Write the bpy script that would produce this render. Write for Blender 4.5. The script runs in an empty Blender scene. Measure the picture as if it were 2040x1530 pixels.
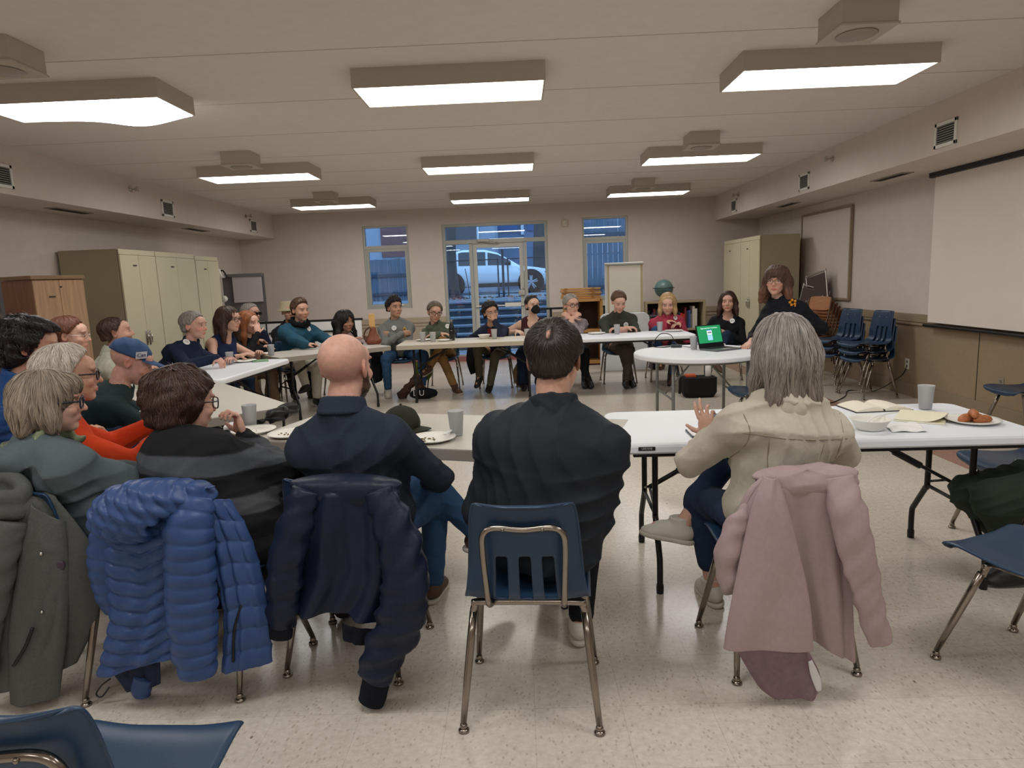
import bpy, bmesh, math, random
import numpy as np
from mathutils import Vector, Matrix

S = bpy.context.scene
C = S.collection
PI = math.pi

# ------------------------------------------------------------------ camera, world, exposure
cam_data = bpy.data.cameras.new('camera')
cam = bpy.data.objects.new('camera', cam_data)
C.objects.link(cam)
S.camera = cam
cam_data.sensor_width = 36.0
cam_data.lens = 23.431
cam_data.clip_start = 0.05
cam_data.clip_end = 200
cam.matrix_world = Matrix(((0.999178, 0.037331, 0.015834, 0.0),
                            (0.009854, 0.155242, -0.987827, 0.0),
                            (-0.039334, 0.987171, 0.154746, 1.49),
                            (0, 0, 0, 1)))

S.view_settings.view_transform = 'Standard'
S.view_settings.look = 'None'
S.view_settings.gamma = 1.0
S.view_settings.use_curve_mapping = False
S.view_settings.exposure = 0.0
S.cycles.use_denoising = True
S.cycles.max_bounces = 8
S.cycles.sample_clamp_indirect = 6.0
S.cycles.caustics_reflective = False
S.cycles.caustics_refractive = False

LAMP = 12.0
world = bpy.data.worlds.new('dusk_sky')
S.world = world
world.use_nodes = True
wn = world.node_tree
bg = wn.nodes['Background']
bg.inputs['Color'].default_value = (0.33, 0.52, 0.80, 1)
bg.inputs['Strength'].default_value = 2.8

# ------------------------------------------------------------------ materials
MATS = {}
def srgb(r, g, b):
    f = lambda c: c / 12.92 if c <= 0.04045 else ((c + 0.055) / 1.055) ** 2.4
    return (f(r / 255), f(g / 255), f(b / 255))

def mat(name, col, rough=0.6, metal=0.0, spec=0.5, noise=0.0, nscale=40.0, bump=0.0, bscale=120.0,
        tint=False, coat=0.0, sheen=0.0, stretch=None, trans=0.0, ior=1.45, alpha=1.0, emit=None, estr=0.0, sss=0.0, wrinkle=0.0, wscale=11.0):
    """one Principled material; noise = colour mottling, bump = fine relief, tint = multiply by the mesh's own colour attribute"""
    if name in MATS:
        return MATS[name]
    m = bpy.data.materials.new(name); m.use_nodes = True
    nt = m.node_tree; N = nt.nodes; L = nt.links
    b = N['Principled BSDF']
    b.inputs['Base Color'].default_value = (*col, 1)
    b.inputs['Roughness'].default_value = rough
    b.inputs['Metallic'].default_value = metal
    b.inputs['Specular IOR Level'].default_value = spec
    b.inputs['IOR'].default_value = ior
    b.inputs['Coat Weight'].default_value = coat
    b.inputs['Sheen Weight'].default_value = sheen
    b.inputs['Transmission Weight'].default_value = trans
    b.inputs['Alpha'].default_value = alpha
    if sss:
        b.inputs['Subsurface Weight'].default_value = sss
        b.inputs['Subsurface Radius'].default_value = (0.012, 0.004, 0.002)
    if emit:
        b.inputs['Emission Color'].default_value = (*emit, 1)
        b.inputs['Emission Strength'].default_value = estr
    tc = N.new('ShaderNodeTexCoord')
    src = tc.outputs['Object']
    if stretch:
        mp = N.new('ShaderNodeMapping'); mp.inputs['Scale'].default_value = stretch
        L.new(src, mp.inputs['Vector']); src = mp.outputs['Vector']
    colout = None
    if noise:
        n = N.new('ShaderNodeTexNoise'); n.inputs['Scale'].default_value = nscale; n.inputs['Detail'].default_value = 4
        L.new(src, n.inputs['Vector'])
        mr = N.new('ShaderNodeMapRange')
        mr.inputs['From Min'].default_value = 0.25; mr.inputs['From Max'].default_value = 0.75
        mr.inputs['To Min'].default_value = 1 - noise; mr.inputs['To Max'].default_value = 1 + noise
        L.new(n.outputs['Fac'], mr.inputs['Value'])
        mx = N.new('ShaderNodeVectorMath'); mx.operation = 'SCALE'
        mx.inputs[0].default_value = col
        L.new(mr.outputs['Result'], mx.inputs['Scale'])
        colout = mx.outputs['Vector']
    if tint:
        at = N.new('ShaderNodeAttribute'); at.attribute_name = 'Col'
        mm = N.new('ShaderNodeVectorMath'); mm.operation = 'MULTIPLY'
        if colout: L.new(colout, mm.inputs[0])
        else: mm.inputs[0].default_value = col
        L.new(at.outputs['Color'], mm.inputs[1])
        colout = mm.outputs['Vector']
    if colout: L.new(colout, b.inputs['Base Color'])
    if bump:
        n2 = N.new('ShaderNodeTexNoise'); n2.inputs['Scale'].default_value = bscale; n2.inputs['Detail'].default_value = 3
        L.new(src, n2.inputs['Vector'])
        bp = N.new('ShaderNodeBump'); bp.inputs['Strength'].default_value = bump; bp.inputs['Distance'].default_value = 0.004
        L.new(n2.outputs['Fac'], bp.inputs['Height']); L.new(bp.outputs['Normal'], b.inputs['Normal'])
        if wrinkle:
            n3 = N.new('ShaderNodeTexNoise'); n3.inputs['Scale'].default_value = wscale; n3.inputs['Detail'].default_value = 1.5; n3.inputs['Distortion'].default_value = 0.6
            L.new(src, n3.inputs['Vector'])
            b3 = N.new('ShaderNodeBump'); b3.inputs['Strength'].default_value = wrinkle; b3.inputs['Distance'].default_value = 0.035
            L.new(n3.outputs['Fac'], b3.inputs['Height']); L.new(b3.outputs['Normal'], bp.inputs['Normal'])
    MATS[name] = m
    return m

# ------------------------------------------------------------------ objects
def mesh_obj(name, V, F, m=None, parent=None, smooth=False, loc=(0, 0, 0), col=None):
    """V: (n,3), F: list of faces or (n,4) array; vertices are given relative to loc"""
    me = bpy.data.meshes.new(name)
    if isinstance(F, np.ndarray):
        V = np.asarray(V, np.float32); k = F.shape[1]
        me.vertices.add(len(V)); me.vertices.foreach_set('co', V.ravel())
        me.loops.add(F.size); me.loops.foreach_set('vertex_index', F.ravel().astype(np.int32))
        me.polygons.add(len(F)); me.polygons.foreach_set('loop_start', (np.arange(len(F)) * k).astype(np.int32))
        me.update(calc_edges=True)
    else:
        me.from_pydata([tuple(map(float, v)) for v in V], [], [tuple(map(int, f)) for f in F])
    if smooth: me.polygons.foreach_set('use_smooth', np.ones(len(me.polygons), bool))
    if col is not None:
        a = me.color_attributes.new('Col', 'FLOAT_COLOR', 'POINT')
        cc = np.ones((len(me.vertices), 4), np.float32); cc[:, :3] = col
        a.data.foreach_set('color', cc.ravel())
    me.validate()
    o = bpy.data.objects.new(name, me); C.objects.link(o)
    if m: me.materials.append(m)
    if parent: o.parent = parent
    o.location = loc
    return o

def empty(name, loc=(0, 0, 0), rz=0.0):
    o = bpy.data.objects.new(name, None); C.objects.link(o)
    o.location = loc; o.rotation_euler = (0, 0, rz); o.empty_display_size = 0.1
    return o

def tag(o, label=None, cat=None, group=None, kind=None):
    if label: o['label'] = label
    if cat: o['category'] = cat
    if group: o['group'] = group
    if kind: o['kind'] = kind
    return o

def copy_tree(o, parent=None, name=None):
    c = o.copy(); C.objects.link(c)
    if parent: c.parent = parent
    for ch in o.children: copy_tree(ch, c)
    return c

class MB:
    """collects shapes into one mesh"""
    def __init__(s): s.V = []; s.F = []; s.n = 0
    def add(s, V, F):
        s.V += [tuple(v) for v in V]; s.F += [tuple(i + s.n for i in f) for f in F]; s.n += len(V); return s
    def box(s, c, d, rz=0.0, bev=0.0, M=None):
        x, y, z = d[0] / 2, d[1] / 2, d[2] / 2
        if bev <= 0:
            V = [(-x, -y, -z), (x, -y, -z), (x, y, -z), (-x, y, -z), (-x, -y, z), (x, -y, z), (x, y, z), (-x, y, z)]
            F = [(0, 3, 2, 1), (4, 5, 6, 7), (0, 1, 5, 4), (1, 2, 6, 5), (2, 3, 7, 6), (3, 0, 4, 7)]
        else:
            bm = bmesh.new(); bmesh.ops.create_cube(bm, size=1)
            bmesh.ops.scale(bm, vec=d, verts=bm.verts)
            bmesh.ops.bevel(bm, geom=bm.edges[:], offset=bev, segments=2, profile=0.6, affect='EDGES')
            bm.verts.index_update()
            V = [tuple(v.co) for v in bm.verts]; F = [tuple(v.index for v in f.verts) for f in bm.faces]; bm.free()
        cs, sn = math.cos(rz), math.sin(rz)
        if M is not None: V = [tuple(M @ Vector(v)) for v in V]
        V = [(c[0] + v[0] * cs - v[1] * sn, c[1] + v[0] * sn + v[1] * cs, c[2] + v[2]) for v in V]
        return s.add(V, F)
    def tube(s, pts, r, n=8, cap=True, flat=1.0):
        P = [Vector(p) for p in pts]
        R = r if isinstance(r, (list, tuple)) else [r] * len(P)
        t0 = (P[1] - P[0]).normalized()
        a = Vector((0, 0, 1)) if abs(t0.z) < 0.9 else Vector((1, 0, 0))
        u = t0.cross(a).normalized()
        V = []; F = []
        for i, p in enumerate(P):
            t = (P[min(i + 1, len(P) - 1)] - P[max(i - 1, 0)]).normalized()
            u = (u - t * u.dot(t)).normalized(); w = t.cross(u)
            for k in range(n):
                an = 2 * PI * k / n
                V.append(tuple(p + (u * math.cos(an) + w * math.sin(an) * flat) * R[i]))
        for i in range(len(P) - 1):
            for k in range(n):
                F.append((i * n + k, i * n + (k + 1) % n, (i + 1) * n + (k + 1) % n, (i + 1) * n + k))
        if cap:
            F.append(tuple(range(n - 1, -1, -1))); F.append(tuple((len(P) - 1) * n + k for k in range(n)))
        return s.add(V, F)
    def lathe(s, prof, c=(0, 0, 0), n=24, cap=True):
        V = []; F = []
        for (r, z) in prof:
            for k in range(n):
                a = 2 * PI * k / n; V.append((c[0] + r * math.cos(a), c[1] + r * math.sin(a), c[2] + z))
        for i in range(len(prof) - 1):
            for k in range(n):
                F.append((i * n + k, i * n + (k + 1) % n, (i + 1) * n + (k + 1) % n, (i + 1) * n + k))
        if cap:
            F.append(tuple(range(n - 1, -1, -1))); F.append(tuple((len(prof) - 1) * n + k for k in range(n)))
        return s.add(V, F)
    def ball(s, c, r, n=12, sc=(1, 1, 1)):
        m = max(4, n // 2)
        prof = [(r * math.sin(PI * i / m) + 1e-5, -r * math.cos(PI * i / m)) for i in range(m + 1)]
        V0 = len(s.V); s.lathe(prof, (0, 0, 0), n)
        for i in range(V0, len(s.V)):
            v = s.V[i]; s.V[i] = (c[0] + v[0] * sc[0], c[1] + v[1] * sc[1], c[2] + v[2] * sc[2])
        return s
    def prism(s, poly, y0, y1, axis='y'):
        """extrude a polygon (a,b) along an axis"""
        k = len(poly)
        mk = {'y': lambda a, b, t: (a, t, b), 'x': lambda a, b, t: (t, a, b), 'z': lambda a, b, t: (a, b, t)}[axis]
        V = [mk(a, b, y0) for a, b in poly] + [mk(a, b, y1) for a, b in poly]
        F = [tuple(range(k)), tuple(range(2 * k - 1, k - 1, -1))] + [(i, i + k, (i + 1) % k + k, (i + 1) % k) for i in range(k)]
        return s.add(V, F)
    def build(s, name, m=None, parent=None, smooth=False, loc=(0, 0, 0), auto=None):
        o = mesh_obj(name, s.V, s.F, m, parent, smooth or auto is not None, loc)
        bm = bmesh.new(); bm.from_mesh(o.data); bmesh.ops.recalc_face_normals(bm, faces=bm.faces); 
        if auto is not None:
            for e in bm.edges:
                if len(e.link_faces) == 2 and e.calc_face_angle(0) > auto: e.smooth = False
        bm.to_mesh(o.data); bm.free()
        return o

def smoothpath(pts, n=6):
    """Catmull-Rom through points"""
    P = [Vector(p) for p in pts]; out = []
    for i in range(len(P) - 1):
        p0 = P[max(i - 1, 0)]; p1 = P[i]; p2 = P[i + 1]; p3 = P[min(i + 2, len(P) - 1)]
        for k in range(n):
            t = k / n
            out.append(0.5 * ((2 * p1) + (p2 - p0) * t + (2 * p0 - 5 * p1 + 4 * p2 - p3) * t * t + (3 * p1 - p0 - 3 * p2 + p3) * t ** 3))
    out.append(P[-1]); return out

def struct(o): o['kind'] = 'structure'; return o

FONT_CACHE = {}
def text_obj(name, body, size, m, parent, loc, rot, depth=0.0004, align='CENTER'):
    cu = bpy.data.curves.new(name, 'FONT'); cu.body = body; cu.size = size; cu.align_x = align; cu.align_y = 'CENTER'; cu.extrude = depth
    t = bpy.data.objects.new(name, cu); C.objects.link(t)
    dg = bpy.context.evaluated_depsgraph_get()
    me = bpy.data.meshes.new_from_object(t.evaluated_get(dg))
    bpy.data.objects.remove(t)
    me.materials.clear(); me.materials.append(m)
    o = bpy.data.objects.new(name, me); C.objects.link(o)
    o.parent = parent; o.location = loc; o.rotation_euler = rot
    return o

# ------------------------------------------------------------------ smooth solid modelling (distance fields turned into one continuous surface)
f32 = np.float32
def va(*a): return np.array(a, np.float64)
def nrm(v): v = np.asarray(v, float); return v / (np.linalg.norm(v) + 1e-12)

class Field:
    def __init__(s, lo, hi, h):
        s.lo = np.asarray(lo, float); s.h = h
        s.n = np.maximum(((np.asarray(hi, float) - s.lo) / h).astype(int) + 1, 4)
        s.F = np.full(tuple(s.n), 0.12, f32)
    def slc(s, lo, hi):
        a = np.clip(np.floor((np.asarray(lo) - s.lo) / s.h).astype(int), 0, s.n)
        b = np.clip(np.ceil((np.asarray(hi) - s.lo) / s.h).astype(int) + 1, 0, s.n)
        if np.any(b - a < 1): return None
        sl = tuple(slice(i, j) for i, j in zip(a, b))
        ax = [(s.lo[i] + s.h * np.arange(a[i], b[i])).astype(f32) for i in range(3)]
        return sl, ax[0][:, None, None], ax[1][None, :, None], ax[2][None, None, :]
    def put(s, sl, d, k, sub=False):
        A = s.F[sl]
        if sub:
            d = -d
            if k > 0:
                hh = np.maximum(k - np.abs(A - d), 0) ; s.F[sl] = np.maximum(A, d) + hh * hh * (0.25 / k)
            else: s.F[sl] = np.maximum(A, d)
        else:
            if k > 0:
                hh = np.maximum(k - np.abs(A - d), 0); s.F[sl] = np.minimum(A, d) - hh * hh * (0.25 / k)
            else: s.F[sl] = np.minimum(A, d)
    def cone(s, a, b, ra, rb, k=0.02, flat=None, sub=False):
        a = np.asarray(a, float); b = np.asarray(b, float); m = max(ra, rb) + k + 3 * s.h + 0.005
        q = s.slc(np.minimum(a, b) - m, np.maximum(a, b) + m)
        if q is None: return
        sl, X, Y, Z = q
        px, py, pz = X - f32(a[0]), Y - f32(a[1]), Z - f32(a[2]); ba = b - a
        if flat is not None:
            n, sc = nrm(flat[0]), flat[1]
            c = (px * f32(n[0]) + py * f32(n[1]) + pz * f32(n[2])) * f32(sc - 1)
            px = px + c * f32(n[0]); py = py + c * f32(n[1]); pz = pz + c * f32(n[2])
            ba = ba + n * (ba @ n) * (sc - 1)
        L2 = max(ba @ ba, 1e-9)
        t = np.clip((px * f32(ba[0]) + py * f32(ba[1]) + pz * f32(ba[2])) / f32(L2), 0, 1)
        d = np.sqrt((px - t * f32(ba[0])) ** 2 + (py - t * f32(ba[1])) ** 2 + (pz - t * f32(ba[2])) ** 2) - (f32(ra) + t * f32(rb - ra))
        s.put(sl, d.astype(f32), k, sub)
    def ell(s, c, r, R=None, k=0.02, sub=False):
        c = np.asarray(c, float); R = np.eye(3) if R is None else R; r = np.asarray(r, float)
        ext = np.sqrt(((R * r[None, :]) ** 2).sum(1)) + k + 3 * s.h + 0.005
        q = s.slc(c - ext, c + ext)
        if q is None: return
        sl, X, Y, Z = q
        qx, qy, qz = s.local(X, Y, Z, c, R)
        k0 = np.sqrt((qx / f32(r[0])) ** 2 + (qy / f32(r[1])) ** 2 + (qz / f32(r[2])) ** 2)
        k1 = np.sqrt((qx / f32(r[0] ** 2)) ** 2 + (qy / f32(r[1] ** 2)) ** 2 + (qz / f32(r[2] ** 2)) ** 2)
        d = k0 * (k0 - 1) / np.maximum(k1, 1e-6)
        s.put(sl, d.astype(f32), k, sub)
    @staticmethod
    def local(X, Y, Z, c, R):
        px, py, pz = X - f32(c[0]), Y - f32(c[1]), Z - f32(c[2])
        return tuple(px * f32(R[0, i]) + py * f32(R[1, i]) + pz * f32(R[2, i]) for i in range(3))
    def cut(s, c, R, ext, fn, k=0.01):
        """intersect with fn(local)<0 inside a box of half size ext"""
        q = s.slc(np.asarray(c) - ext, np.asarray(c) + ext)
        if q is None: return
        sl, X, Y, Z = q
        d = fn(*s.local(X, Y, Z, c, R))
        s.put(sl, (-d).astype(f32) + np.zeros_like(s.F[sl]), k, True)
    def displace(s, fn, band=0.03):
        I = np.argwhere(np.abs(s.F) < band)
        if len(I) == 0: return
        P = s.lo + I * s.h
        s.F[I[:, 0], I[:, 1], I[:, 2]] += fn(P).astype(f32)
    def sample(s, P):
        g = (P - s.lo) / s.h; g = np.clip(g, 0, s.n - 1.001); i = np.floor(g).astype(int); t = g - i
        F = s.F; r = 0
        for a in (0, 1):
            for b in (0, 1):
                for c in (0, 1):
                    w = (t[:, 0] if a else 1 - t[:, 0]) * (t[:, 1] if b else 1 - t[:, 1]) * (t[:, 2] if c else 1 - t[:, 2])
                    r = r + w * F[i[:, 0] + a, i[:, 1] + b, i[:, 2] + c]
        return r
    def grad(s, P):
        e = s.h; G = np.stack([s.sample(P + d) - s.sample(P - d) for d in np.eye(3) * e], 1)
        return G / (np.linalg.norm(G, axis=1, keepdims=True) + 1e-9)
    def surf_point(s, p, d, n=200):
        """march outwards from p along d to the surface; returns point, normal"""
        d = nrm(d); ts = np.arange(n) * s.h * 0.5; P = np.asarray(p) + ts[:, None] * d
        v = s.sample(P); out = np.nonzero(v > 0)[0]
        i = max(out[0] - 1, 0) if len(out) else 0
        q = P[i:i + 1] + d * s.h * 0.4
        return q[0], s.grad(q)[0]
    def mesh(s):
        F = s.F; F[0] = F[-1] = 0.1; F[:, 0] = F[:, -1] = 0.1; F[:, :, 0] = F[:, :, -1] = 0.1
        I = (F < 0)
        cs = [(a, b, c) for a in (0, 1) for b in (0, 1) for c in (0, 1)]
        n = s.n
        cnt = np.zeros(tuple(n - 1), np.int8)
        for a, b, c in cs: cnt += I[a:n[0] - 1 + a, b:n[1] - 1 + b, c:n[2] - 1 + c]
        act = (cnt > 0) & (cnt < 8)
        A = np.argwhere(act); vid = np.full(tuple(n - 1), -1, np.int32); vid[act] = np.arange(len(A))
        val = {k: F[A[:, 0] + k[0], A[:, 1] + k[1], A[:, 2] + k[2]] for k in cs}
        sm = np.zeros((len(A), 3)); ct = np.zeros(len(A))
        for p in cs:
            for ax in range(3):
                if p[ax]: continue
                q = list(p); q[ax] = 1; q = tuple(q)
                fa, fb = val[p], val[q]; m = (fa < 0) != (fb < 0)
                t = np.where(m, fa / np.where(m, fa - fb, 1), 0)
                pos = np.array(p, float)[None, :] + np.zeros((len(A), 3)); pos[:, ax] += t
                sm += pos * m[:, None]; ct += m
        V = s.lo + (A + sm / np.maximum(ct, 1)[:, None]) * s.h
        Q = []
        for ax in range(3):
            o = [i for i in range(3) if i != ax]
            sl0 = [slice(1, -1)] * 3; sl0[ax] = slice(0, -1); sl1 = [slice(1, -1)] * 3; sl1[ax] = slice(1, None)
            I0, I1 = I[tuple(sl0)], I[tuple(sl1)]
            E = np.argwhere(I0 != I1); flip = I0[E[:, 0], E[:, 1], E[:, 2]]
            G = E.copy(); G[:, o[0]] += 1; G[:, o[1]] += 1
            def cell(d0, d1):
                H = G.copy(); H[:, o[0]] -= d0; H[:, o[1]] -= d1; return vid[H[:, 0], H[:, 1], H[:, 2]]
            q = np.stack([cell(1, 1), cell(0, 1), cell(0, 0), cell(1, 0)], 1)
            if ax == 1: flip = ~flip
            q[~flip] = q[~flip][:, ::-1]
            Q.append(q)
        return V, np.concatenate(Q)

def folds(seed, amp, freq=22.0, squash=(1, 1, 1)):
    rs = np.random.RandomState(seed)
    ds = [nrm(rs.normal(size=3) * np.array(squash)) for _ in range(4)]; es = [rs.normal(size=3) * freq * 0.28 for _ in range(4)]; ph = rs.uniform(0, 6, 8)
    def fn(P):
        r = 0
        for i in range(4):
            x = P @ ds[i] * freq * 1.5 * (0.6 + 0.35 * i) + 2.2 * np.sin(P @ es[i] + ph[i])
            r = r + (0.45 - np.abs(np.sin(x + ph[i + 4])) ** 0.7) * np.clip(0.35 + 0.9 * np.sin(P @ es[(i + 1) % 4] * 1.1 + ph[i]), 0, 1) * (0.8 ** i)
        return -r * amp * 1.7
    return fn

# ------------------------------------------------------------------ people
SKIN = {}
def ik(A, W, l1, l2, hint):
    A = np.asarray(A, float); W = np.asarray(W, float); d = W - A; D = np.linalg.norm(d); mx = (l1 + l2) * 0.995
    if D > mx: W = A + d / D * mx; D = mx
    D = max(D, abs(l1 - l2) + 0.02); u = d / np.linalg.norm(d)
    a = (l1 * l1 - l2 * l2 + D * D) / (2 * D); h = math.sqrt(max(l1 * l1 - a * a, 0))
    p = np.asarray(hint, float); p = nrm(p - u * (p @ u))
    return A + u * a + p * h, W

def hand(F, w, d, n, side, curl=0.35, s=1.0, spread=0.12, thumb=None, grow=0.0):
    """palm with five separate bent fingers; w wrist, d along the fingers, n out of the palm, side = +1 when the thumb lies towards d x n"""
    d = nrm(d); n = nrm(n - d * (n @ d)) if abs(np.dot(n, d)) < 0.98 else nrm(np.cross(d, va(0.3, 0.2, 1))); a = np.cross(d, n) * side
    P = lambda x, y, z=0: w + (a * x + d * y + n * z) * s
    R = np.stack([a, d, n], 1)
    F.ell(P(0, 0.046), va(0.041, 0.052, 0.0155) * s + grow, R, k=0.008)
    F.cone(P(0, -0.01), P(0, 0.03), 0.024 * s, 0.022 * s, k=0.012, flat=(n, 1.35))
    F.ell(P(0.022, 0.035, 0.008), va(0.017, 0.03, 0.014) * s, R, k=0.008)
    F.ell(P(-0.026, 0.035, 0.006), va(0.012, 0.03, 0.012) * s, R, k=0.008)
    curls = curl if isinstance(curl, (list, tuple)) else [curl, curl * 1.08, curl * 1.15, curl * 1.25]
    for i, (x, y, L) in enumerate(((0.029, 0.088, 0.070), (0.0095, 0.093, 0.078), (-0.0105, 0.09, 0.072), (-0.029, 0.081, 0.056))):
        b = P(x, y, 0.001); dirv = nrm(d + a * spread * (1.5 - i) * 0.6); ang = 0
        segs = (0.44, 0.31, 0.25); r0 = (0.0088 if i < 3 else 0.0076) * s
        for j, q in enumerate(segs):
            ang += curls[i] * (0.9, 1.15, 0.8)[j]
            v = dirv * math.cos(ang) + n * math.sin(ang); e = b + v * L * q * s
            F.cone(b, e, r0 * (1 - 0.08 * j), r0 * (1 - 0.08 * (j + 1)), k=0.004 if j else 0.006); b = e
    th = (0.75, 0.55, 0.35) if thumb is None else thumb
    b = P(0.03, 0.022, 0.004); v = nrm(a * th[0] + d * th[1] + n * th[2])
    e = b + v * 0.043 * s; F.cone(b, e, 0.0125 * s, 0.0105 * s, k=0.008)
    v2 = nrm(v + d * 0.45); e2 = e + v2 * 0.032 * s; F.cone(e, e2, 0.0102 * s, 0.0075 * s, k=0.004)

def head_prims(F, c, R, s, o):
    P = lambda x, y, z: c + R @ (va(x, y, z) * s)
    E = lambda x, y, z, rx, ry, rz, k=0.015, sub=False, Rl=None: F.ell(P(x, y, z), va(rx, ry, rz) * s, R if Rl is None else R @ Rl, k * s, sub)
    fw = o.get('facew', 1.0)
    E(0, -0.02, 0.035, 0.076, 0.098, 0.084)
    E(0, 0.028, -0.018, 0.063 * fw, 0.068, 0.088, 0.02)
    E(0, 0.032, -0.058, 0.052 * fw * o.get('jaw', 1.0), 0.052, 0.045, 0.02)
    E(0, 0.066, -0.094, 0.024, 0.022, 0.018, 0.02)
    E(0, 0.062, 0.045, 0.055, 0.035, 0.038, 0.02)
    for sx in (-1, 1):
        E(sx * 0.031, 0.105, 0.008, 0.021, 0.022, 0.014, 0.012, True)
        E(sx * 0.033, 0.0755, 0.006, 0.0175, 0.0150, 0.0125, 0.004)
        E(sx * 0.031, 0.088, 0.030, 0.024, 0.010, 0.0075, 0.010)
        E(sx * 0.040, 0.068, -0.026, 0.022, 0.022, 0.02, 0.015)
        # ear
        a = sx * 0.35; Re = np.array([[math.cos(a), -math.sin(a), 0], [math.sin(a), math.cos(a), 0], [0, 0, 1]])
        E(sx * 0.077, -0.012, -0.002, 0.008, 0.019, 0.031, 0.006, False, Re)
        E(sx * 0.083, -0.010, 0.001, 0.006, 0.011, 0.019, 0.004, True, Re)
    nl = o.get('nose', 1.0)
    F.cone(P(0, 0.088, 0.018), P(0, 0.090 + 0.022 * nl, -0.026), 0.0075 * s, 0.0105 * s, 0.012 * s)
    for sx in (-1, 1): E(sx * 0.0115, 0.094, -0.030, 0.0085, 0.011, 0.0085, 0.008)
    # mouth
    E(0, 0.086, -0.060, 0.024, 0.014, 0.010, 0.010)
    E(0, 0.0925, -0.0565, 0.019, 0.008, 0.0048, 0.004); E(0, 0.0915, -0.0665, 0.017, 0.008, 0.0055, 0.004)
    F.cone(P(-0.021, 0.0975, -0.0615), P(0.021, 0.0975, -0.0615), 0.0022 * s, 0.0022 * s, 0.004 * s, sub=True)

def hair_base(F, c, R, s, kind, o, seed):
    P = lambda x, y, z: c + R @ (va(x, y, z) * s)
    E = lambda x, y, z, rx, ry, rz, k=0.02, sub=False: F.ell(P(x, y, z), va(rx, ry, rz) * s, R, k * s, sub)
    t = o.get('thick', 0.012)
    E(0, -0.02, 0.037, 0.076 + t, 0.098 + t, 0.084 + t)
    zl = o.get('line', ((-0.12, -0.075), (-0.07, -0.065), (-0.035, -0.04), (-0.015, 0.0), (0.008, 0.015), (0.03, 0.045), (0.05, 0.078), (0.075, 0.092), (0.12, 0.105)))
    ys = [a for a, b in zl]; zs = [b for a, b in zl]
    if kind in ('short', 'curly'):
        E(0, -0.06, -0.03, 0.066 + t * 0.6, 0.052 + t * 0.6, 0.06)
        if o.get('top'): E(o.get('topx', 0), 0.02, 0.095, 0.06, 0.075, o['top'], 0.03)
        F.cut(c, R, 0.2 * s, lambda x, y, z: np.interp(y / s, ys, zs).astype(f32) * f32(s) - z - f32(o.get('vee', 0.0)) * np.abs(x), 0.012 * s)
        if o.get('ears', True):
            for sx in (-1, 1): E(sx * 0.085, -0.008, -0.005, 0.016, 0.026, 0.034, 0.008, True)
    else:
        L = o.get('len', 0.12); w = o.get('wide', 0.0)
        E(0, -0.05, -0.02, 0.082 + t + w, 0.07 + t, 0.09)
        for sx in (-1, 1):
            F.cone(P(sx * 0.07, -0.01, 0.03), P(sx * (0.078 + w), 0.004, -L * 0.6), 0.028 * s, 0.024 * s, 0.03 * s, flat=(R[:, 0], 1.2))
            F.cone(P(sx * (0.078 + w), 0.004, -L * 0.6), P(sx * (0.075 + w * 1.6), 0.012 + o.get('fwd', 0.0), -L), 0.026 * s, 0.016 * s, 0.03 * s, flat=(R[:, 0], 1.2))
            F.cone(P(sx * 0.045, -0.075, 0.0), P(sx * (0.055 + w), -0.085, -L), 0.045 * s, 0.03 * s, 0.03 * s, flat=(R[:, 1], 1.3))
        F.cone(P(0, -0.08, 0.0), P(0, -0.09, -L * 1.04), 0.05 * s, 0.034 * s, 0.03 * s, flat=(R[:, 1], 1.3))
        # face opening
        hl = o.get('hairline', 0.075); fo = o.get('open', 0.066)
        F.cut(c, R, 0.42 * s + L * s, lambda x, y, z: -((np.sqrt((x / f32(fo * s)) ** 2 + ((z - f32((hl - 0.13) * s)) / f32(0.13 * s)) ** 2) - 1) * f32(0.06 * s) + np.where(y > f32(0.035 * s), f32(0), (f32(0.035 * s) - y))), 0.01 * s)
        for sx in (-1, 1): E(sx * 0.02, 0.06, -L - 0.06, 0.05, 0.08, 0.06, 0.02, True)
        if o.get('bangs'):
            E(0, 0.062, 0.072, 0.066, 0.042, 0.040, 0.02)
    if o.get('bun'): E(*o['bun'][:3], *[o['bun'][3]] * 3, 0.02)
    a = o.get('lump', 0.003); fr = o.get('freq', 60)
    if kind == 'short':
        def fade(Q):
            q = (Q - c) @ R / s; r = t * s * o.get('fade', 0.95) * np.clip((0.035 - q[:, 2]) / 0.085, 0, 1) * (q[:, 1] < 0.05) + t * s * 0.7 * np.clip((q[:, 1] - 0.045) / 0.045, 0, 1)
            if o.get('spot'): r = r + 0.017 * s * np.exp(-((q[:, 0]) / 0.030) ** 2 - ((q[:, 1] + 0.112) / 0.036) ** 2 - ((q[:, 2] - 0.072) / 0.036) ** 2)
            return r
        F.displace(fade, 0.04)
    rs = np.random.RandomState(seed); D = rs.normal(size=(5, 3)); ph = rs.uniform(0, 6, 5)
    if kind == 'curly':
        F.displace(lambda Q: a * sum(np.sin(Q @ nrm(D[i]) * fr * (1 + 0.3 * i) + ph[i]) for i in range(5)) * 0.6)
    else:
        def fn(Q):
            q = (Q - c) @ R; an = np.arctan2(q[:, 0], -(q[:, 1] + 0.0)); zz = q[:, 2]
            return a * (np.sin(an * 17 + 9 * zz / 0.2 + 2 * np.sin(zz * 40) + ph[0]) + 0.7 * np.sin(an * 31 - zz * 30 + ph[1]) + 0.5 * np.sin(an * 53 + 20 * zz + ph[2])) * 0.55
        F.displace(fn)

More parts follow.
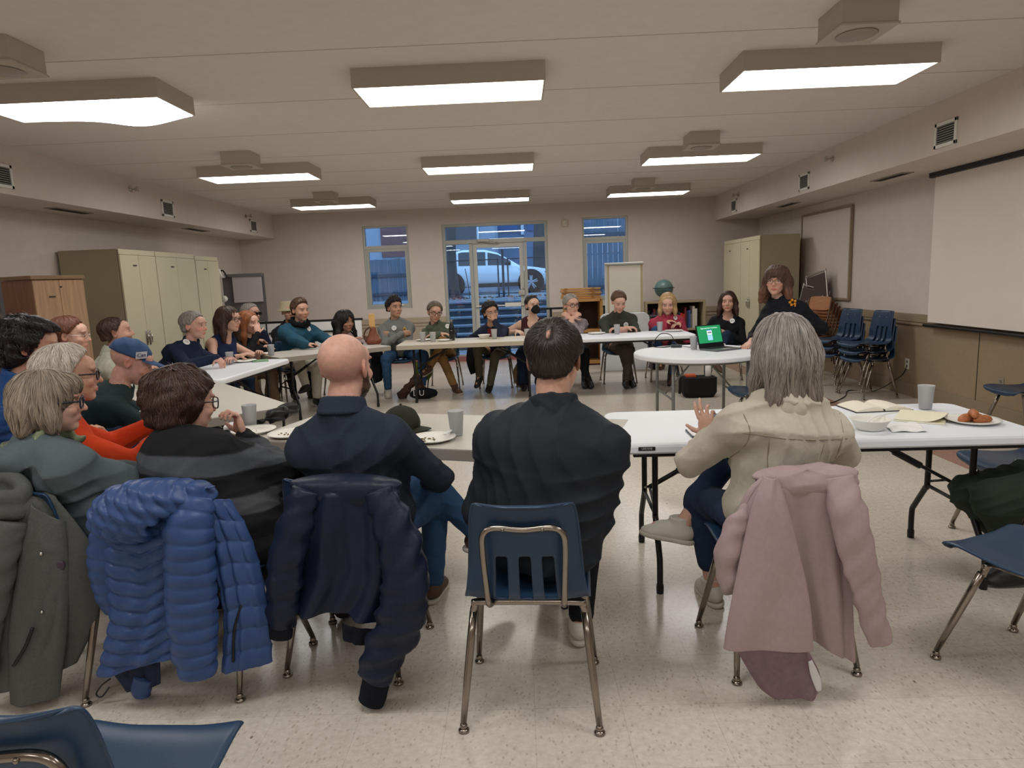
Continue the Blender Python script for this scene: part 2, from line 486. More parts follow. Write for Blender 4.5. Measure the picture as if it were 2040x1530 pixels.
def strands(F, V, c, R, s, n, o, seed):
    """thin tapered locks that run over the hair's own surface"""
    rs = np.random.RandomState(seed + 5)
    q0 = (V - c) @ R / s; w0 = np.ones(len(V))
    if o['kind'] in ('short', 'curly') and o.get('rootz') is not None: w0 = np.clip((q0[:, 2] - o['rootz']) / 0.03, 0, 1)
    if o.get('spot'): w0 = w0 * (1 - 0.92 * np.exp(-((q0[:, 0]) / 0.030) ** 2 - ((q0[:, 1] + 0.112) / 0.036) ** 2 - ((q0[:, 2] - 0.072) / 0.036) ** 2))
    n = min(n, int((w0 > 0.01).sum())); idx = rs.choice(len(V), n, replace=False, p=w0 / w0.sum()); P = V[idx].copy()
    steps = o.get('steps', 9); st = o.get('step', 0.011) * s
    crown = np.asarray(o.get('crown', (0, -0.06, 0.11)))
    part = o.get('part')
    paths = [P.copy()]; curlf = o.get('curl', 0.0); ph = rs.uniform(0, 6, len(P)); jit = rs.normal(size=P.shape) * o.get('jit', 0.25)
    off = rs.uniform(0.0, o.get('lift', 0.005), len(P))[:, None] * s
    if o['kind'] == 'short': off = off * np.clip((q0[idx][:, 2:3] + 0.05) / 0.09, 0.08, 1)
    for k in range(steps):
        q = (P - c) @ R / s
        d = q - crown; d[:, 2] = d[:, 2] * 0.6 - o.get('down', 0.05)
        if part is not None:
            d = np.stack([np.sign(q[:, 0] - part) * 0.06, -0.03 + 0 * q[:, 0], -0.03 - np.abs(q[:, 0]) * 1.2 - np.clip(0.05 - q[:, 2], 0, 1) * 2], 1)
        if o.get('comb') is not None:
            w = np.clip((q[:, 2] - 0.03) / 0.06, 0, 1)[:, None]; d = d * (1 - w) + np.asarray(o['comb']) * 0.1 * w
        d = nrm_rows(d) @ R.T + jit * (0.6 if k == 0 else 0.35)
        if curlf: d = d + curlf * np.stack([np.sin(ph + k * 1.7), np.cos(ph * 1.3 + k * 1.9), np.sin(ph * 0.7 + k * 1.3)], 1)
        G = F.grad(P); d = d - G * (d * G).sum(1, keepdims=True)
        P = P + nrm_rows(d) * st
        v = F.sample(P)[:, None]; P = P - F.grad(P) * np.clip(v - off * min(1, (k + 1) / 3), -0.02, 0.02)
        paths.append(P.copy())
    T = np.stack(paths, 1)                                   # n, k, 3
    nS, K, _ = T.shape
    t = np.gradient(T, axis=1); t /= np.linalg.norm(t, axis=2, keepdims=True) + 1e-9
    G = F.grad(T.reshape(-1, 3)).reshape(T.shape); B = np.cross(t, G); B /= np.linalg.norm(B, axis=2, keepdims=True) + 1e-9
    r = (o.get('rad', 0.0011) * 0.66 * s * np.interp(np.arange(K), [0, 1, K - 2, K - 1], [0.5, 1, 0.7, 0.15]))[None, :, None] * rs.uniform(0.6, 1.3, (nS, 1, 1))
    ring = np.stack([T + B * r * 1.6, T + G * r, T - B * r * 1.6], 2)      # n,k,3,3
    VV = ring.reshape(-1, 3); base = (np.arange(nS) * K * 3)[:, None, None] + (np.arange(K - 1) * 3)[None, :, None]
    Q = []
    for e in range(2):
        a = base + e; Q.append(np.concatenate([a, a + 1, a + 4, a + 3], 2).reshape(-1, 4))
    tint = np.repeat(rs.uniform(1 - o.get('vary', 0.3), 1 + o.get('vary', 0.3), nS), K * 3)
    return VV, np.concatenate(Q), tint

def nrm_rows(a): return a / (np.linalg.norm(a, axis=1, keepdims=True) + 1e-9)

def rotz_frame(yaw, pitch=0.0, roll=0.0):
    y, p, r = map(math.radians, (yaw, pitch, roll))
    f = va(math.sin(y), math.cos(y), 0); rt = va(math.cos(y), -math.sin(y), 0); up = va(0, 0, 1)
    f2 = f * math.cos(p) - up * math.sin(p); u2 = up * math.cos(p) + f * math.sin(p)
    r3 = rt * math.cos(r) - u2 * math.sin(r); u3 = u2 * math.cos(r) + rt * math.sin(r)
    return np.stack([r3, f2, u3], 1)

def tube_np(pts, r, n=6): m = MB(); m.tube(pts, r, n); return m

PEOPLE = {}
def person(o):
    """one seated or standing figure; every position is in metres in the room"""
    hx, hy = o['hip']; hz = o.get('hz', 0.55); yaw = o['face']; s = o.get('s', 1.0); w = o.get('w', 1.0)
    seed = o.get('seed', 1); near = o.get('near', False); hb = 0.005 if near else 0.0072; hcl = 0.0065 if near else 0.0105
    fb = va(math.sin(math.radians(yaw)), math.cos(math.radians(yaw)), 0); rb = va(fb[1], -fb[0], 0); up = va(0, 0, 1)
    base = va(hx, hy, 0); Wl = lambda p: base + rb * p[0] + fb * p[1] + up * p[2]
    H = va(hx, hy, hz); hs = o.get('hs', 1.0)
    Rh = rotz_frame(o.get('hy', yaw), o.get('hp', 0), o.get('hr', 0)); hc = np.asarray(o['head'], float)
    sb = hc + Rh @ (va(0, -0.03, -0.075) * hs)                       # base of the skull
    ref = hc + va(0, 0, -0.075 * hs) - fb * 0.03
    N = 0.45 * sb + 0.55 * ref - fb * o.get('nb', 0.028) + va(0, 0, -0.088 * hs)
    if 'neckshift' in o: N = N + Wl(o['neckshift']) - base
    u = nrm(N - H); Ls = np.linalg.norm(N - H)
    fa = nrm(fb - u * (fb @ u)); ra = np.cross(fa, u); Rt = np.stack([ra, fa, u], 1)
    hunch = o.get('hunch', 0.0)
    T = lambda x, y, z: H + ra * x * w + fa * (y + (-hunch * math.sin(PI * min(max(z / Ls, 0), 1)))) + u * z
    tw = math.radians(o.get('twist', 0)); rs_ = ra * math.cos(tw) + fa * math.sin(tw)
    sw = o.get('shw', 0.172) * (0.68 + 0.32 * w) * 0.95
    shz = Ls - o.get('shdrop', 0.092)
    SH = {k: H + u * shz + rs_ * sx * sw + fa * o.get('shf', 0.0) + va(0, 0, o.get('shrug' + k, 0)) for k, sx in (('L', -1), ('R', 1))}
    arms = {}; l1, l2 = 0.285 * s, 0.255 * s
    for k, sx in (('L', -1), ('R', 1)):
        a = o.get(k, {}); wl = a.get('w', (sx * 0.09, 0.36, 0.79)); W = Wl(wl) if not a.get('abs') else va(*wl)
        e = a.get('e', (sx * 0.6, -0.25, -0.8)); e = rb * e[0] + fb * e[1] + up * e[2]
        el, W = ik(SH[k], W, a.get('l1', l1), a.get('l2', l2), e)
        hd = a.get('hd'); hd = nrm(W - el) if hd is None else nrm(rb * hd[0] + fb * hd[1] + up * hd[2])
        hn = a.get('hn', (-sx * 0.3, 0, -1)); hn = rb * hn[0] + fb * hn[1] + up * hn[2]
        arms[k] = (SH[k], el, W, hd, hn, a)
    legs = {}
    t1, t2 = o.get('thigh', 0.42) * s, o.get('shin', 0.405) * s
    for k, sx in (('L', -1), ('R', 1)):
        a = o.get('leg' + k, {}); an = a.get('a', (sx * 0.11, 0.42, 0.085)); A = Wl(an) if not a.get('abs') else va(*an)
        h0 = H + rb * sx * 0.088 * w + up * -0.01; hh = a.get('h', (sx * 0.15, 0.5, 1.0)); hh = rb * hh[0] + fb * hh[1] + up * hh[2]
        kn, A = ik(h0, A, t1, t2, hh)
        legs[k] = (h0, kn, A, a)
    pts = [H, N, hc] + [p for a in arms.values() for p in a[:3]] + [p for a in legs.values() for p in a[:3]]
    pts = np.array(pts); lo = pts.min(0) - 0.27; hi = pts.max(0) + 0.27; lo[2] = max(lo[2], -0.02)
    belly = o.get('belly', 0.0); bust = o.get('bust', 0.0)

    def torso(F, g, kk=0.05):
        F.ell(T(0, -0.005, 0.03), va(0.165 * w + g, 0.125 + g, 0.12 + g), Rt, kk)
        F.ell(T(0, 0.005 + belly * 0.6, 0.17), va(0.145 * w + belly * 0.5 + g, 0.108 + belly + g, 0.14 + g), Rt, kk)
        F.ell(T(0, 0.0, Ls * 0.66), va(0.158 * w + g, 0.112 + g, 0.17 + g), Rt, kk)
        F.cone(SH['L'] - u * 0.03, SH['R'] - u * 0.03, 0.062 + g, 0.062 + g, kk, flat=(fa, 0.85))
        F.cone(N + u * 0.01 - fa * 0.005, N * 0.35 + SH['L'] * 0.65 + u * 0.012, 0.052 + g, 0.045 + g, 0.03)
        F.cone(N + u * 0.01 - fa * 0.005, N * 0.35 + SH['R'] * 0.65 + u * 0.012, 0.052 + g, 0.045 + g, 0.03)
        if bust:
            for sx in (-1, 1): F.ell(T(sx * 0.075, 0.075 + bust * 0.4, Ls * 0.60), va(0.07, 0.06 + bust * 0.5, 0.072) + g, Rt, 0.03)
    def arm(F, k, g, ge=None, frac=1.0, shoulder=True):
        sh, el, W, hd, hn, a = arms[k]; ge = g if ge is None else ge; aw = o.get('armw', 1.0)
        if shoulder: F.ell(sh - u * 0.012, va(0.051, 0.051, 0.058) + g, Rt, 0.04)
        if frac > 0.5:
            F.cone(sh, el, 0.048 * aw + g, 0.039 * aw + g, 0.025)
            f2 = (frac - 0.5) * 2; We = el + (W - el) * f2
            F.cone(el, We, 0.040 * aw + g, 0.040 * aw + (0.027 - 0.04 * aw) * f2 + ge, 0.02)
        elif frac > 0:
            e2 = sh + (el - sh) * frac * 2; F.cone(sh, e2, 0.048 * aw + g, 0.045 * aw + g, 0.025)
    def leg(F, k, g, ge, frac=1.0):
        h0, kn, A, a = legs[k]; lw = o.get('legw', 1.0)
        F.cone(h0, kn, 0.082 * lw + g, 0.058 * lw + g, 0.03)
        e = kn + (A - kn) * frac
        F.cone(kn, e, 0.057 * lw + g, 0.038 + ge, 0.02)

    # --- body: one continuous surface
    F = Field(lo, hi, hb)
    torso(F, -0.012)
    F.cone(N - u * 0.03, sb + Rh @ va(0, 0.004, 0.0), 0.058 * o.get('neckw', 1.0), 0.051 * o.get('neckw', 1.0), 0.025)
    bare = o.get('bare', 0.0)
    for k in 'LR':
        sl = o['top'].get('sleeve', 1.0)
        arm(F, k, -0.006 if sl > 0.3 else 0.0, 0.0, 1.0)
        sh, el, W, hd, hn, a = arms[k]
        if not a.get('nohand'):
            hand(F, W + nrm(W - el) * 0.012, hd, hn, (-1 if k == 'R' else 1), a.get('curl', 0.35), o.get('hands', 1.0), a.get('spread', 0.12), a.get('thumb'))
        leg(F, k, -0.01, -0.006)
        h0, kn, A, aa = legs[k]
        fd = toe_dir(aa, kn, A, rb, fb, up)
        F.cone(A - fd * 0.01, A + fd * 0.10 + nrm(A - kn) * 0.035, 0.032, 0.022, 0.02)
    head_prims(F, hc, Rh, hs, o.get('faceo', {}))
    V, Q = F.mesh()
    # skin colour: lips, cheeks, stubble
    q = (V - hc) @ Rh / hs; col = np.ones((len(V), 3))
    def blend(m, c): col[:] = col * (1 - m[:, None]) + np.asarray(c) * m[:, None]
    inhead = (np.abs(q[:, 0]) < 0.1) & (np.abs(q[:, 1] - 0.0) < 0.16) & (np.abs(q[:, 2]) < 0.14)
    g = lambda cx, cy, cz, rx, ry, rz: np.exp(-(((q[:, 0] - cx) / rx) ** 2 + ((q[:, 1] - cy) / ry) ** 2 + ((q[:, 2] - cz) / rz) ** 2)) * inhead
    blush = o.get('blush', 0.25)
    for sx in (-1, 1): blend(g(sx * 0.042, 0.085, -0.025, 0.022, 0.03, 0.02) * blush, (1.05, 0.72, 0.66))
    blend(g(0, 0.115, -0.026, 0.016, 0.02, 0.016) * blush, (1.05, 0.72, 0.66))
    for sx in (-1, 1): blend(g(sx * 0.083, -0.01, 0, 0.015, 0.03, 0.04) * 0.5, (1.08, 0.68, 0.62))
    blend(np.clip(g(0, 0.098, -0.0615, 0.022, 0.02, 0.0085) * 1.6, 0, 1) * 0.9, o.get('lip', (0.80, 0.42, 0.40)))
    for sx in (-1, 1): blend(np.clip(g(sx * 0.033, 0.09, 0.0125, 0.017, 0.02, 0.0042) * 1.5, 0, 1) * o.get('lash', 0.75), (0.22, 0.16, 0.13)); blend(np.clip(g(sx * 0.033, 0.09, 0.004, 0.020, 0.02, 0.012) * 1.2, 0, 1) * 0.25, (0.62, 0.45, 0.40))
    for sx in (-1, 1): blend(np.clip(g(sx * 0.033, 0.09, 0.031 , 0.020, 0.02, 0.0055) * 1.5, 0, 1) * o.get('browa', 0.75), o.get('brow', (0.30, 0.22, 0.17)))
    if o.get('stubble'):
        m = np.clip((-0.032 - q[:, 2]) / 0.015, 0, 1) * inhead * np.clip((q[:, 1] - 0.0) / 0.03, 0, 1) * (q[:, 2] > -0.125)
        m = m * (1 - np.clip(g(0, 0.098, -0.0615, 0.02, 0.02, 0.007) * 1.5, 0, 1)); blend(m * o['stubble'], o.get('stubcol', (0.35, 0.27, 0.22)))
    if o.get('scalp'):
        zl = np.interp(q[:, 1], [-0.13, -0.05, 0.0, 0.03, 0.06], [-0.075, -0.07, -0.02, 0.03, 0.08]); m = np.clip((q[:, 2] - zl) / 0.02, 0, 1) * inhead
        top = np.clip((0.085 - q[:, 2]) / 0.05, 0, 1)
        blend(m * (o['scalp'][0] + (o['scalp'][1] - o['scalp'][0]) * top), o.get('stubcol', (0.35, 0.27, 0.22)))
    sk = o.get('skin', (0.60, 0.36, 0.27))
    skm = mat('skin_%d' % int(sum(sk) * 1000 + sk[2] * 77), sk, 0.5, spec=0.4, noise=0.10, nscale=60, tint=True, sss=0.15, bump=0.08, bscale=300)
    body = mesh_obj('person', V - base, Q, skm, smooth=True, loc=tuple(base), col=np.clip(col, 0, 1.3))
    tag(body, o['label'], 'person')
    add = lambda name, V, Q, m, col=None: mesh_obj(name, np.asarray(V) - base, Q, m, body, True, col=col)
    def addmb(name, mb, m): 
        ob = mb.build(name, m, body, smooth=True); 
        ob.data.transform(Matrix.Translation(Vector(-base))); return ob

    # --- top
    t = o['top']; sleeve = t.get('sleeve', 1.0); g0 = t.get('g', 0.012)
    F = Field(lo, hi, hcl)
    torso(F, g0)
    if sleeve > 0:
        for k in 'LR': arm(F, k, g0 * 0.9 + t.get('slv', 0.0), g0 * 0.6 + t.get('cuff', 0.004), sleeve)
    if t.get('skirt'):                                              # long coat or dress below the hip
        for k in 'LR': F.cone(legs[k][0], legs[k][0] * 0.35 + legs[k][1] * 0.65, 0.10 * o.get('legw', 1.0), 0.075, 0.04)
    else:
        F.cut(H - u * t.get('hem', 0.055), Rt, 0.5, lambda x, y, z: np.where(z < f32(0), -z, -z) if False else np.where((np.abs(z) < 0.2) & (np.abs(x) < 0.24 * w) & (y < 0.2), -z, f32(-0.05)), 0.01)
    if t.get('cape'):
        F.cone(T(0, -0.02, Ls - 0.06), T(0, 0.0, 0.02), 0.15 * w, 0.235 * w, 0.06, flat=(fa, 1.35))
    if t.get('turtle'):
        F.cone(N - u * 0.005 - fa * 0.002, N * 0.30 + sb * 0.70, 0.076, 0.070, 0.012)
        F.cut(N * 0.22 + sb * 0.78, np.stack([ra, fa, nrm(sb - N)], 1), 0.14, lambda x, y, z: np.where(x * x + y * y < f32(0.0105), z, f32(-0.05)), 0.006)
    if t.get('hood'):
        F.ell(T(0, -0.115, Ls + 0.0), va(0.10, 0.055, 0.08), Rt, 0.04); F.cone(T(-0.075, 0.0, Ls + 0.01), T(-0.06, -0.1, Ls + 0.0), 0.035, 0.05, 0.03); F.cone(T(0.075, 0.0, Ls + 0.01), T(0.06, -0.1, Ls + 0.0), 0.035, 0.05, 0.03)
    if t.get('fur'): F.ell(N + u * 0.02 - fa * 0.03, va(0.125, 0.10, 0.055), Rt, 0.02)
    # neck opening
    if not t.get('turtle'):
        F.cone(N + (sb - N) * 0.25, sb + (sb - N) * 0.3, 0.060 * o.get('neckw', 1.0), 0.062 * o.get('neckw', 1.0), 0.006, sub=True)
    if t.get('scoop'):
        F.ell(T(0, 0.12, Ls - t['scoop'] * 0.25), va(0.085 * w, 0.12, t['scoop']), Rt, 0.01, sub=True)
        F.ell(T(0, 0.0, Ls + 0.03), va(0.085 * w, 0.09, 0.05), Rt, 0.01, sub=True)
    if t.get('vneck'):
        for q_ in np.linspace(0, 1, 5): F.ell(T(0, 0.11, Ls - 0.02 - q_ * t['vneck']), va(0.055 * (1 - q_ * 0.8), 0.06, 0.03), Rt, 0.01, sub=True)
    if sleeve <= 0:
        for k, sx in (('L', -1), ('R', 1)): F.ell(SH[k] + rs_ * sx * t.get('strapx', 0.045) - u * 0.01, va(0.06, 0.2, 0.12), Rt, 0.012, sub=True)
    if t.get('fold', 0.004): F.displace(folds(seed, t.get('fold', 0.004), t.get('ff', 24), t.get('sq', (1, 1, 1))))
    V, Q = F.mesh(); Ft = F
    tcol = None
    if t.get('paint'): tcol = t['paint'](((V - H) @ Rt), V, dict(H=H, N=N, Ls=Ls, T=T, arms=arms))
    top = add(t.get('name', 'sweater'), V, Q, t['m'], tcol)
    o['_fr'] = dict(T=T, u=u, fa=fa, ra=ra, N=N, sb=sb, SH=SH, Ls=Ls, arms=arms, legs=legs, H=H, hc=hc, Rh=Rh, base=base, body=body, Ft=Ft, add=add, addmb=addmb, Rt=Rt)

    if t.get('collar'):
        nw = o.get('neckw', 1.0); F = Field(N - 0.22, N + 0.3, 0.005 if near else 0.0075); a_ = N * 0.98 + sb * 0.02; b_ = N * 0.34 + sb * 0.66; nd = nrm(nrm(b_ - a_) + fa * 0.18)
        F.cone(a_ - nd * 0.02, b_ + nd * 0.03, 0.088 * nw, 0.077 * nw, 0.0); Rc = np.stack([ra, nrm(fa - nd * (fa @ nd)), nd], 1)
        F.cut(b_, Rc, 0.2, lambda x, y, z: z, 0.008); F.cone(a_ + nd * 0.01, b_ + nd * 0.1, 0.068 * nw, 0.066 * nw, 0.004, sub=True)
        F.cone(N + fa * 0.06 - u * 0.06, N + fa * 0.10 + u * 0.09, 0.018, 0.040, 0.01, sub=True)
        F.displace(folds(seed + 7, 0.003, 30)); V, Q = F.mesh(); add('collar', V, Q, t['m'])
    if t.get('roll'):
        F = Field(N - 0.22, N + 0.3, 0.005); a_ = N * 0.80 + sb * 0.20; b_ = N * 0.22 + sb * 0.78; F.cone(a_, b_, 0.099, 0.083, 0.0)
        nd = nrm(b_ - a_); Rc = np.stack([ra, nrm(fa - nd * (fa @ nd)), nd], 1)
        F.cut(b_, Rc, 0.2, lambda x, y, z: z, 0.012); F.cut(a_, Rc, 0.2, lambda x, y, z: -z + 0.15 * y, 0.012); F.cone(a_ - nd * 0.1, b_ + nd * 0.1, 0.062, 0.062, 0.004, sub=True)
        F.displace(lambda X: 0.0016 * np.sin(np.arctan2((X - a_) @ ra, (X - a_) @ Rc[:, 1]) * 46)); V, Q = F.mesh(); add('roll_collar', V, Q, t['m'])
    if o.get('inner'):
        F = Field(lo, hi, hcl); torso(F, g0 - 0.009); F.cone(N - u * 0.01, N * 0.6 + sb * 0.4, 0.068, 0.064, 0.01); F.cone(N + u * 0.03, sb, 0.058, 0.06, 0.006, sub=True)
        F.cut(N * 0.66 + sb * 0.34, Rt, 0.16, lambda x, y, z: np.where(x * x + y * y < f32(0.0105), z, f32(-0.05)), 0.006); V, Q = F.mesh(); add('shirt', V, Q, o['inner'])
    # --- trousers and shoes
    b = o.get('pants')
    if b:
        F = Field(lo, hi, hcl)
        F.ell(T(0, -0.005, 0.02), va(0.165 * w + 0.004, 0.125 + 0.004, 0.115), Rt, 0.05)
        for k in 'LR': leg(F, k, 0.008 + b.get('g', 0.0), 0.014 + b.get('flare', 0.0), b.get('frac', 0.93))
        F.cut(H + u * 0.07, Rt, 0.3, lambda x, y, z: np.where((np.abs(x) < 0.25 * w + 0.02) & (y < 0.16), z, f32(-0.05)), 0.01)
        F.displace(folds(seed + 3, b.get('fold', 0.005), 26))
        V, Q = F.mesh(); add(b.get('name', 'trousers'), V, Q, b['m'])
    sh = o.get('shoes')
    if sh:
        for k in 'LR':
            h0, kn, A, aa = legs[k]; fd = toe_dir(aa, kn, A, rb, fb, up); sd = nrm(np.cross(fd, nrm(kn - A))); ud = np.cross(sd, fd); Rs = np.stack([sd, fd, ud], 1)
            P = lambda x, y, z: A + sd * x + fd * y + ud * z
            F = Field(A - 0.24, A + 0.24, 0.005)
            F.ell(P(0, -0.015, -0.03), va(0.036, 0.05, 0.042), Rs, 0.02); F.ell(P(0, 0.07, -0.05), va(0.040, 0.085, 0.028), Rs, 0.02); F.ell(P(0, 0.12, -0.056), va(0.042, 0.06, 0.023), Rs, 0.02)
            F.ell(P(0, 0.05, -0.032), va(0.042, 0.08, 0.040), Rs, 0.02); F.cone(P(0, 0.0, -0.03), P(0, 0.015, 0.012 + sh.get('high', 0.0)), 0.042, 0.047, 0.02)
            F.cut(P(0, 0, -0.076), Rs, 0.22, lambda x, y, z: -z, 0.004)
            F.cut(P(0, 0, 0.015 + sh.get('high', 0.0)), Rs, 0.22, lambda x, y, z: z + y * 0.1, 0.004)
            V, Q = F.mesh(); so = add('shoe', V, Q, sh['m'])
            if sh.get('sole'):
                F = Field(A - 0.24, A + 0.24, 0.005)
                F.ell(P(0, -0.015, -0.07), va(0.04, 0.055, 0.03), Rs, 0.02); F.ell(P(0, 0.07, -0.07), va(0.044, 0.09, 0.03), Rs, 0.02); F.ell(P(0, 0.12, -0.07), va(0.046, 0.065, 0.03), Rs, 0.02)
                F.cut(P(0, 0, -0.062), Rs, 0.22, lambda x, y, z: np.maximum(z, -z - 0.022), 0.003)
                V, Q = F.mesh(); ob = mesh_obj('sole', V - base, Q, sh['sole'], so, True)

    # --- hair
    hr = o.get('hair')
    if hr:
        L = hr.get('len', 0.12) + 0.1
        F = Field(hc - va(0.25, 0.25, 0.2 + L), hc + va(0.25, 0.25, 0.24), 0.004 if near else 0.0065)
        hair_base(F, hc, Rh, hs, hr['kind'], hr, seed)
        V, Q = F.mesh(); hm = hr['m']; cv = np.ones(len(V))
        zq = ((V - hc) @ Rh)[:, 2] / hs
        nst = int(hr.get('n', 2200 if near else 500) * 1.7)
        SV, SQ, tint = strands(F, V, hc, Rh, hs, nst, hr, seed)
        VV = np.concatenate([V, SV]); QQ = np.concatenate([Q, SQ + len(V)]); cc = np.concatenate([cv * 0.75, tint])[:, None] * np.ones(3)
        if hr.get('grad'):
            za = ((VV - hc) @ Rh)[:, 2] / hs; m = np.clip((hr['grad'][0] - za) / hr['grad'][1], 0, 1)[:, None]; cc = cc * ((1 - m) + m * np.asarray(hr['grad'][2]))
        add('hair', VV, QQ, hm, cc)
    if o.get('beard'):
        F = Field(hc - 0.2, hc + 0.2, 0.004 if near else 0.006); bd = o['beard']
        P = lambda x, y, z: hc + Rh @ (va(x, y, z) * hs)
        F.ell(P(0, 0.034, -0.062), va(0.058, 0.056, 0.05) * hs, Rh, 0.015); F.ell(P(0, 0.068, -0.094), va(0.03, 0.026, 0.026) * hs, Rh, 0.02)
        F.ell(P(0, 0.088, -0.048), va(0.03, 0.014, 0.009) * hs, Rh, 0.012)
        for sx in (-1, 1): F.cone(P(sx * 0.066, 0.01, -0.015), P(sx * 0.052, 0.03, -0.065), 0.009 * hs, 0.016 * hs, 0.02)
        F.cut(hc, Rh, 0.2, lambda x, y, z: np.where(y > 0.045 * hs, z + 0.036 * hs, z + 0.005 * hs + 0 * y), 0.01)
        F.ell(P(0, 0.105, -0.0615), va(0.021, 0.02, 0.0075) * hs, Rh, 0.006, sub=True)
        F.displace(lambda X: 0.0012 * (np.sin(X[:, 0] * 700) + np.sin(X[:, 2] * 620 + X[:, 1] * 500)))
        V, Q = F.mesh(); SV, SQ, tint = strands(F, V, hc, Rh, hs, bd.get('n', 250), dict(kind='beard', steps=3, step=0.006, rad=0.0009), seed + 9)
        add('beard', np.concatenate([V, SV]), np.concatenate([Q, SQ + len(V)]), bd['m'], np.concatenate([np.ones(len(V)), tint])[:, None] * np.ones(3))
    P = lambda x, y, z: Vector(hc + Rh @ (va(x, y, z) * hs))
    # --- eyes
    if o.get('eyes', True):
        ew = mat('eye_white', (0.55, 0.52, 0.48), 0.25); ei = mat('iris_dark', (0.035, 0.022, 0.015), 0.2)
        cl = o.get('eyeclose', 0.0)
        for sx in (-1, 1):
            m = MB(); m.ball(tuple(P(sx * 0.032, 0.0815, 0.0055)), 0.0116 * hs, 12, (1, 1, 0.50 - 0.3 * cl)); e = addmb('eye', m, ew)
            m = MB(); m.ball(tuple(P(sx * 0.032 + o.get('look', 0) * 0.004, 0.0886, 0.0052)), 0.0062 * hs, 10, (1, 1, 0.85 - 0.3 * cl)); ir = m.build('iris', ei, e, True); ir.data.transform(Matrix.Translation(Vector(-base)))
    # --- glasses
    if o.get('glasses'):
        gm = o['glasses'].get('m', mat('dark_frame', (0.012, 0.011, 0.012), 0.3)); rw, rh_ = o['glasses'].get('size', (0.026, 0.019)); th = o['glasses'].get('r', 0.0021)
        m = MB(); yy = 0.108
        for sx in (-1, 1):
            ring = []
            for i in range(21):
                a = 2 * PI * i / 20; ca, sa = math.cos(a), math.sin(a); pw = o['glasses'].get('sq', 0.65)
                ring.append(P(sx * 0.033 + rw * math.copysign(abs(ca) ** pw, ca), yy - abs(sx * 0.033 + rw * ca) * 0.12, 0.002 + rh_ * math.copysign(abs(sa) ** pw, sa)))
            m.tube(ring, th * hs, 6, cap=False)
            m.tube([P(sx * 0.060, yy - 0.008, 0.010), P(sx * 0.074, yy - 0.03, 0.010), P(sx * 0.081, 0.02, 0.010), P(sx * 0.081, -0.005, 0.008), P(sx * 0.080, -0.025, -0.008)], th * hs * 1.1, 6)
        m.tube([P(-0.008, yy, 0.006), P(0, yy + 0.004, 0.009), P(0.008, yy, 0.006)], th * hs, 6)
        go = addmb('glasses', m, gm)
        lm = o['glasses'].get('lens', mat('clear_lens', (0.5, 0.52, 0.53), 0.05, alpha=0.06))
        for sx in (-1, 1):
            m = MB(); V = []
            for i in range(20):
                a = 2 * PI * i / 20; ca, sa = math.cos(a), math.sin(a); pw = 0.65
                V.append(P(sx * 0.033 + rw * 0.97 * math.copysign(abs(ca) ** pw, ca), yy - abs(sx * 0.033 + rw * ca) * 0.12, 0.002 + rh_ * 0.97 * math.copysign(abs(sa) ** pw, sa)))
            m.add(V, [tuple(range(20))]); lo_ = m.build('lens', lm, go, False); lo_.data.transform(Matrix.Translation(Vector(-base)))
    # --- round name sticker
    if o.get('badge'):
        f = o['_fr']; qb = (va(*o['badge']) - f['H']) @ f['Rt']; sticker(o, qb[0] / w, qb[2] / f['Ls'], 0.034)
    return body

def toe_dir(aa, kn, A, rb, fb, up):
    if 'toe' in aa: t = aa['toe']; return nrm(rb * t[0] + fb * t[1] + up * t[2])
    return nrm(fb * 1.0 + up * 0.0)

def sticker(o, bx, bz, r, m=None, name='name_sticker'):
    f = o['_fr']; p0 = f['T'](bx, 0.0, bz * f['Ls']); d = f['fa']
    p, n = f['Ft'].surf_point(p0, d); 
    o['_stk'] = (p, p0)
    p2, n2 = f['Ft'].surf_point(p0 + f['u'] * 0.02, d); p3, n3 = f['Ft'].surf_point(p0 - f['u'] * 0.02 + f['ra'] * 0.02, d); n = nrm(n + n2 + n3)
    x = nrm(np.cross(f['u'], n)); y = np.cross(n, x); V = []; k = 20
    for q in (0.0005, 0.004): V += [Vector(p + n * (q + 0.003) + (x * math.cos(2 * PI * i / k) + y * math.sin(2 * PI * i / k)) * r) for i in range(k)]
    mb = MB(); mb.add(V, [tuple(range(k, 2 * k)), tuple(range(k - 1, -1, -1))] + [(i, (i + 1) % k, k + (i + 1) % k, k + i) for i in range(k)])
    st = mb.build(name, m or mat('white_sticker', srgb(240, 240, 238), 0.5), f['body']); st.data.transform(Matrix.Translation(Vector(-f['base'])))
    mb = MB()
    for j, (dy, hw) in enumerate(((0.25, 0.45), (-0.1, 0.6))):
        a = p + n * 0.0078 + y * r * dy; mb.add([Vector(a - x * r * hw - y * r * 0.07), Vector(a + x * r * hw - y * r * 0.07), Vector(a + x * r * hw + y * r * 0.09), Vector(a - x * r * hw + y * r * 0.09)], [(0, 1, 2, 3)])
    w = mb.build('handwriting', mat('sticker_ink', srgb(150, 155, 165), 0.6), st); w.data.transform(Matrix.Translation(Vector(-f['base'])))
    return st

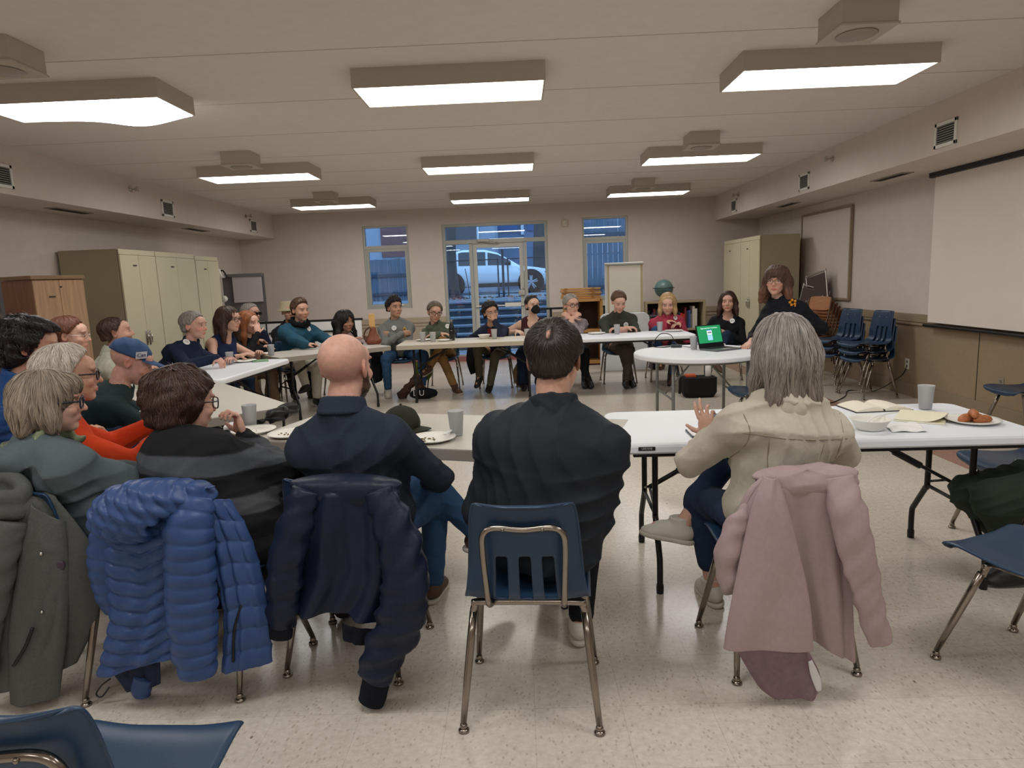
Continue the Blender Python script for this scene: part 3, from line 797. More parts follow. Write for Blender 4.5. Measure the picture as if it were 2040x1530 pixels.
# ------------------------------------------------------------------ the room
XL, XR, YB, YF, ZC = -5.13, 4.42, 12.5, -3.6, 2.833
wall_m = mat('painted_wall', srgb(214, 203, 194), 0.75, noise=0.03, nscale=9, bump=0.15, bscale=260)
ceil_m = mat('ceiling_board', srgb(226, 219, 213), 0.85, noise=0.03, nscale=14, bump=0.25, bscale=420)
wains_m = mat('brown_panel', srgb(158, 138, 112), 0.6, noise=0.05, nscale=22, bump=0.12, bscale=200)
rail_m = mat('brown_rail', srgb(150, 134, 110), 0.55, noise=0.04)
alu_m = mat('window_aluminium', srgb(178, 178, 170), 0.4, metal=0.15)
white_m = mat('white_metal', srgb(226, 224, 216), 0.45)
black_m = mat('black_metal', srgb(30, 31, 34), 0.4, metal=0.2)

def floor_material():
    m = bpy.data.materials.new('speckled_tile'); m.use_nodes = True
    N = m.node_tree.nodes; L = m.node_tree.links; b = N['Principled BSDF']
    tc = N.new('ShaderNodeTexCoord'); 
    n1 = N.new('ShaderNodeTexNoise'); n1.inputs['Scale'].default_value = 42; n1.inputs['Detail'].default_value = 6; n1.inputs['Roughness'].default_value = 0.7
    n2 = N.new('ShaderNodeTexNoise'); n2.inputs['Scale'].default_value = 2.2
    mp = N.new('ShaderNodeMapping'); mp.inputs['Scale'].default_value = (1.0, 0.62, 1); mp.inputs['Rotation'].default_value = (0, 0, 0.6)
    v = N.new('ShaderNodeTexVoronoi'); v.inputs['Scale'].default_value = 75
    v2 = N.new('ShaderNodeTexVoronoi'); v2.inputs['Scale'].default_value = 14
    for x in (n1, n2): L.new(tc.outputs['Object'], x.inputs['Vector'])
    L.new(tc.outputs['Object'], mp.inputs['Vector'])
    for x in (v, v2): L.new(mp.outputs['Vector'], x.inputs['Vector'])
    r1 = N.new('ShaderNodeValToRGB'); r1.color_ramp.elements[0].position = 0.36; r1.color_ramp.elements[0].color = (*srgb(204, 195, 182), 1)
    r1.color_ramp.elements[1].position = 0.62; r1.color_ramp.elements[1].color = (*srgb(220, 212, 200), 1)
    L.new(n1.outputs['Fac'], r1.inputs['Fac'])
    def flecks(vor, lo, hi, keep, col, prev):
        """small chips: only some of the cells carry one"""
        sep = N.new('ShaderNodeSeparateColor'); L.new(vor.outputs['Color'], sep.inputs['Color'])
        gt = N.new('ShaderNodeMath'); gt.operation = 'GREATER_THAN'; gt.inputs[1].default_value = keep; L.new(sep.outputs['Red'], gt.inputs[0])
        mr = N.new('ShaderNodeMapRange'); mr.inputs['From Min'].default_value = lo; mr.inputs['From Max'].default_value = hi; mr.inputs['To Min'].default_value = 1; mr.inputs['To Max'].default_value = 0
        L.new(vor.outputs['Distance'], mr.inputs['Value'])
        mu = N.new('ShaderNodeMath'); mu.operation = 'MULTIPLY'; L.new(gt.outputs[0], mu.inputs[0]); L.new(mr.outputs['Result'], mu.inputs[1])
        mx = N.new('ShaderNodeMix'); mx.data_type = 'RGBA'; L.new(mu.outputs[0], mx.inputs['Factor']); L.new(prev, mx.inputs['A']); mx.inputs['B'].default_value = (*col, 1)
        return mx.outputs['Result']
    c = flecks(v, 0.18, 0.42, 0.66, srgb(190, 178, 162), r1.outputs['Color'])
    c = flecks(v2, 0.03, 0.09, 0.95, srgb(104, 94, 82), c)
    # border strip of rose tiles and the tile joints
    sx = N.new('ShaderNodeSeparateXYZ'); L.new(tc.outputs['Object'], sx.inputs['Vector'])
    def band(sock, lo, hi):
        a = N.new('ShaderNodeMath'); a.operation = 'GREATER_THAN'; a.inputs[1].default_value = lo; L.new(sock, a.inputs[0])
        d = N.new('ShaderNodeMath'); d.operation = 'LESS_THAN'; d.inputs[1].default_value = hi; L.new(sock, d.inputs[0])
        e = N.new('ShaderNodeMath'); e.operation = 'MULTIPLY'; L.new(a.outputs[0], e.inputs[0]); L.new(d.outputs[0], e.inputs[1]); return e.outputs[0]
    bx = band(sx.outputs['X'], 3.21, 3.50)
    mx = N.new('ShaderNodeMix'); mx.data_type = 'RGBA'; mx.blend_type = 'MULTIPLY'; mx.inputs['B'].default_value = (0.62, 0.40, 0.36, 1); L.new(bx, mx.inputs['Factor']); L.new(c, mx.inputs['A']); c = mx.outputs['Result']
    br = N.new('ShaderNodeTexBrick'); br.offset = 0; br.inputs['Scale'].default_value = 1; br.inputs['Brick Width'].default_value = 0.305; br.inputs['Row Height'].default_value = 0.305
    br.inputs['Mortar Size'].default_value = 0.0012; br.inputs['Color1'].default_value = (1, 1, 1, 1); br.inputs['Color2'].default_value = (0.965, 0.965, 0.96, 1); br.inputs['Mortar'].default_value = (0.80, 0.79, 0.77, 1)
    L.new(tc.outputs['Object'], br.inputs['Vector'])
    mx = N.new('ShaderNodeMix'); mx.data_type = 'RGBA'; mx.blend_type = 'MULTIPLY'; mx.inputs['Factor'].default_value = 1; L.new(c, mx.inputs['A']); L.new(br.outputs['Color'], mx.inputs['B'])
    L.new(mx.outputs['Result'], b.inputs['Base Color'])
    rr = N.new('ShaderNodeMapRange'); rr.inputs['To Min'].default_value = 0.13; rr.inputs['To Max'].default_value = 0.30; L.new(n2.outputs['Fac'], rr.inputs['Value']); L.new(rr.outputs['Result'], b.inputs['Roughness'])
    b.inputs['Specular IOR Level'].default_value = 0.55
    bp = N.new('ShaderNodeBump'); bp.inputs['Strength'].default_value = 0.03; bp.inputs['Distance'].default_value = 0.002; L.new(n1.outputs['Fac'], bp.inputs['Height']); L.new(bp.outputs['Normal'], b.inputs['Normal'])
    return m
struct(MB().box(((XL + XR) / 2, (YB + YF) / 2, -0.05), (XR - XL + 0.4, YB - YF + 0.4, 0.1)).build('floor', floor_material()))
c = MB().box(((XL + XR) / 2, (YB + YF) / 2, ZC + 0.05), (XR - XL + 0.4, YB - YF + 0.4, 0.1))
ceil = struct(c.build('ceiling', ceil_m))
seam_m = mat('ceiling_seam', srgb(196, 188, 176), 0.9)
for i in range(-2, 8):
    y = 4.06 + 1.03 * i
    struct(MB().box((-0.43, y, ZC - 0.0012), (8.05, 0.004, 0.0024)).build('trim_%d' % (i + 20), seam_m))

def wall(name, boxes, m=wall_m):
    mb = MB()
    for c, d in boxes: mb.box(c, d)
    return struct(mb.build(name, m))
def xz(x0, x1, z0, z1, y=YB, t=0.2): return ((x0 + x1) / 2, y + t / 2, (z0 + z1) / 2), (x1 - x0, t, z1 - z0)
W1, DR, W2 = (-2.84, -2.0, 1.04, 2.56), (-1.38, 0.56, 0.0, 2.535), (1.195, 2.03, 1.04, 2.56)
wall('wall_back', [xz(XL, W1[0], 0, ZC), xz(W1[0], W1[1], 0, W1[2]), xz(W1[0], W1[1], W1[3], ZC), xz(W1[1], DR[0], 0, ZC), xz(DR[0], DR[1], DR[3], ZC),
                   xz(DR[1], W2[0], 0, ZC), xz(W2[0], W2[1], 0, W2[2]), xz(W2[0], W2[1], W2[3], ZC), xz(W2[1], XR, 0, ZC)])
wall('wall_left', [((XL - 0.1, (YB + YF) / 2, ZC / 2), (0.2, YB - YF, ZC))])
wall('wall_right', [((XR + 0.1, (YB + YF) / 2, ZC / 2), (0.2, YB - YF, ZC))])
wall('wall_front', [((( XL + XR) / 2, YF - 0.1, ZC / 2), (XR - XL, 0.2, ZC))])
# dropped bulkheads along both sides
wall('trim_1', [((XL + 0.33, (YB + YF) / 2, 2.62), (0.66, YB - YF, 0.426))])
wall('trim_2', [((XR - 0.405, (YB + YF) / 2, 2.62), (0.81, YB - YF, 0.426))])
# wainscot with a moulded rail and a low trim board
def yz(x, t, y0, y1, z0, z1): return ((x, (y0 + y1) / 2, (z0 + z1) / 2), (t, y1 - y0, z1 - z0))
struct(MB().box(*yz(XR - 0.004, 0.008, YF, YB, 0, 0.86)).build('trim_3', wains_m))
m = MB(); m.box(*yz(XR - 0.012, 0.024, YF, YB, 0.845, 0.935), bev=0.005); m.box(*yz(XR - 0.02, 0.04, YF, YB, 0.815, 0.84), bev=0.005)
struct(m.build('trim_4', rail_m))
struct(MB().box(*yz(XR - 0.010, 0.02, YF, YB, 0, 0.15), bev=0.005).build('baseboard_right', rail_m))
gap_m = mat('panel_joint', srgb(60, 48, 38), 0.8)
for i, y in enumerate((4.0, 6.45, 8.9)): struct(MB().box(*yz(XR - 0.009, 0.004, y - 0.004, y + 0.004, 0.15, 0.82)).build('trim_%d' % (5 + i), gap_m))
bk = MB(); rl = MB(); bb = MB()
for x0, x1 in ((XL, DR[0]), (DR[1], XR)):
    c_, d_ = xz(x0, x1, 0, 0.80, YB - 0.008, 0.008); bk.box(c_, d_); c_, d_ = xz(x0, x1, 0.76, 0.86, YB - 0.026, 0.026); rl.box(c_, d_, bev=0.005)
    c_, d_ = xz(x0, x1, 0.70, 0.73, YB - 0.022, 0.022); rl.box(c_, d_, bev=0.004); c_, d_ = xz(x0, x1, 0, 0.11, YB - 0.016, 0.016); bb.box(c_, d_)
back_wains = mat('tan_panel', srgb(176, 162, 140), 0.6, noise=0.04, nscale=20)
struct(bk.build('trim_8', back_wains)); struct(rl.build('trim_9', back_wains)); struct(bb.build('baseboard_back', mat('red_base', srgb(140, 82, 76), 0.6)))
struct(MB().box(*yz(XL + 0.008, 0.016, YF, YB, 0, 0.11)).build('baseboard_left', MATS['red_base']))

# ------------------------------------------------------------------ windows and the glazed door
def glass_material():
    m = bpy.data.materials.new('window_glass'); m.use_nodes = True
    N = m.node_tree.nodes; L = m.node_tree.links; N.remove(N['Principled BSDF'])
    t = N.new('ShaderNodeBsdfTransparent'); t.inputs['Color'].default_value = (0.86, 0.93, 0.96, 1)
    g = N.new('ShaderNodeBsdfGlossy'); g.inputs['Roughness'].default_value = 0.01
    fr = N.new('ShaderNodeFresnel'); fr.inputs['IOR'].default_value = 1.75
    mx = N.new('ShaderNodeMixShader'); L.new(fr.outputs[0], mx.inputs[0]); L.new(t.outputs[0], mx.inputs[1]); L.new(g.outputs[0], mx.inputs[2]); L.new(mx.outputs[0], N['Material Output'].inputs['Surface'])
    return m
glass_m = glass_material()
def frame_rect(mb, x0, x1, z0, z1, w, y, d):
    mb.box(((x0 + x1) / 2, y, z0 + w / 2), (x1 - x0, d, w)); mb.box(((x0 + x1) / 2, y, z1 - w / 2), (x1 - x0, d, w))
    mb.box((x0 + w / 2, y, (z0 + z1) / 2), (w, d, z1 - z0 - 2 * w)); mb.box((x1 - w / 2, y, (z0 + z1) / 2), (w, d, z1 - z0 - 2 * w))
def pane(par, x0, x1, z0, z1, y): 
    return MB().box(((x0 + x1) / 2, y, (z0 + z1) / 2), (x1 - x0, 0.006, z1 - z0)).build('glass_pane', glass_m, par)
for i, (x0, x1, z0, z1) in enumerate((W1, W2)):
    w = struct(empty('window_%d' % (i + 1), ((x0 + x1) / 2, YB, z0)))
    m = MB(); frame_rect(m, x0, x1, z0, z1, 0.035, YB + 0.08, 0.1); m.box(((x0 + x1) / 2, YB + 0.08, 2.17), (x1 - x0 - 0.07, 0.1, 0.06)); frame_rect(m, x0 + 0.035, x1 - 0.035, z0 + 0.035, 2.14, 0.05, YB + 0.07, 0.06)
    o = m.build('window_frame', alu_m, None); o.parent = w; o.matrix_parent_inverse = Matrix.Translation((-(x0 + x1) / 2, -YB, -z0))
    for p in (pane(w, x0 + 0.03, x1 - 0.03, 2.19, z1 - 0.03, YB + 0.09), pane(w, x0 + 0.08, x1 - 0.08, z0 + 0.08, 2.1, YB + 0.075)): p.matrix_parent_inverse = Matrix.Translation((-(x0 + x1) / 2, -YB, -z0))
    m = MB(); m.box((x1 - 0.2, YB + 0.035, z0 + 0.06), (0.09, 0.02, 0.025), bev=0.004); m.box((x1 - 0.22, YB + 0.02, z0 + 0.065), (0.02, 0.03, 0.012)); o = m.build('window_latch', white_m, w); o.matrix_parent_inverse = Matrix.Translation((-(x0 + x1) / 2, -YB, -z0))
d = struct(empty('door_1', (-0.36, YB, 0)))
INV = Matrix.Translation((0.36, -YB, 0))
def dpart(o): o.matrix_parent_inverse = INV; return o
m = MB(); frame_rect(m, DR[0], DR[1], 0, DR[3], 0.055, YB + 0.08, 0.12)
m.box((-0.41, YB + 0.08, 2.205), (DR[1] - DR[0] - 0.11, 0.12, 0.075))
for x in (-0.865, 0.14): m.box((x, YB + 0.08, 1.1), (0.06, 0.12, 2.15))
for x0, x1 in ((-1.325, -0.9), (0.17, 0.505)): m.box(((x0 + x1) / 2, YB + 0.08, 0.09), (x1 - x0, 0.1, 0.06))
dpart(m.build('door_frame', alu_m, d))
m = MB(); frame_rect(m, -0.83, 0.105, 0.02, 2.165, 0.075, YB + 0.075, 0.045); dpart(m.build('door_leaf', mat('door_aluminium', srgb(196, 196, 188), 0.4, metal=0.1), d))
for q in ((-1.325, 0.505, 2.24, 2.48), (-1.325, -0.895, 0.06, 2.17), (0.17, 0.505, 0.06, 2.17), (-0.755, 0.03, 0.095, 2.09)): dpart(pane(d, *q, YB + 0.08))
m = MB(); m.box((-0.36, YB + 0.02, 1.02), (0.90, 0.03, 0.022), bev=0.004); m.box((-0.12, YB + 0.005, 1.03), (0.30, 0.05, 0.075), bev=0.008); dpart(m.build('push_bar', white_m, d))
m = MB(); m.box((0.05, YB + 0.02, 1.24), (0.12, 0.05, 0.085), bev=0.008); m.tube([(0.08, YB - 0.0, 1.33), (0.08, YB + 0.04, 1.33)], 0.012); dpart(m.build('door_latch', alu_m, d))
m = MB(); m.box((-0.62, YB - 0.02, 2.22), (0.22, 0.07, 0.05), bev=0.006); m.tube([(-0.58, YB - 0.04, 2.19), (-0.40, YB - 0.1, 2.18), (-0.34, YB + 0.03, 2.16)], 0.009, 6); dpart(m.build('door_closer', alu_m, d))
dpart(MB().box((-0.41, YB + 0.0, 0.045), (1.94, 0.06, 0.09)).build('door_sill', mat('brick_sill', srgb(150, 92, 92), 0.6), d))

# ------------------------------------------------------------------ ceiling lights
def lamp_material(name, col, k):
    m = bpy.data.materials.new(name); m.use_nodes = True; N = m.node_tree.nodes; L = m.node_tree.links; N.remove(N['Principled BSDF'])
    e = N.new('ShaderNodeEmission'); e.inputs['Color'].default_value = (*col, 1); e.inputs['Strength'].default_value = LAMP * k
    L.new(e.outputs[0], N['Material Output'].inputs['Surface']); return m
lens_cool = lamp_material('lit_lens_cool', (1.0, 0.98, 0.96), 1.0); lens_warm = lamp_material('lit_lens_warm', (1.0, 0.95, 0.82), 0.9)
fix_m = mat('fixture_paint', srgb(188, 180, 168), 0.6)
LCOLS, LROWS = (-2.84, -0.395, 2.052), (4.41, 7.461, 10.474)
names = {0: 'left', 1: 'middle', 2: 'right'}; rown = {0: 'nearest the camera', 1: 'half way down the room', 2: 'closest to the glazed door'}
def ceiling_light(x, y, lens, label, sag=False):
    t = empty('ceiling_light', (x, y + 0.245, ZC))
    m = MB(); frame_rect2(m, 1.22, 0.49, 0.012, 0.118); b = m.build('housing', fix_m, t)
    m = MB(); m.box((0, 0, -0.003), (1.21, 0.48, 0.005)); m.build('shadow_gap', mat('dark_gap', (0.02, 0.018, 0.016), 0.9), t)
    nx, ny = 20, 10; V = []; F = []
    for i in range(nx + 1):
        for j in range(ny + 1):
            u, v = i / nx, j / ny; z = -0.112
            if sag: z -= 0.055 * math.exp(-((u - 0.72) / 0.22) ** 2) * (v ** 2)  + 0.012 * math.sin(u * PI) * v
            V.append(((u - 0.5) * 1.196, (v - 0.5) * 0.466, z))
    for i in range(nx):
        for j in range(ny): a = i * (ny + 1) + j; F.append((a, a + 1, a + ny + 2, a + ny + 1))
    mesh_obj('lens', V, F, lens, t, True)
    tag(t, label, 'ceiling light', 'fluorescent ceiling boxes')
    return t
def frame_rect2(m, L, W, t, h):
    m.box((0, -W / 2 + t / 2, -h / 2), (L, t, h)); m.box((0, W / 2 - t / 2, -h / 2), (L, t, h)); m.box((-L / 2 + t / 2, 0, -h / 2), (t, W - 2 * t, h)); m.box((L / 2 - t / 2, 0, -h / 2), (t, W - 2 * t, h)); m.box((0, 0, -0.012), (L - 2 * t, W - 2 * t, 0.01))
for r, y in enumerate(LROWS):
    for cidx, x in enumerate(LCOLS):
        lens = lens_warm if cidx == 1 and r < 2 else lens_cool
        lb = 'boxy fluorescent ceiling light in the %s column, %s' % (names[cidx], rown[r])
        if (cidx, r) == (0, 0): lb = 'boxy fluorescent ceiling light whose lens sags at its far edge'
        if cidx == 1 and r == 1: lb = 'boxy ceiling light with a yellowish lens, half way down the room'
        if cidx == 1 and r == 0: lb = 'large boxy ceiling light with a yellowish lens, nearest the camera in the middle'
        ceiling_light(x, y, lens, lb, (cidx, r) == (0, 0))
for y in (1.39, -1.63):                        # the same rows go on over the camera
    for x in LCOLS: ceiling_light(x, y, lens_cool, 'boxy fluorescent ceiling light behind the camera')
# ceiling loudspeakers
spk_m = mat('speaker_paint', srgb(186, 178, 165), 0.65); gr_m = mat('speaker_grille', srgb(160, 152, 140), 0.8, noise=0.1, nscale=900)
for (x, y, lb) in ((-2.72, 3.62, 'square loudspeaker box on the ceiling at the far left, before the sagging light'), (-2.72, 6.74, 'square loudspeaker box before the left light half way down the room'), (-2.74, 9.775, 'small square loudspeaker box before the far left ceiling light'),
                   (1.84, 3.66, 'square loudspeaker box on the ceiling at the top right'), (1.85, 6.745, 'square loudspeaker box before the right light half way down the room'), (1.83, 9.755, 'small square loudspeaker box before the far right ceiling light')):
    t = empty('ceiling_speaker', (x, y + 0.14, ZC)); MB().box((0, 0, -0.06), (0.29, 0.28, 0.12), bev=0.004).build('speaker_box', spk_m, t); MB().box((0, 0, -0.126), (0.305, 0.295, 0.012), bev=0.004).build('face_plate', spk_m, t)
    MB().lathe([(0.105, -0.134), (0.10, -0.138), (0.0001, -0.138)], n=24).build('grille', gr_m, t, True); tag(t, lb, 'speaker', 'ceiling loudspeakers')
# air vents on the bulkheads
vent_dark = mat('vent_dark', srgb(52, 52, 54), 0.8); vent_sl = mat('vent_slat', srgb(150, 148, 142), 0.6)
def air_vent(x, y, z, w, h, face, lb):
    t = empty('air_vent', (x, y, z)); s = 1 if face > 0 else -1
    MB().box((s * 0.003, 0, 0), (0.006, w - 0.03, h - 0.03)).build('backing', vent_dark, t)
    m = MB()
    for a, b_, c_, d_ in ((0, h / 2 - 0.014, w, 0.028), (0, -h / 2 + 0.014, w, 0.028), (-w / 2 + 0.014, 0, 0.028, h), (w / 2 - 0.014, 0, 0.028, h)): m.box((s * 0.007, a, b_), (0.014, c_, d_), bev=0.002)
    m.build('vent_frame', white_m, t)
    m = MB()
    for k in range(8): m.box((s * 0.010, 0, -h / 2 + 0.036 + k * (h - 0.07) / 7), (0.012, w - 0.055, 0.006))
    m.build('slats', vent_sl, t); tag(t, lb, 'vent', 'white air vents on the bulkheads')
for y, lb in ((5.85, 'large white air vent above the projection screen'), (8.64, 'white air vent half way along the right bulkhead'), (11.39, 'small white air vent at the far end of the right bulkhead')): air_vent(3.61, y, 2.55, 0.29, 0.205, -1, lb)
for y, lb in ((5.95, 'white air vent cut by the left edge of the photo'), (8.75, 'white air vent half way along the left bulkhead'), (11.55, 'small white air vent at the far end of the left bulkhead')): air_vent(-4.47, y, 2.56, 0.29, 0.205, 1, lb)
for x, y, lb in ((-4.78, 7.3, 'long flat grille under the left bulkhead above the beige cabinets'), (-4.76, 10.1, 'long flat grille under the far end of the left bulkhead'), (3.98, 7.35, 'long flat grille under the right bulkhead beside the screen'), (3.94, 10.0, 'long flat grille under the far end of the right bulkhead')):
    t = empty('ceiling_grille', (x, y, 2.407)); MB().box((0, 0, -0.004), (0.13, 0.62, 0.008), bev=0.002).build('grille_frame', mat('grille_paint', srgb(160, 150, 138), 0.7), t)
    m = MB()
    for k in range(5): m.box((-0.04 + 0.02 * k, 0, -0.009), (0.006, 0.56, 0.004))
    m.build('slats', vent_dark, t); tag(t, lb, 'vent', 'flat grilles under the bulkheads')
chrome = mat('chrome', srgb(200, 198, 192), 0.18, metal=1.0)
for x, y, s, lb in ((-4.47, 7.96, 1, 'metal sprinkler head on the left bulkhead, the nearer one'), (-4.47, 11.27, 1, 'metal sprinkler head at the far end of the left bulkhead'), (3.61, 7.9, -1, 'metal sprinkler head on the right bulkhead, the nearer one'), (3.61, 11.18, -1, 'metal sprinkler head at the far end of the right bulkhead')):
    t = empty('sprinkler', (x, y, 2.70)); m = MB(); m.tube([(0, 0, 0), (s * 0.006, 0, 0)], 0.035, 14); m.build('escutcheon', chrome, t)
    m = MB(); m.tube([(0, 0, 0), (s * 0.07, 0, 0)], 0.011, 8); m.tube([(s * 0.05, 0.0, -0.018), (s * 0.08, 0, -0.022)], 0.004, 6); m.tube([(s * 0.05, 0, 0.018), (s * 0.08, 0, 0.022)], 0.004, 6); m.box((s * 0.085, 0, 0), (0.006, 0.05, 0.055)); m.build('nozzle', chrome, t, False); tag(t, lb, 'sprinkler', 'side wall sprinklers')
t = empty('smoke_alarm', (0.88, YB, 2.47)); m = MB(); m.box((0, -0.02, 0), (0.10, 0.04, 0.13), bev=0.012); m.build('alarm_body', mat('ivory', srgb(205, 196, 178), 0.5), t); m = MB(); m.ball((0, -0.045, 0.02), 0.028, 12); m.build('alarm_lens', white_m, t, True); tag(t, 'small ivory alarm box on the wall between the door and the right window', 'alarm')

# ------------------------------------------------------------------ outside the glazed door
asph = mat('wet_asphalt', srgb(120, 126, 134), 0.5, noise=0.15, nscale=6)
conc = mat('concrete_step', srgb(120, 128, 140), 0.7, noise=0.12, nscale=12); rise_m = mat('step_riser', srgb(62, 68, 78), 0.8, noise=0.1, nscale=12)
g = MB().box((0, 33.2, 0.5), (60, 31, 1.0)).build('street', asph); struct(g)
g = MB().box((0, 13.6, -0.06), (20, 1.75, 0.1)).build('landing', conc); struct(g)
t = empty('garden_steps', (-0.5, 15.4, 0)); 
for k in range(6):
    MB().box((0, -0.75 + k * 0.42 , 0.09 + 0.165 * k - 0.015), (14, 0.46, 0.15 + 0.0)).build('riser', rise_m, t); MB().box((0, -0.75 + k * 0.42 - 0.02, 0.165 + 0.165 * k - 0.02), (14, 0.48, 0.045), bev=0.006).build('tread', conc, t)
tag(t, 'concrete garden steps rising outside the glazed door', 'steps')
# leaves and soil at the top of the steps
mb = MB(); rs = random.Random(4)
for k in range(260):
    x = rs.uniform(-2.6, 2.2); y = rs.uniform(17.7, 20.0); a = rs.uniform(0, 6.28); r = rs.uniform(0.03, 0.09)
    mb.add([(x + r * math.cos(a + q) * (1 if i % 2 else 0.6), y + r * math.sin(a + q), 1.005 + rs.uniform(0, 0.05)) for i, q in enumerate((0, 1.57, 3.14, 4.71))], [(0, 1, 2, 3)])
o = mb.build('fallen_leaves', mat('dead_leaf', srgb(120, 84, 66), 0.8, noise=0.4, nscale=4)); tag(o, 'fallen leaves and litter on the bank above the steps', 'leaves', kind='stuff')
# parked car
car_w = mat('car_white', srgb(226, 232, 240), 0.25, coat=0.6); car_k = mat('car_trim', srgb(24, 26, 30), 0.5); car_g = mat('car_glass', srgb(40, 48, 60), 0.06, spec=0.8); rub = mat('tyre', srgb(22, 23, 25), 0.85); alloy = mat('alloy', srgb(150, 156, 165), 0.35, metal=0.6)
car = empty('car', (-0.98, 25.0, 1.0)); Lc = 4.7
def car_section(xx):
    """half-profile control values at x from rear(-) to front(+): z of sill, belt, roof and the half width"""
    belt = np.interp(xx, [-2.35, -2.2, -1.5, 0, 0.9, 1.6, 2.2, 2.35], [0.80, 0.98, 1.02, 1.0, 0.98, 0.90, 0.78, 0.62])
    roof = np.interp(xx, [-2.35, -2.1, -1.7, -1.0, -0.2, 0.25, 0.95, 1.05, 2.35], [0.82, 1.10, 1.44, 1.60, 1.58, 1.46, 1.04, 0.985, 0.64])
    sill = np.interp(xx, [-2.35, -2.2, 2.1, 2.35], [0.5, 0.30, 0.30, 0.42]); hw = np.interp(xx, [-2.35, -1.9, 1.6, 2.2, 2.35], [0.72, 0.92, 0.93, 0.80, 0.62])
    return sill, belt, max(roof, belt), hw
xs = np.linspace(-2.35, 2.35, 72); V = []; F = []; GL = []
ring = 18
for xx in xs:
    si, be, ro, hw = car_section(xx)
    pr = [(hw * 0.8, si - 0.04), (hw * 0.97, si), (hw * 0.99, si + (be - si) * 0.35), (hw, si + (be - si) * 0.6), (hw * 0.97, be - 0.03), (hw * 0.94, be), (hw * 0.86, be + (ro - be) * 0.5), (hw * 0.77, be + (ro - be) * 0.92), (hw * 0.66, ro)]
    pr = [(-a, b) for a, b in pr] + [(a, b) for a, b in pr[::-1]]
    V += [(xx, a, b) for a, b in pr]
for i in range(len(xs) - 1):
    for k in range(ring - 1): F.append((i * ring + k, i * ring + k + 1, (i + 1) * ring + k + 1, (i + 1) * ring + k))
    F.append((i * ring + ring - 1, i * ring, (i + 1) * ring, (i + 1) * ring + ring - 1))
F.append(tuple(range(ring))[::-1]); F.append(tuple((len(xs) - 1) * ring + k for k in range(ring)))
b = mesh_obj('car_body', V, F, car_w, car, True)
m = MB()                                                        # side windows
for x0, x1 in ((-1.75, -1.22), (-1.15, -0.18), (-0.10, 0.72)):
    P = []
    for xx in np.linspace(x0, x1, 8): si, be, ro, hw = car_section(xx); P.append((xx, -(hw * 0.935 + 0.012), be + 0.03))
    for xx in np.linspace(x1, x0, 8): si, be, ro, hw = car_section(xx); f_ = 0.86 if ro - be > 0.15 else 0.5; P.append((xx, -(hw * (0.94 - 0.165 * f_) + 0.012), be + (ro - be) * f_))
    n = len(P); m.add(P + [(p[0], p[1] + 0.02, p[2]) for p in P], [tuple(range(n)), tuple(range(2 * n - 1, n - 1, -1))] + [(i, (i + 1) % n, n + (i + 1) % n, n + i) for i in range(n)])
m.build('side_window', car_g, car)
for cx in (-1.42, 1.42):
    w = MB(); w.tube([(cx, -0.95, 0.37), (cx, -0.70, 0.37)], 0.47, 28); w.build('wheel_arch', car_k, car)
    w = MB(); w.tube([(cx, -0.975, 0.37), (cx, -0.955, 0.37), (cx, -0.72, 0.37)], [0.33, 0.37, 0.37], 28); wo = w.build('tyre', rub, car)
    w = MB()
    for k in range(5):
        a = 2 * PI * k / 5 + 0.3
        for da in (-0.16, 0.16): w.tube([(cx, -0.985, 0.37), (cx + 0.25 * math.cos(a + da), -0.985, 0.37 + 0.25 * math.sin(a + da))], [0.045, 0.022], 6)
    w.build('alloy_rim', alloy, wo)
MB().box((0.6, -0.93, 0.32), (2.2, 0.04, 0.14), bev=0.01).build('sill_trim', car_k, car)
m = MB(); m.ball((0.62, -1.02, 1.06), 0.1, 10, (1.1, 0.7, 0.7)); m.build('wing_mirror', car_k, car, True)
m = MB(); m.ball((2.02, -0.80, 0.72), 0.13, 10, (1.3, 0.5, 0.45)); m.build('headlamp', car_g, car, True)
m = MB(); m.ball((-2.15, -0.83, 0.93), 0.12, 10, (1.0, 0.5, 0.8)); m.build('tail_lamp', mat('tail_red', srgb(200, 40, 44), 0.3), car, True)
m = MB(); m.box((2.18, -0.70, 0.5), (0.1, 0.06, 0.22), bev=0.01); m.build('bumper_vent', car_k, car)
tag(car, 'white car parked on the street behind the glass door', 'car')
# tree trunk, sapling, railing gate, plank fence, van and far house
bark = mat('bark', srgb(66, 66, 70), 0.9, noise=0.3, nscale=14, bump=0.6, bscale=30)
m = MB(); m.tube(smoothpath([(-1.86, 19.6, 0.95), (-1.93, 19.6, 1.3), (-1.96, 19.6, 2.2), (-1.90, 19.6, 3.4), (-1.97, 19.6, 5.0)], 4), [0.30, 0.24, 0.21, 0.2, 0.19, 0.19, 0.18, 0.18, 0.18, 0.17, 0.17, 0.17, 0.16, 0.16, 0.16, 0.16, 0.15], 12); tag(m.build('tree_trunk', bark, None, True), 'dark tree trunk outside the left pane beside the door', 'tree')
tag(MB().tube(smoothpath([(1.0, 28.2, 0.95), (0.95, 28.2, 2.4), (1.05, 28.2, 4.2), (0.9, 28.2, 6)], 4), 0.34, 10).build('tree_trunk', bark, None, True), 'dark tree trunk beyond the car, seen in the pane over the door', 'tree')
m = MB(); rs = random.Random(8)
for k in range(3): 
    x = -1.42 + 0.09 * k; m.tube(smoothpath([(x, 19.2, 1.0), (x - 0.02 + 0.03 * k, 19.2, 1.35), (x - 0.09 + 0.07 * k, 19.2, 1.85)], 4), 0.012, 5)
tag(m.build('sapling', bark), 'thin bare sapling between the tree trunk and the white car', 'sapling')
rail_k = mat('railing', srgb(52, 58, 66), 0.5, metal=0.4)
gt = empty('chain_link_fence', (-0.3, 19.4, 1.0))
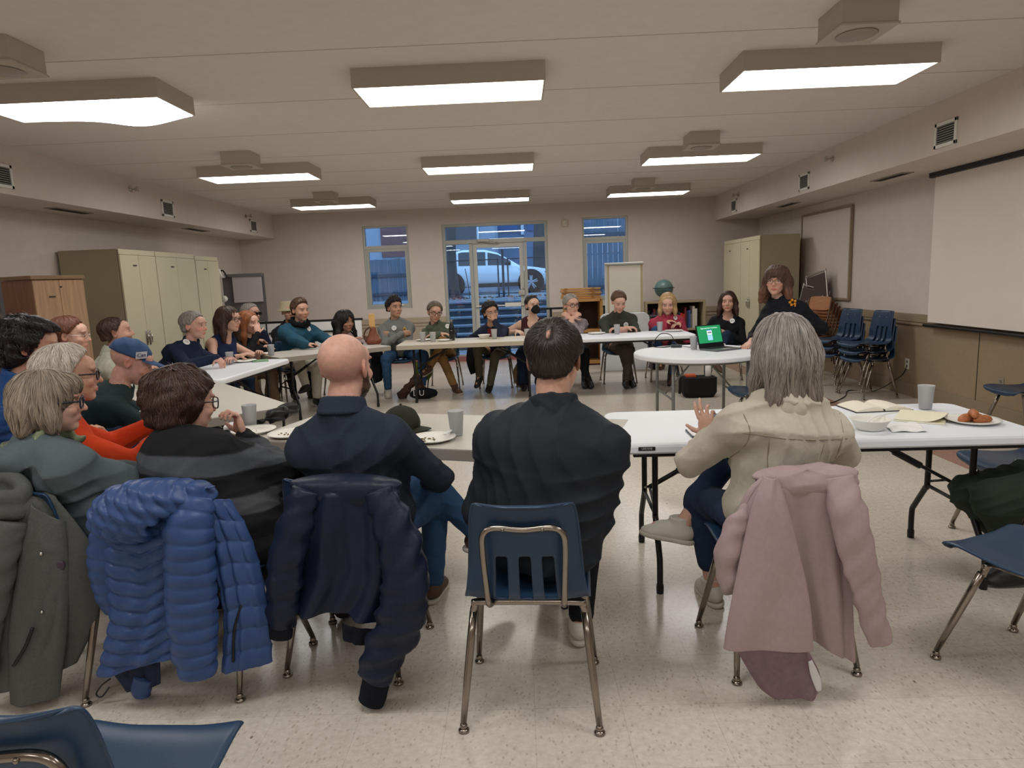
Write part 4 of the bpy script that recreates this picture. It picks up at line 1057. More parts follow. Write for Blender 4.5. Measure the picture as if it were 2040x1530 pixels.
m = MB(); 
for x in (-0.28, 0.0): m.tube([(x, 0, 0), (x, 0, 1.1)], 0.022, 8)
m.build('post', rail_k, gt)
m = MB(); m.tube([(-0.14, 0.0, 0), (-0.14, 0, 1.35)], 0.035, 8); m.build('gate_post', rail_k, gt)
m = MB(); m.tube([(-2.2, 0, 1.08), (-0.3, 0, 1.08)], 0.018, 6); m.tube([(0.02, 0, 1.08), (3.2, 0, 1.12)], 0.018, 6); m.tube([(-2.2, 0, 0.15), (-0.3, 0, 0.15)], 0.012, 6); m.build('top_rail', rail_k, gt)
m = MB()
for k in range(30):
    for x0, x1 in ((-2.2, -0.3), (0.02, 3.2)):
        a = x0 + (x1 - x0) * k / 30; m.tube([(a, 0, 0.12), (min(a + 0.95, x1), 0, min(1.08, 0.12 + (x1 - a)))], 0.0016, 3, cap=False); m.tube([(a, 0, 1.08), (min(a + 0.95, x1), 0, max(0.12, 1.08 - (x1 - a)))], 0.0016, 3, cap=False)
m.build('mesh', rail_k, gt); tag(gt, 'dark chain link fence with a gate post before the car', 'fence')
plank = mat('fence_plank', srgb(92, 102, 116), 0.85, noise=0.22, nscale=3, stretch=(9, 9, 0.6))
def plank_fence(x0, x1, y, z0, z1, lb):
    t = empty('plank_fence', ((x0 + x1) / 2, y, z0)); m = MB(); n = int((x1 - x0) / 0.14); rs = random.Random(int(y * 7 + x0 * 11))
    for k in range(n): m.box((x0 - (x0 + x1) / 2 + 0.14 * (k + 0.5), rs.uniform(-0.01, 0.01), (z1 - z0) / 2 + rs.uniform(-0.02, 0.02)), (0.13, 0.025, z1 - z0))
    m.build('boards', plank, t); m = MB()
    for z in (0.25, (z1 - z0) * 0.62): m.box((0, -0.04, z), (x1 - x0, 0.05, 0.09))
    m.build('fence_rail', mat('fence_rail', srgb(64, 72, 84), 0.85), t); tag(t, lb, 'fence')
plank_fence(-6.2, -2.5, 20.5, 0.95, 2.25, 'weathered plank fence seen through the left window')
plank_fence(1.6, 5.4, 18.4, 0.95, 3.6, 'tall bluish plank fence seen through the right window')
MB_ = MB(); t = empty('house', (-5.5, 33, 1.0)); 
MB().box((0, 0, 2.5), (9, 5, 5)).build('house_wall', mat('house_wall', srgb(150, 160, 176), 0.8, noise=0.06), t)
MB().box((1.0, -2.53, 2.5), (3.2, 0.1, 1.6)).build('brick_bay', mat('red_brick', srgb(120, 84, 84), 0.9, noise=0.2, nscale=20), t)
for x in (-2.2, 3.2):
    wv = MB().box((x, -2.55, 2.9), (1.2, 0.1, 1.4)).build('house_window', mat('pale_trim', srgb(214, 220, 228), 0.5), t); MB().box((x, -2.61, 2.9), (1.0, 0.04, 1.2)).build('pane', car_g, wv)
tag(t, 'pale house with a brick bay across the street, seen through the left window', 'house')
t = empty('apartment_building', (3, 40, 1.0)); MB().box((0, 0, 4), (16, 5, 8)).build('facade', mat('facade', srgb(110, 132, 160), 0.8, noise=0.05), t)
for k in range(6): MB().box((-6.6 + 2.6 * k, -2.55, 4.2), (2.1, 0.1, 2.2)).build('curtain_window', mat('blue_glass', srgb(60, 92, 140), 0.2), t); MB().box((-7.9 + 2.6 * k, -2.62, 4.2), (0.16, 0.12, 2.6)).build('mullion', MATS['pale_trim'], t)
tag(t, 'blue glazed building front beyond the car, seen over the door', 'building')
van = empty('van', (3.3, 30.5, 1.0)); m = MB(); m.box((0, 0, 1.3), (3.4, 1.9, 1.9), bev=0.25); m.build('van_body', car_w, van, auto=0.6); m = MB(); m.box((-0.9, -0.98, 1.6), (1.2, 0.06, 0.7), bev=0.05); m.build('van_window', car_g, van)
for x in (-1.1, 1.1): m = MB(); m.tube([(x, -0.97, 0.36), (x, -0.7, 0.36)], 0.36, 20); m.build('van_wheel', rub, van)
tag(van, 'pale van standing beyond the bonnet of the white car', 'van')

# ------------------------------------------------------------------ moulded school chairs
shell_m = mat('navy_plastic', srgb(35, 60, 86), 0.33, spec=0.5, bump=0.06, bscale=500)
leg_m = mat('chrome_leg', srgb(150, 142, 132), 0.22, metal=1.0)
def chair_shell():
    prof = [(0.232, 0.402), (0.236, 0.424), (0.222, 0.440), (0.17, 0.446), (0.09, 0.438), (0.0, 0.430), (-0.09, 0.430), (-0.145, 0.444), (-0.178, 0.478), (-0.192, 0.53), (-0.203, 0.60), (-0.214, 0.67), (-0.226, 0.74), (-0.236, 0.785), (-0.246, 0.800), (-0.258, 0.795)]
    P = smoothpath([(a, b, 0) for a, b in prof], 4); n = len(P); nu = 40
    cum = [0]
    for i in range(1, n): cum.append(cum[-1] + (P[i] - P[i - 1]).length)
    Ltot = cum[-1]
    V = []; keep = []
    for i, p in enumerate(P):
        y, z = p.x, p.y; back = min(max((z - 0.45) / 0.12, 0), 1) * (1 if y < -0.1 else 0)
        hw = np.interp(i / (n - 1), [0, 0.05, 0.12, 0.3, 0.48, 0.56, 0.62, 0.8, 0.92, 0.97, 1], [0.135, 0.172, 0.200, 0.214, 0.208, 0.196, 0.190, 0.175, 0.160, 0.142, 0.122])
        tn = (P[min(i + 1, n - 1)] - P[max(i - 1, 0)]).normalized(); nx, nz = -tn.y, tn.x          # profile normal (towards the sitter)
        for j in range(nu + 1):
            u = -1 + 2 * j / nu; au = abs(u)
            lift = 0.028 * max(au - 0.35, 0) ** 1.6 * 1.9 * (0.6 + 0.6 * back)
            if au > 0.955: lift -= (au - 0.955) / 0.045 * (0.012 if back > 0.5 else 0.006)
            rib = 0.0
            if back > 0 and z < 0.64: rib = -0.004 * math.exp(-((abs(u * hw) % 0.085) / 0.02) ** 2) * 0
            V.append((u * hw, y + nx * 0 + (-ny(nx) if False else 0) + lift * (1.0 * back), z + lift * (1 - back)))
    F = []
    for i in range(n - 1):
        zc = (P[i].y + P[i + 1].y) / 2; yc = P[i].x
        for j in range(nu):
            u = -1 + 2 * (j + 0.5) / nu; x = u * 0.205
            hole = yc < -0.13 and 0.452 < zc < 0.622 and any(abs(x - c) < 0.0185 for c in (-0.082, 0.0, 0.082))
            if not hole:
                a = i * (nu + 1) + j; F.append((a, a + 1, a + nu + 2, a + nu + 1))
    return V, F
def ny(x): return x
def solid(o, th, sub=1, off=0):
    s_ = o.modifiers.new('thickness', 'SOLIDIFY'); s_.thickness = th; s_.offset = off
    if sub: b = o.modifiers.new('smooth', 'SUBSURF'); b.levels = sub; b.render_levels = sub
    return o
def make_chair(name='stacking_chair', shell=None, h=0.0):
    t = empty(name)
    V, F = chair_shell(); o = mesh_obj('seat_shell', V, F, shell or shell_m, t, True); solid(o, 0.007, 1)
    m = MB(); m.tube(smoothpath([(-0.19, -0.11, 0.375), (-0.182, -0.112, 0.405), (-0.155, -0.113, 0.418), (0.155, -0.113, 0.418), (0.182, -0.112, 0.405), (0.19, -0.11, 0.375)], 5), 0.0125, 10); m.tube(smoothpath([(-0.185, 0.085, 0.375), (-0.175, 0.08, 0.403), (-0.15, 0.078, 0.415), (0.15, 0.078, 0.415), (0.175, 0.08, 0.403), (0.185, 0.085, 0.375)], 5), 0.0125, 10)
    for x in (-0.15, 0.15): m.tube([(x, -0.113, 0.416), (x, 0.078, 0.414)], 0.0105, 8)
    m.build('seat_frame', leg_m, t, True)
    m = MB(); m.tube(smoothpath([(-0.118, -0.135, 0.425), (-0.122, -0.20, 0.455), (-0.125, -0.222, 0.53), (-0.130, -0.236, 0.66), (-0.122, -0.244, 0.712), (-0.085, -0.246, 0.730), (0.0, -0.243, 0.722), (0.085, -0.246, 0.730), (0.122, -0.244, 0.712), (0.130, -0.236, 0.66), (0.125, -0.222, 0.53), (0.122, -0.20, 0.455), (0.118, -0.135, 0.425)], 5), 0.0098, 10)
    br = m.build('back_brace', leg_m, t, True)
    m = MB()
    for x in (-0.062, 0.062): m.ball((x, -0.255, 0.727), 0.006, 8)
    m.build('rivet', leg_m, br, True)
    m = MB()
    for x in (-0.06, 0.06): m.ball((x, 0.0, 0.432), 0.007, 8, (1, 1, 0.5)); m.ball((x, -0.205, 0.727), 0.007, 8, (1, 0.6, 1))
    m.build('rivet', leg_m, t, True)
    for sx, y0, y1 in ((-1, -0.11, -0.205), (1, -0.11, -0.205), (-1, 0.085, 0.205), (1, 0.085, 0.205)):
        m = MB(); a = Vector((sx * 0.188, y0, 0.385)); b = Vector((sx * 0.226, y1, 0.032)); m.tube([a, a.lerp(b, 0.25), a.lerp(b, 0.6), b], [0.0128, 0.0138, 0.0130, 0.0105], 12)
        lg = m.build('leg', leg_m, t, True); m = MB(); m.ball((b.x, b.y, 0.0205), 0.0135, 12); m.lathe([(0.012, 0.0), (0.0185, 0.002), (0.0185, 0.008), (0.010, 0.014)], (b.x, b.y, 0)); m.build('glide', leg_m, lg, True)
    return t
PROTO = make_chair(); PROTO_USED = [False]
CH_GROUP = 'navy moulded stacking chairs'
def place_chair(x, y, yaw, label, z=0.0, tilt=0.0):
    """yaw: compass direction the sitter faces, 0 = away from the camera, 90 = to the right"""
    o = PROTO if not PROTO_USED[0] else copy_tree(PROTO); PROTO_USED[0] = True
    o.location = (x, y, z); o.rotation_euler = (tilt, 0, -math.radians(yaw)); tag(o, label, 'chair', CH_GROUP); return o

# ------------------------------------------------------------------ folding tables
plast_w = mat('white_table_plastic', srgb(240, 244, 250), 0.42, bump=0.10, bscale=650)
lam_g = mat('grey_laminate', srgb(196, 192, 182), 0.4, noise=0.02, nscale=300); edge_g = mat('grey_table_edge', srgb(158, 152, 142), 0.5)
lam_b = mat('beige_laminate', srgb(214, 206, 190), 0.4, noise=0.02, nscale=300); edge_b = mat('beige_table_edge', srgb(190, 180, 162), 0.5)
tube_k = mat('table_leg_black', srgb(38, 38, 40), 0.4, metal=0.3); tube_g = mat('table_leg_grey', srgb(128, 130, 128), 0.4, metal=0.4)
def rounded_rect(L, W, r, n=6):
    P = []
    for cx, cy, a0 in ((L / 2 - r, W / 2 - r, 0), (-L / 2 + r, W / 2 - r, PI / 2), (-L / 2 + r, -W / 2 + r, PI), (L / 2 - r, -W / 2 + r, 1.5 * PI)):
        for k in range(n + 1): a = a0 + PI / 2 * k / n; P.append((cx + r * math.cos(a), cy + r * math.sin(a)))
    return P
def slab(poly_fn, prof):
    """stack of outlines (inset, z) -> closed slab"""
    V = []; F = []; rings = []
    for ins, z in prof: P = poly_fn(ins); rings.append(len(P)); V += [(a, b, z) for a, b in P]
    n = rings[0]
    for i in range(len(prof) - 1):
        for k in range(n): F.append((i * n + k, i * n + (k + 1) % n, (i + 1) * n + (k + 1) % n, (i + 1) * n + k))
    F.append(tuple(range(n - 1, -1, -1))); F.append(tuple((len(prof) - 1) * n + k for k in range(n)))
    return V, F
def folding_legs(t, L, W, kind, mm, ends=(-1, 1)):
    """end frames: two tubes per end, bent like a wishbone, with a cross bar and a folding brace"""
    for e in ends:
        x = e * (L / 2 - 0.20); m = MB()
        for s_ in (-1, 1):
            y0 = s_ * (W / 2 - 0.19 if kind == 'wish' else W / 2 - 0.10); y1 = s_ * (W / 2 - 0.06 if kind == 'wish' else W / 2 - 0.10)
            if kind == 'wish': pts = [(x, y0, 0.69), (x, y0, 0.36), (x, y0 + (y1 - y0) * 0.12, 0.32), (x, y1 - (y1 - y0) * 0.2, 0.20), (x, y1, 0.15), (x, y1, 0.006)]
            else: pts = [(x, y0, 0.69), (x, y1, 0.006)]
            mm_ = MB(); mm_.tube(smoothpath(pts, 4) if kind == 'wish' else pts, 0.0145, 10); lg = mm_.build('leg', mm, t, True); mf = MB(); mf.lathe([(0.017, 0.0), (0.018, 0.03), (0.0165, 0.045)], (x, y1, 0), 10); mf.build('foot_cap', black_m, lg)
        m.tube([(x, -(W / 2 - 0.19), 0.34), (x, (W / 2 - 0.19), 0.34)] if kind == 'wish' else [(x, -(W / 2 - 0.1), 0.22), (x, W / 2 - 0.1, 0.22)], 0.0095, 8); m.build('cross_bar', mm, t, True); m = MB(); m.tube([(x, -(W / 2 - 0.12), 0.685), (x, W / 2 - 0.12, 0.685)], 0.012, 8)
        m.build('cross_bar', mm, t, True)
        m = MB(); 
        for s_ in (-1, 1): m.tube([(x, s_ * 0.012, 0.42 if kind == 'wish' else 0.40), (x - e * 0.20, s_ * 0.012, 0.535)], 0.0085, 8); m.tube([(x, s_ * (W / 2 - 0.19), 0.36), (x, s_ * 0.012, 0.42)], 0.007, 6) if kind == 'wish' else None
        m.tube([(x - e * 0.15, 0, 0.508), (x - e * 0.36, 0, 0.625), (x - e * 0.47, 0, 0.685)], 0.0105, 8); m.tube([(x - e * 0.14, 0, 0.50), (x - e * 0.27, 0, 0.575)], 0.017, 8)
        m.build('folding_brace', mm, t, True)
def rect_table(cx, cy, rot, L, W, style, label, group='folding tables set in a ring', legs='wish', h=0.74):
    t = empty('folding_table', (cx, cy, 0), math.radians(rot))
    if style == 'white':
        V, F = slab(lambda ins: rounded_rect(L - 2 * ins, W - 2 * ins, 0.07 - ins * 0.5), [(0.02, h - 0.045), (0.006, h - 0.048), (0, h - 0.040), (0, h - 0.016), (0.004, h - 0.006), (0.014, h), (0.03, h - 0.0015), (0.04, h - 0.001)])
        mesh_obj('table_top', V, F, plast_w, t); 
        m = MB()
        for s_ in (-1, 1): m.box((0, s_ * (W / 2 - 0.055), h - 0.055), (L - 0.16, 0.028, 0.035), bev=0.004)
        m.build('apron_rail', tube_k, t)
    else:
        V, F = slab(lambda ins: rounded_rect(L - 2 * ins, W - 2 * ins, 0.012), [(0.003, h - 0.055), (0, h - 0.052), (0, h - 0.006), (0.002, h - 0.003)])
        mesh_obj('table_edge', V, F, edge_g if style == 'grey' else edge_b, t)
        V, F = slab(lambda ins: rounded_rect(L - 2 * ins, W - 2 * ins, 0.012), [(0.001, h - 0.0035), (0.001, h)]); mesh_obj('table_top', V, F, lam_g if style == 'grey' else lam_b, t)
    folding_legs(t, L, W, legs, tube_k)
    tag(t, label, 'table', group); return t
TW = rect_table(1.36, 3.245, -2.4, 1.87, 0.74, 'white', 'white plastic folding table before the grey-haired woman in the beige jacket')
bm_ = MB(); bm_.box((-0.80 + 0.0, -0.372, 0.7185), (0.075, 0.003, 0.017), bev=0.001); bd = bm_.build('maker_badge', black_m, TW); text_obj('badge_lettering', 'LIFETIME', 0.0125, mat('badge_silver', srgb(205, 205, 205), 0.4), bd, (-0.80, -0.3738, 0.7185), (PI / 2, 0, 0))
ca, sa = math.cos(math.radians(-17.6)), math.sin(math.radians(-17.6))
TA = rect_table(-0.545 + 0.37 * 0.302, 3.01 + 0.37 * 0.953, -17.6, 1.83, 0.74, 'grey', 'grey folding table before the bald man in the navy sweater')
TB = rect_table(-1.48 - 0.64 * 0.915 - 0.77 * 0.38, 4.22 + 0.77 * 0.915 - 0.64 * 0.38, -50.2, 1.83, 0.76, 'grey', 'grey folding table standing askew at the left, where the man in the blue cap eats')
TC = rect_table(-2.92, 6.43, 87, 1.50, 0.76, 'white', 'white plastic folding table before the man in the navy pullover')
TD = rect_table(-2.13 - 0.25, 7.72 + 0.285, 41, 1.40, 0.76, 'grey', 'long grey folding table under the tan leather bag')
TE = rect_table(-0.63, 8.55, 0.8, 1.83, 0.76, 'beige', 'beige folding table before the glazed door', legs='straight')
TF = rect_table(1.23, 8.53, 0, 1.85, 0.74, 'white', 'white plastic folding table behind the round one')
# round table
t = empty('round_table', (1.70, 6.41, 0)); circ = lambda ins: [((0.61 - ins) * math.cos(2 * PI * k / 64), (0.61 - ins) * math.sin(2 * PI * k / 64)) for k in range(64)]
V, F = slab(circ, [(0.02, 0.692), (0.005, 0.694), (0, 0.702), (0, 0.726), (0.005, 0.736), (0.014, 0.74)]); mesh_obj('table_top', V, F, plast_w, t)
m = MB(); ring = [((0.50) * math.cos(2 * PI * k / 40), 0.50 * math.sin(2 * PI * k / 40), 0.678) for k in range(41)]; m.tube(ring, 0.014, 8, cap=False); m.build('apron_rail', tube_g, t, True)
for x, y in ((-0.32, -0.36), (0.36, -0.36), (-0.32, 0.36), (0.36, 0.36)):
    m = MB(); m.tube([(x, y, 0.685), (x, y, 0.006)], 0.0155, 10); lg = m.build('leg', tube_g, t, True); m = MB(); m.lathe([(0.018, 0), (0.0185, 0.03), (0.017, 0.04)], (x, y, 0), 10); m.build('foot_cap', black_m, lg)
m = MB(); 
for x, e in ((-0.32, -1), (0.36, 1)):
    m = MB(); m.tube([(x, -0.36, 0.33), (x, 0.36, 0.33)], 0.01, 8); m.build('cross_bar', tube_g, t, True); m = MB(); m.tube([(x, 0, 0.33), (x - e * 0.3, 0, 0.68)], 0.009, 8); m.build('folding_brace', tube_g, t, True)
m = MB(); tag(t, 'round white folding table carrying the laptop', 'table')

# ------------------------------------------------------------------ cabinets
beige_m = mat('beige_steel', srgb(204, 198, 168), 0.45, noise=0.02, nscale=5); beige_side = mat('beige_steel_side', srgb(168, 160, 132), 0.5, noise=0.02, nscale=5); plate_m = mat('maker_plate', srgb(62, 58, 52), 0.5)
def steel_cabinet(x, y0, y1, depth, h, face, label, group, handles=True):
    """x = plane of the doors, face = +1 doors look towards +x"""
    w = y1 - y0; t = empty('steel_cabinet', (x - face * depth / 2, (y0 + y1) / 2, 0))
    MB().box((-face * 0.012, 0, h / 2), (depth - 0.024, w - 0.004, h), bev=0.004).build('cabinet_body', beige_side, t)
    MB().box((face * (depth / 2 - 0.008), 0, h - 0.03), (0.012, w - 0.004, 0.058), bev=0.003).build('top_rail', beige_m, t)
    for s_ in (-1, 1):
        dr = MB().box((face * (depth / 2 - 0.006), s_ * w / 4, (h - 0.06 + 0.06) / 2), (0.02, w / 2 - 0.006, h - 0.125), bev=0.004).build('cabinet_door', beige_m, t)
        m = MB(); m.box((face * (depth / 2 + 0.008), s_ * 0.035, 0.98), (0.012, 0.028, 0.17), bev=0.004); m.tube([(face * (depth / 2 + 0.014), s_ * 0.035, 1.03), (face * (depth / 2 + 0.035), s_ * 0.035, 1.01), (face * (depth / 2 + 0.03), s_ * 0.035, 0.92)], 0.008, 6)
        if handles: m.build('handle', chrome, dr, True)
    MB().box((face * (depth / 2 + 0.005), -face * w * 0.12, h - 0.18), (0.004, 0.075, 0.016)).build('name_plate', plate_m, t)
    tag(t, label, 'cabinet', group)
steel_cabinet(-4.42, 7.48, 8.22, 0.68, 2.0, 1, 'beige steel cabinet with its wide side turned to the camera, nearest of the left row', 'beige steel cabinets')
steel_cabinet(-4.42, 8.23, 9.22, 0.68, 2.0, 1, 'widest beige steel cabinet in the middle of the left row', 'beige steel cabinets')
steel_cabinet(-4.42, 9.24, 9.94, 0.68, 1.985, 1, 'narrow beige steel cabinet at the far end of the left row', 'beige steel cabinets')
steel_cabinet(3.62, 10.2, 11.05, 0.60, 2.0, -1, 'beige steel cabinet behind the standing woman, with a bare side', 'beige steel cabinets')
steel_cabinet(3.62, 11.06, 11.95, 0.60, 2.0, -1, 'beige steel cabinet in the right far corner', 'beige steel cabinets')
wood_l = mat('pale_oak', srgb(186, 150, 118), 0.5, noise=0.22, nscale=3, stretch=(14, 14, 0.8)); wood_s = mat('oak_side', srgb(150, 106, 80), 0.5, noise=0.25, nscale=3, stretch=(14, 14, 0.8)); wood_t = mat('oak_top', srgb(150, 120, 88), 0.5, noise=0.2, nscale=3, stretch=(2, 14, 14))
t = empty('wooden_cabinet', (-4.55, 6.40, 0), math.radians(68)); 
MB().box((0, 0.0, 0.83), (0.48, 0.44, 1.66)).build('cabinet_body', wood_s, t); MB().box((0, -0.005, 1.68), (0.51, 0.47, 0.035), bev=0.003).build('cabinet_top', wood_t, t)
for s_ in (-1, 1):
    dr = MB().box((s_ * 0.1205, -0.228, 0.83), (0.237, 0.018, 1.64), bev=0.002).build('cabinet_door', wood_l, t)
    V, F = [], []; 
    m = MB(); P = [(s_ * 0.006 + s_ * 0.03 * max(math.cos(a), 0), 1.12 + 0.11 * math.sin(a)) for a in np.linspace(-PI / 2, PI / 2, 14)]; m.prism(P, -0.252, -0.236); m.build('handle', black_m, dr)
m = MB(); m.box((-0.08, -0.239, 1.50), (0.06, 0.004, 0.014)); m.build('name_plate', plate_m, t); m = MB(); m.tube([(0.012, -0.237, 1.59), (0.012, -0.243, 1.59)], 0.008, 10); m.build('lock', black_m, t)
tag(t, 'pale wood two door cabinet with black oval handles', 'cabinet')
dkg = mat('charcoal_felt', srgb(74, 72, 72), 0.9, bump=0.2, bscale=400)
t = empty('notice_board', (-4.42, 5.3, 0), math.radians(10)); MB().box((0, 0, 0.98), (0.55, 0.05, 1.70), bev=0.006).build('board_panel', dkg, t); m = MB(); m.box((0, 0, 1.84), (0.56, 0.06, 0.03), bev=0.004)
for x in (-0.24, 0.24): m.box((x, 0, 0.07), (0.05, 0.40, 0.14), bev=0.008)
m.build('board_frame', black_m, t); tag(t, 'dark felt board cut by the left edge of the photo', 'board')

# ------------------------------------------------------------------ projection screen, pin board, outlets
scr = mat('screen_cloth', srgb(236, 227, 218), 0.85, noise=0.015, nscale=4); 
t = empty('projection_screen', (4.33, 5.45, 0.8)); MB().box((0, 0, 0.83), (0.006, 3.40, 1.52)).build('screen_cloth', scr, t)
m = MB(); m.tube([(0.0, -1.74, 0.035), (0.0, 1.74, 0.035)], 0.032, 12, flat=0.6); m.build('bottom_bar', black_m, t, True)
m = MB(); m.box((0.02, 0, 1.60), (0.10, 3.56, 0.09), bev=0.02); m.build('roller_case', mat('screen_case', srgb(40, 40, 44), 0.5), t); tag(t, 'wide pull down projection screen on the right wall', 'screen')
t = empty('pin_board', (4.40, 9.78, 1.06)); MB().box((0, 0, 0.60), (0.02, 1.50, 1.2)).build('board_face', mat('pin_cloth', srgb(214, 202, 194), 0.9, noise=0.05, nscale=60, bump=0.3, bscale=500), t); m = MB()
for a, b, c_, d_ in ((0, 1.21, 1.56, 0.03), (0, -0.01, 1.56, 0.03), (-0.765, 0.6, 0.03, 1.2), (0.765, 0.6, 0.03, 1.2)): m.box((-0.005, a, b), (0.035, c_, d_), bev=0.003)
m.build('board_frame', mat('board_frame_tan', srgb(146, 128, 108), 0.6), t); tag(t, 'pale framed pin board on the right wall beside the cabinet', 'board')
for y, z, lb in ((6.12, 0.36, 'grey outlet plate low on the brown wall under the projection screen'), (7.62, 0.36, 'white outlet plate low on the wall behind the blue chair stacks')):
    t = empty('outlet', (XR - 0.008, y, z)); MB().box((-0.003, 0, 0), (0.006, 0.075, 0.12), bev=0.002).build('cover_plate', mat('outlet_tan', srgb(150, 140, 124), 0.5) if y < 7 else white_m, t); m = MB()
    for dz in (-0.025, 0.025): m.box((-0.0065, 0, dz), (0.002, 0.03, 0.028))
    m.build('socket', mat('socket', srgb(110, 100, 88), 0.6), t); tag(t, lb, 'outlet')

# ------------------------------------------------------------------ stacks of chairs by the right wall
for i, (x, y) in enumerate(((3.90, 8.18), (3.98, 7.64))):
    for k in range(3):
        lb = '%s navy chair in the %s stack by the right wall' % (('lowest', 'middle', 'topmost')[k], ('far', 'near')[i])
        place_chair(x - 0.012 * k, y + 0.02 * k, 258 + (4 if i else -2), lb, z=0.085 * k)
ply = mat('ply_seat', srgb(168, 112, 74), 0.45, noise=0.12, nscale=4, stretch=(3, 12, 12)); brown_steel = mat('brown_steel', srgb(92, 74, 62), 0.35, metal=0.7)
def make_ply_chair():
    t = empty('wooden_school_chair')
    V = []; F = []; n = 10
    for i in range(n + 1):
        for j in range(n + 1): u = -1 + 2 * i / n; v = -1 + 2 * j / n; V.append((u * 0.20 * (1 - 0.06 * abs(v) ** 4), v * 0.19 * (1 - 0.06 * abs(u) ** 4), 0.445 - 0.012 * (1 - u * u) + (0.012 * (v - 0.6) * -2 if v > 0.6 else 0)))
    for i in range(n):
        for j in range(n): a = i * (n + 1) + j; F.append((a, a + n + 1, a + n + 2, a + 1))
    solid(mesh_obj('seat', V, F, ply, t, True), 0.012, 1); V = []
    for i in range(n + 1):
        for j in range(n + 1): u = -1 + 2 * i / n; v = -1 + 2 * j / n; V.append((u * 0.19 * (1 - 0.12 * abs(v) ** 3), -0.235 - 0.02 * (v + 1) - 0.02 * (1 - u * u), 0.735 + v * 0.095 * (1 - 0.12 * abs(u) ** 3)))
    solid(mesh_obj('backrest', V, F, ply, t, True), 0.011, 1)
    for s_ in (-1, 1):
        m = MB(); m.tube(smoothpath([(s_ * 0.185, 0.20, 0.012), (s_ * 0.18, 0.17, 0.40), (s_ * 0.178, 0.13, 0.43), (s_ * 0.178, -0.12, 0.432)], 5), 0.011, 8); m.build('leg', brown_steel, t, True)
        m = MB(); m.tube(smoothpath([(s_ * 0.20, -0.24, 0.012), (s_ * 0.19, -0.17, 0.42), (s_ * 0.185, -0.215, 0.58), (s_ * 0.182, -0.275, 0.83)], 5), 0.011, 8); m.build('leg', brown_steel, t, True)
    m = MB(); m.tube([(-0.178, -0.12, 0.43), (0.178, -0.12, 0.43)], 0.009, 8); m.tube([(-0.178, 0.1, 0.43), (0.178, 0.1, 0.43)], 0.009, 8); m.build('seat_frame', brown_steel, t, True)
    return t
pc = make_ply_chair(); dirx, diry = math.sin(math.radians(246)), math.cos(math.radians(246))
ordn = ('lowest', 'second', 'third', 'fourth', 'fifth', 'sixth', 'topmost')
for k in range(7):
    o = pc if k == 0 else copy_tree(pc); o.location = (4.08 + dirx * 0.050 * k, 9.10 + diry * 0.050 * k, 0.046 * k); o.rotation_euler = (0, 0, -math.radians(246)); tag(o, '%s wooden school chair of the stack by the right wall' % ordn[k], 'chair', 'stacked wooden school chairs')
# folded padded chairs leaning on top of / behind the stack
brown_pad = mat('brown_vinyl', srgb(74, 62, 58), 0.5); alu_fr = mat('pale_frame', srgb(186, 182, 176), 0.3, metal=0.8)
def folded_chair(loc, rot, lb):
    t = empty('folding_chair', loc); t.rotation_euler = rot
    MB().box((0, 0, 0.62), (0.40, 0.03, 0.44), bev=0.012).build('backrest', brown_pad, t); MB().box((0, 0.045, 0.30), (0.39, 0.035, 0.40), bev=0.012).build('seat', brown_pad, t)
    m = MB(); m.tube(smoothpath([(-0.215, 0, 0.0), (-0.215, 0, 0.80), (-0.18, 0, 0.86), (0.18, 0, 0.86), (0.215, 0, 0.80), (0.215, 0, 0.0)], 4), 0.0115, 8); m.build('frame', alu_fr, t, True)
    m = MB(); m.tube(smoothpath([(-0.19, 0.06, 0.0), (-0.19, 0.05, 0.46), (-0.15, 0.05, 0.5), (0.15, 0.05, 0.5), (0.19, 0.05, 0.46), (0.19, 0.06, 0.0)], 4), 0.010, 8); m.build('frame', alu_fr, t, True); tag(t, lb, 'chair', 'folded brown chairs')
folded_chair((4.22, 9.45, 0.56), (0.05, 0.22, -math.radians(258)), 'brown folding chair standing slanted above the wooden chairs, the taller one')
folded_chair((4.12, 9.80, 0.36), (0.0, -0.25, -math.radians(240)), 'brown folding chair half hidden behind the standing woman')
m = MB(); m.tube(smoothpath([(3.0, 7.2, 0.006), (3.35, 7.25, 0.006), (3.7, 7.6, 0.006), (3.95, 8.0, 0.006), (4.2, 7.9, 0.006), (4.38, 7.7, 0.2), (4.405, 7.62, 0.33)], 8), 0.005, 6); tag(m.build('power_cord', black_m, None, True), 'black power cord on the floor under the blue chair stacks', 'cord')

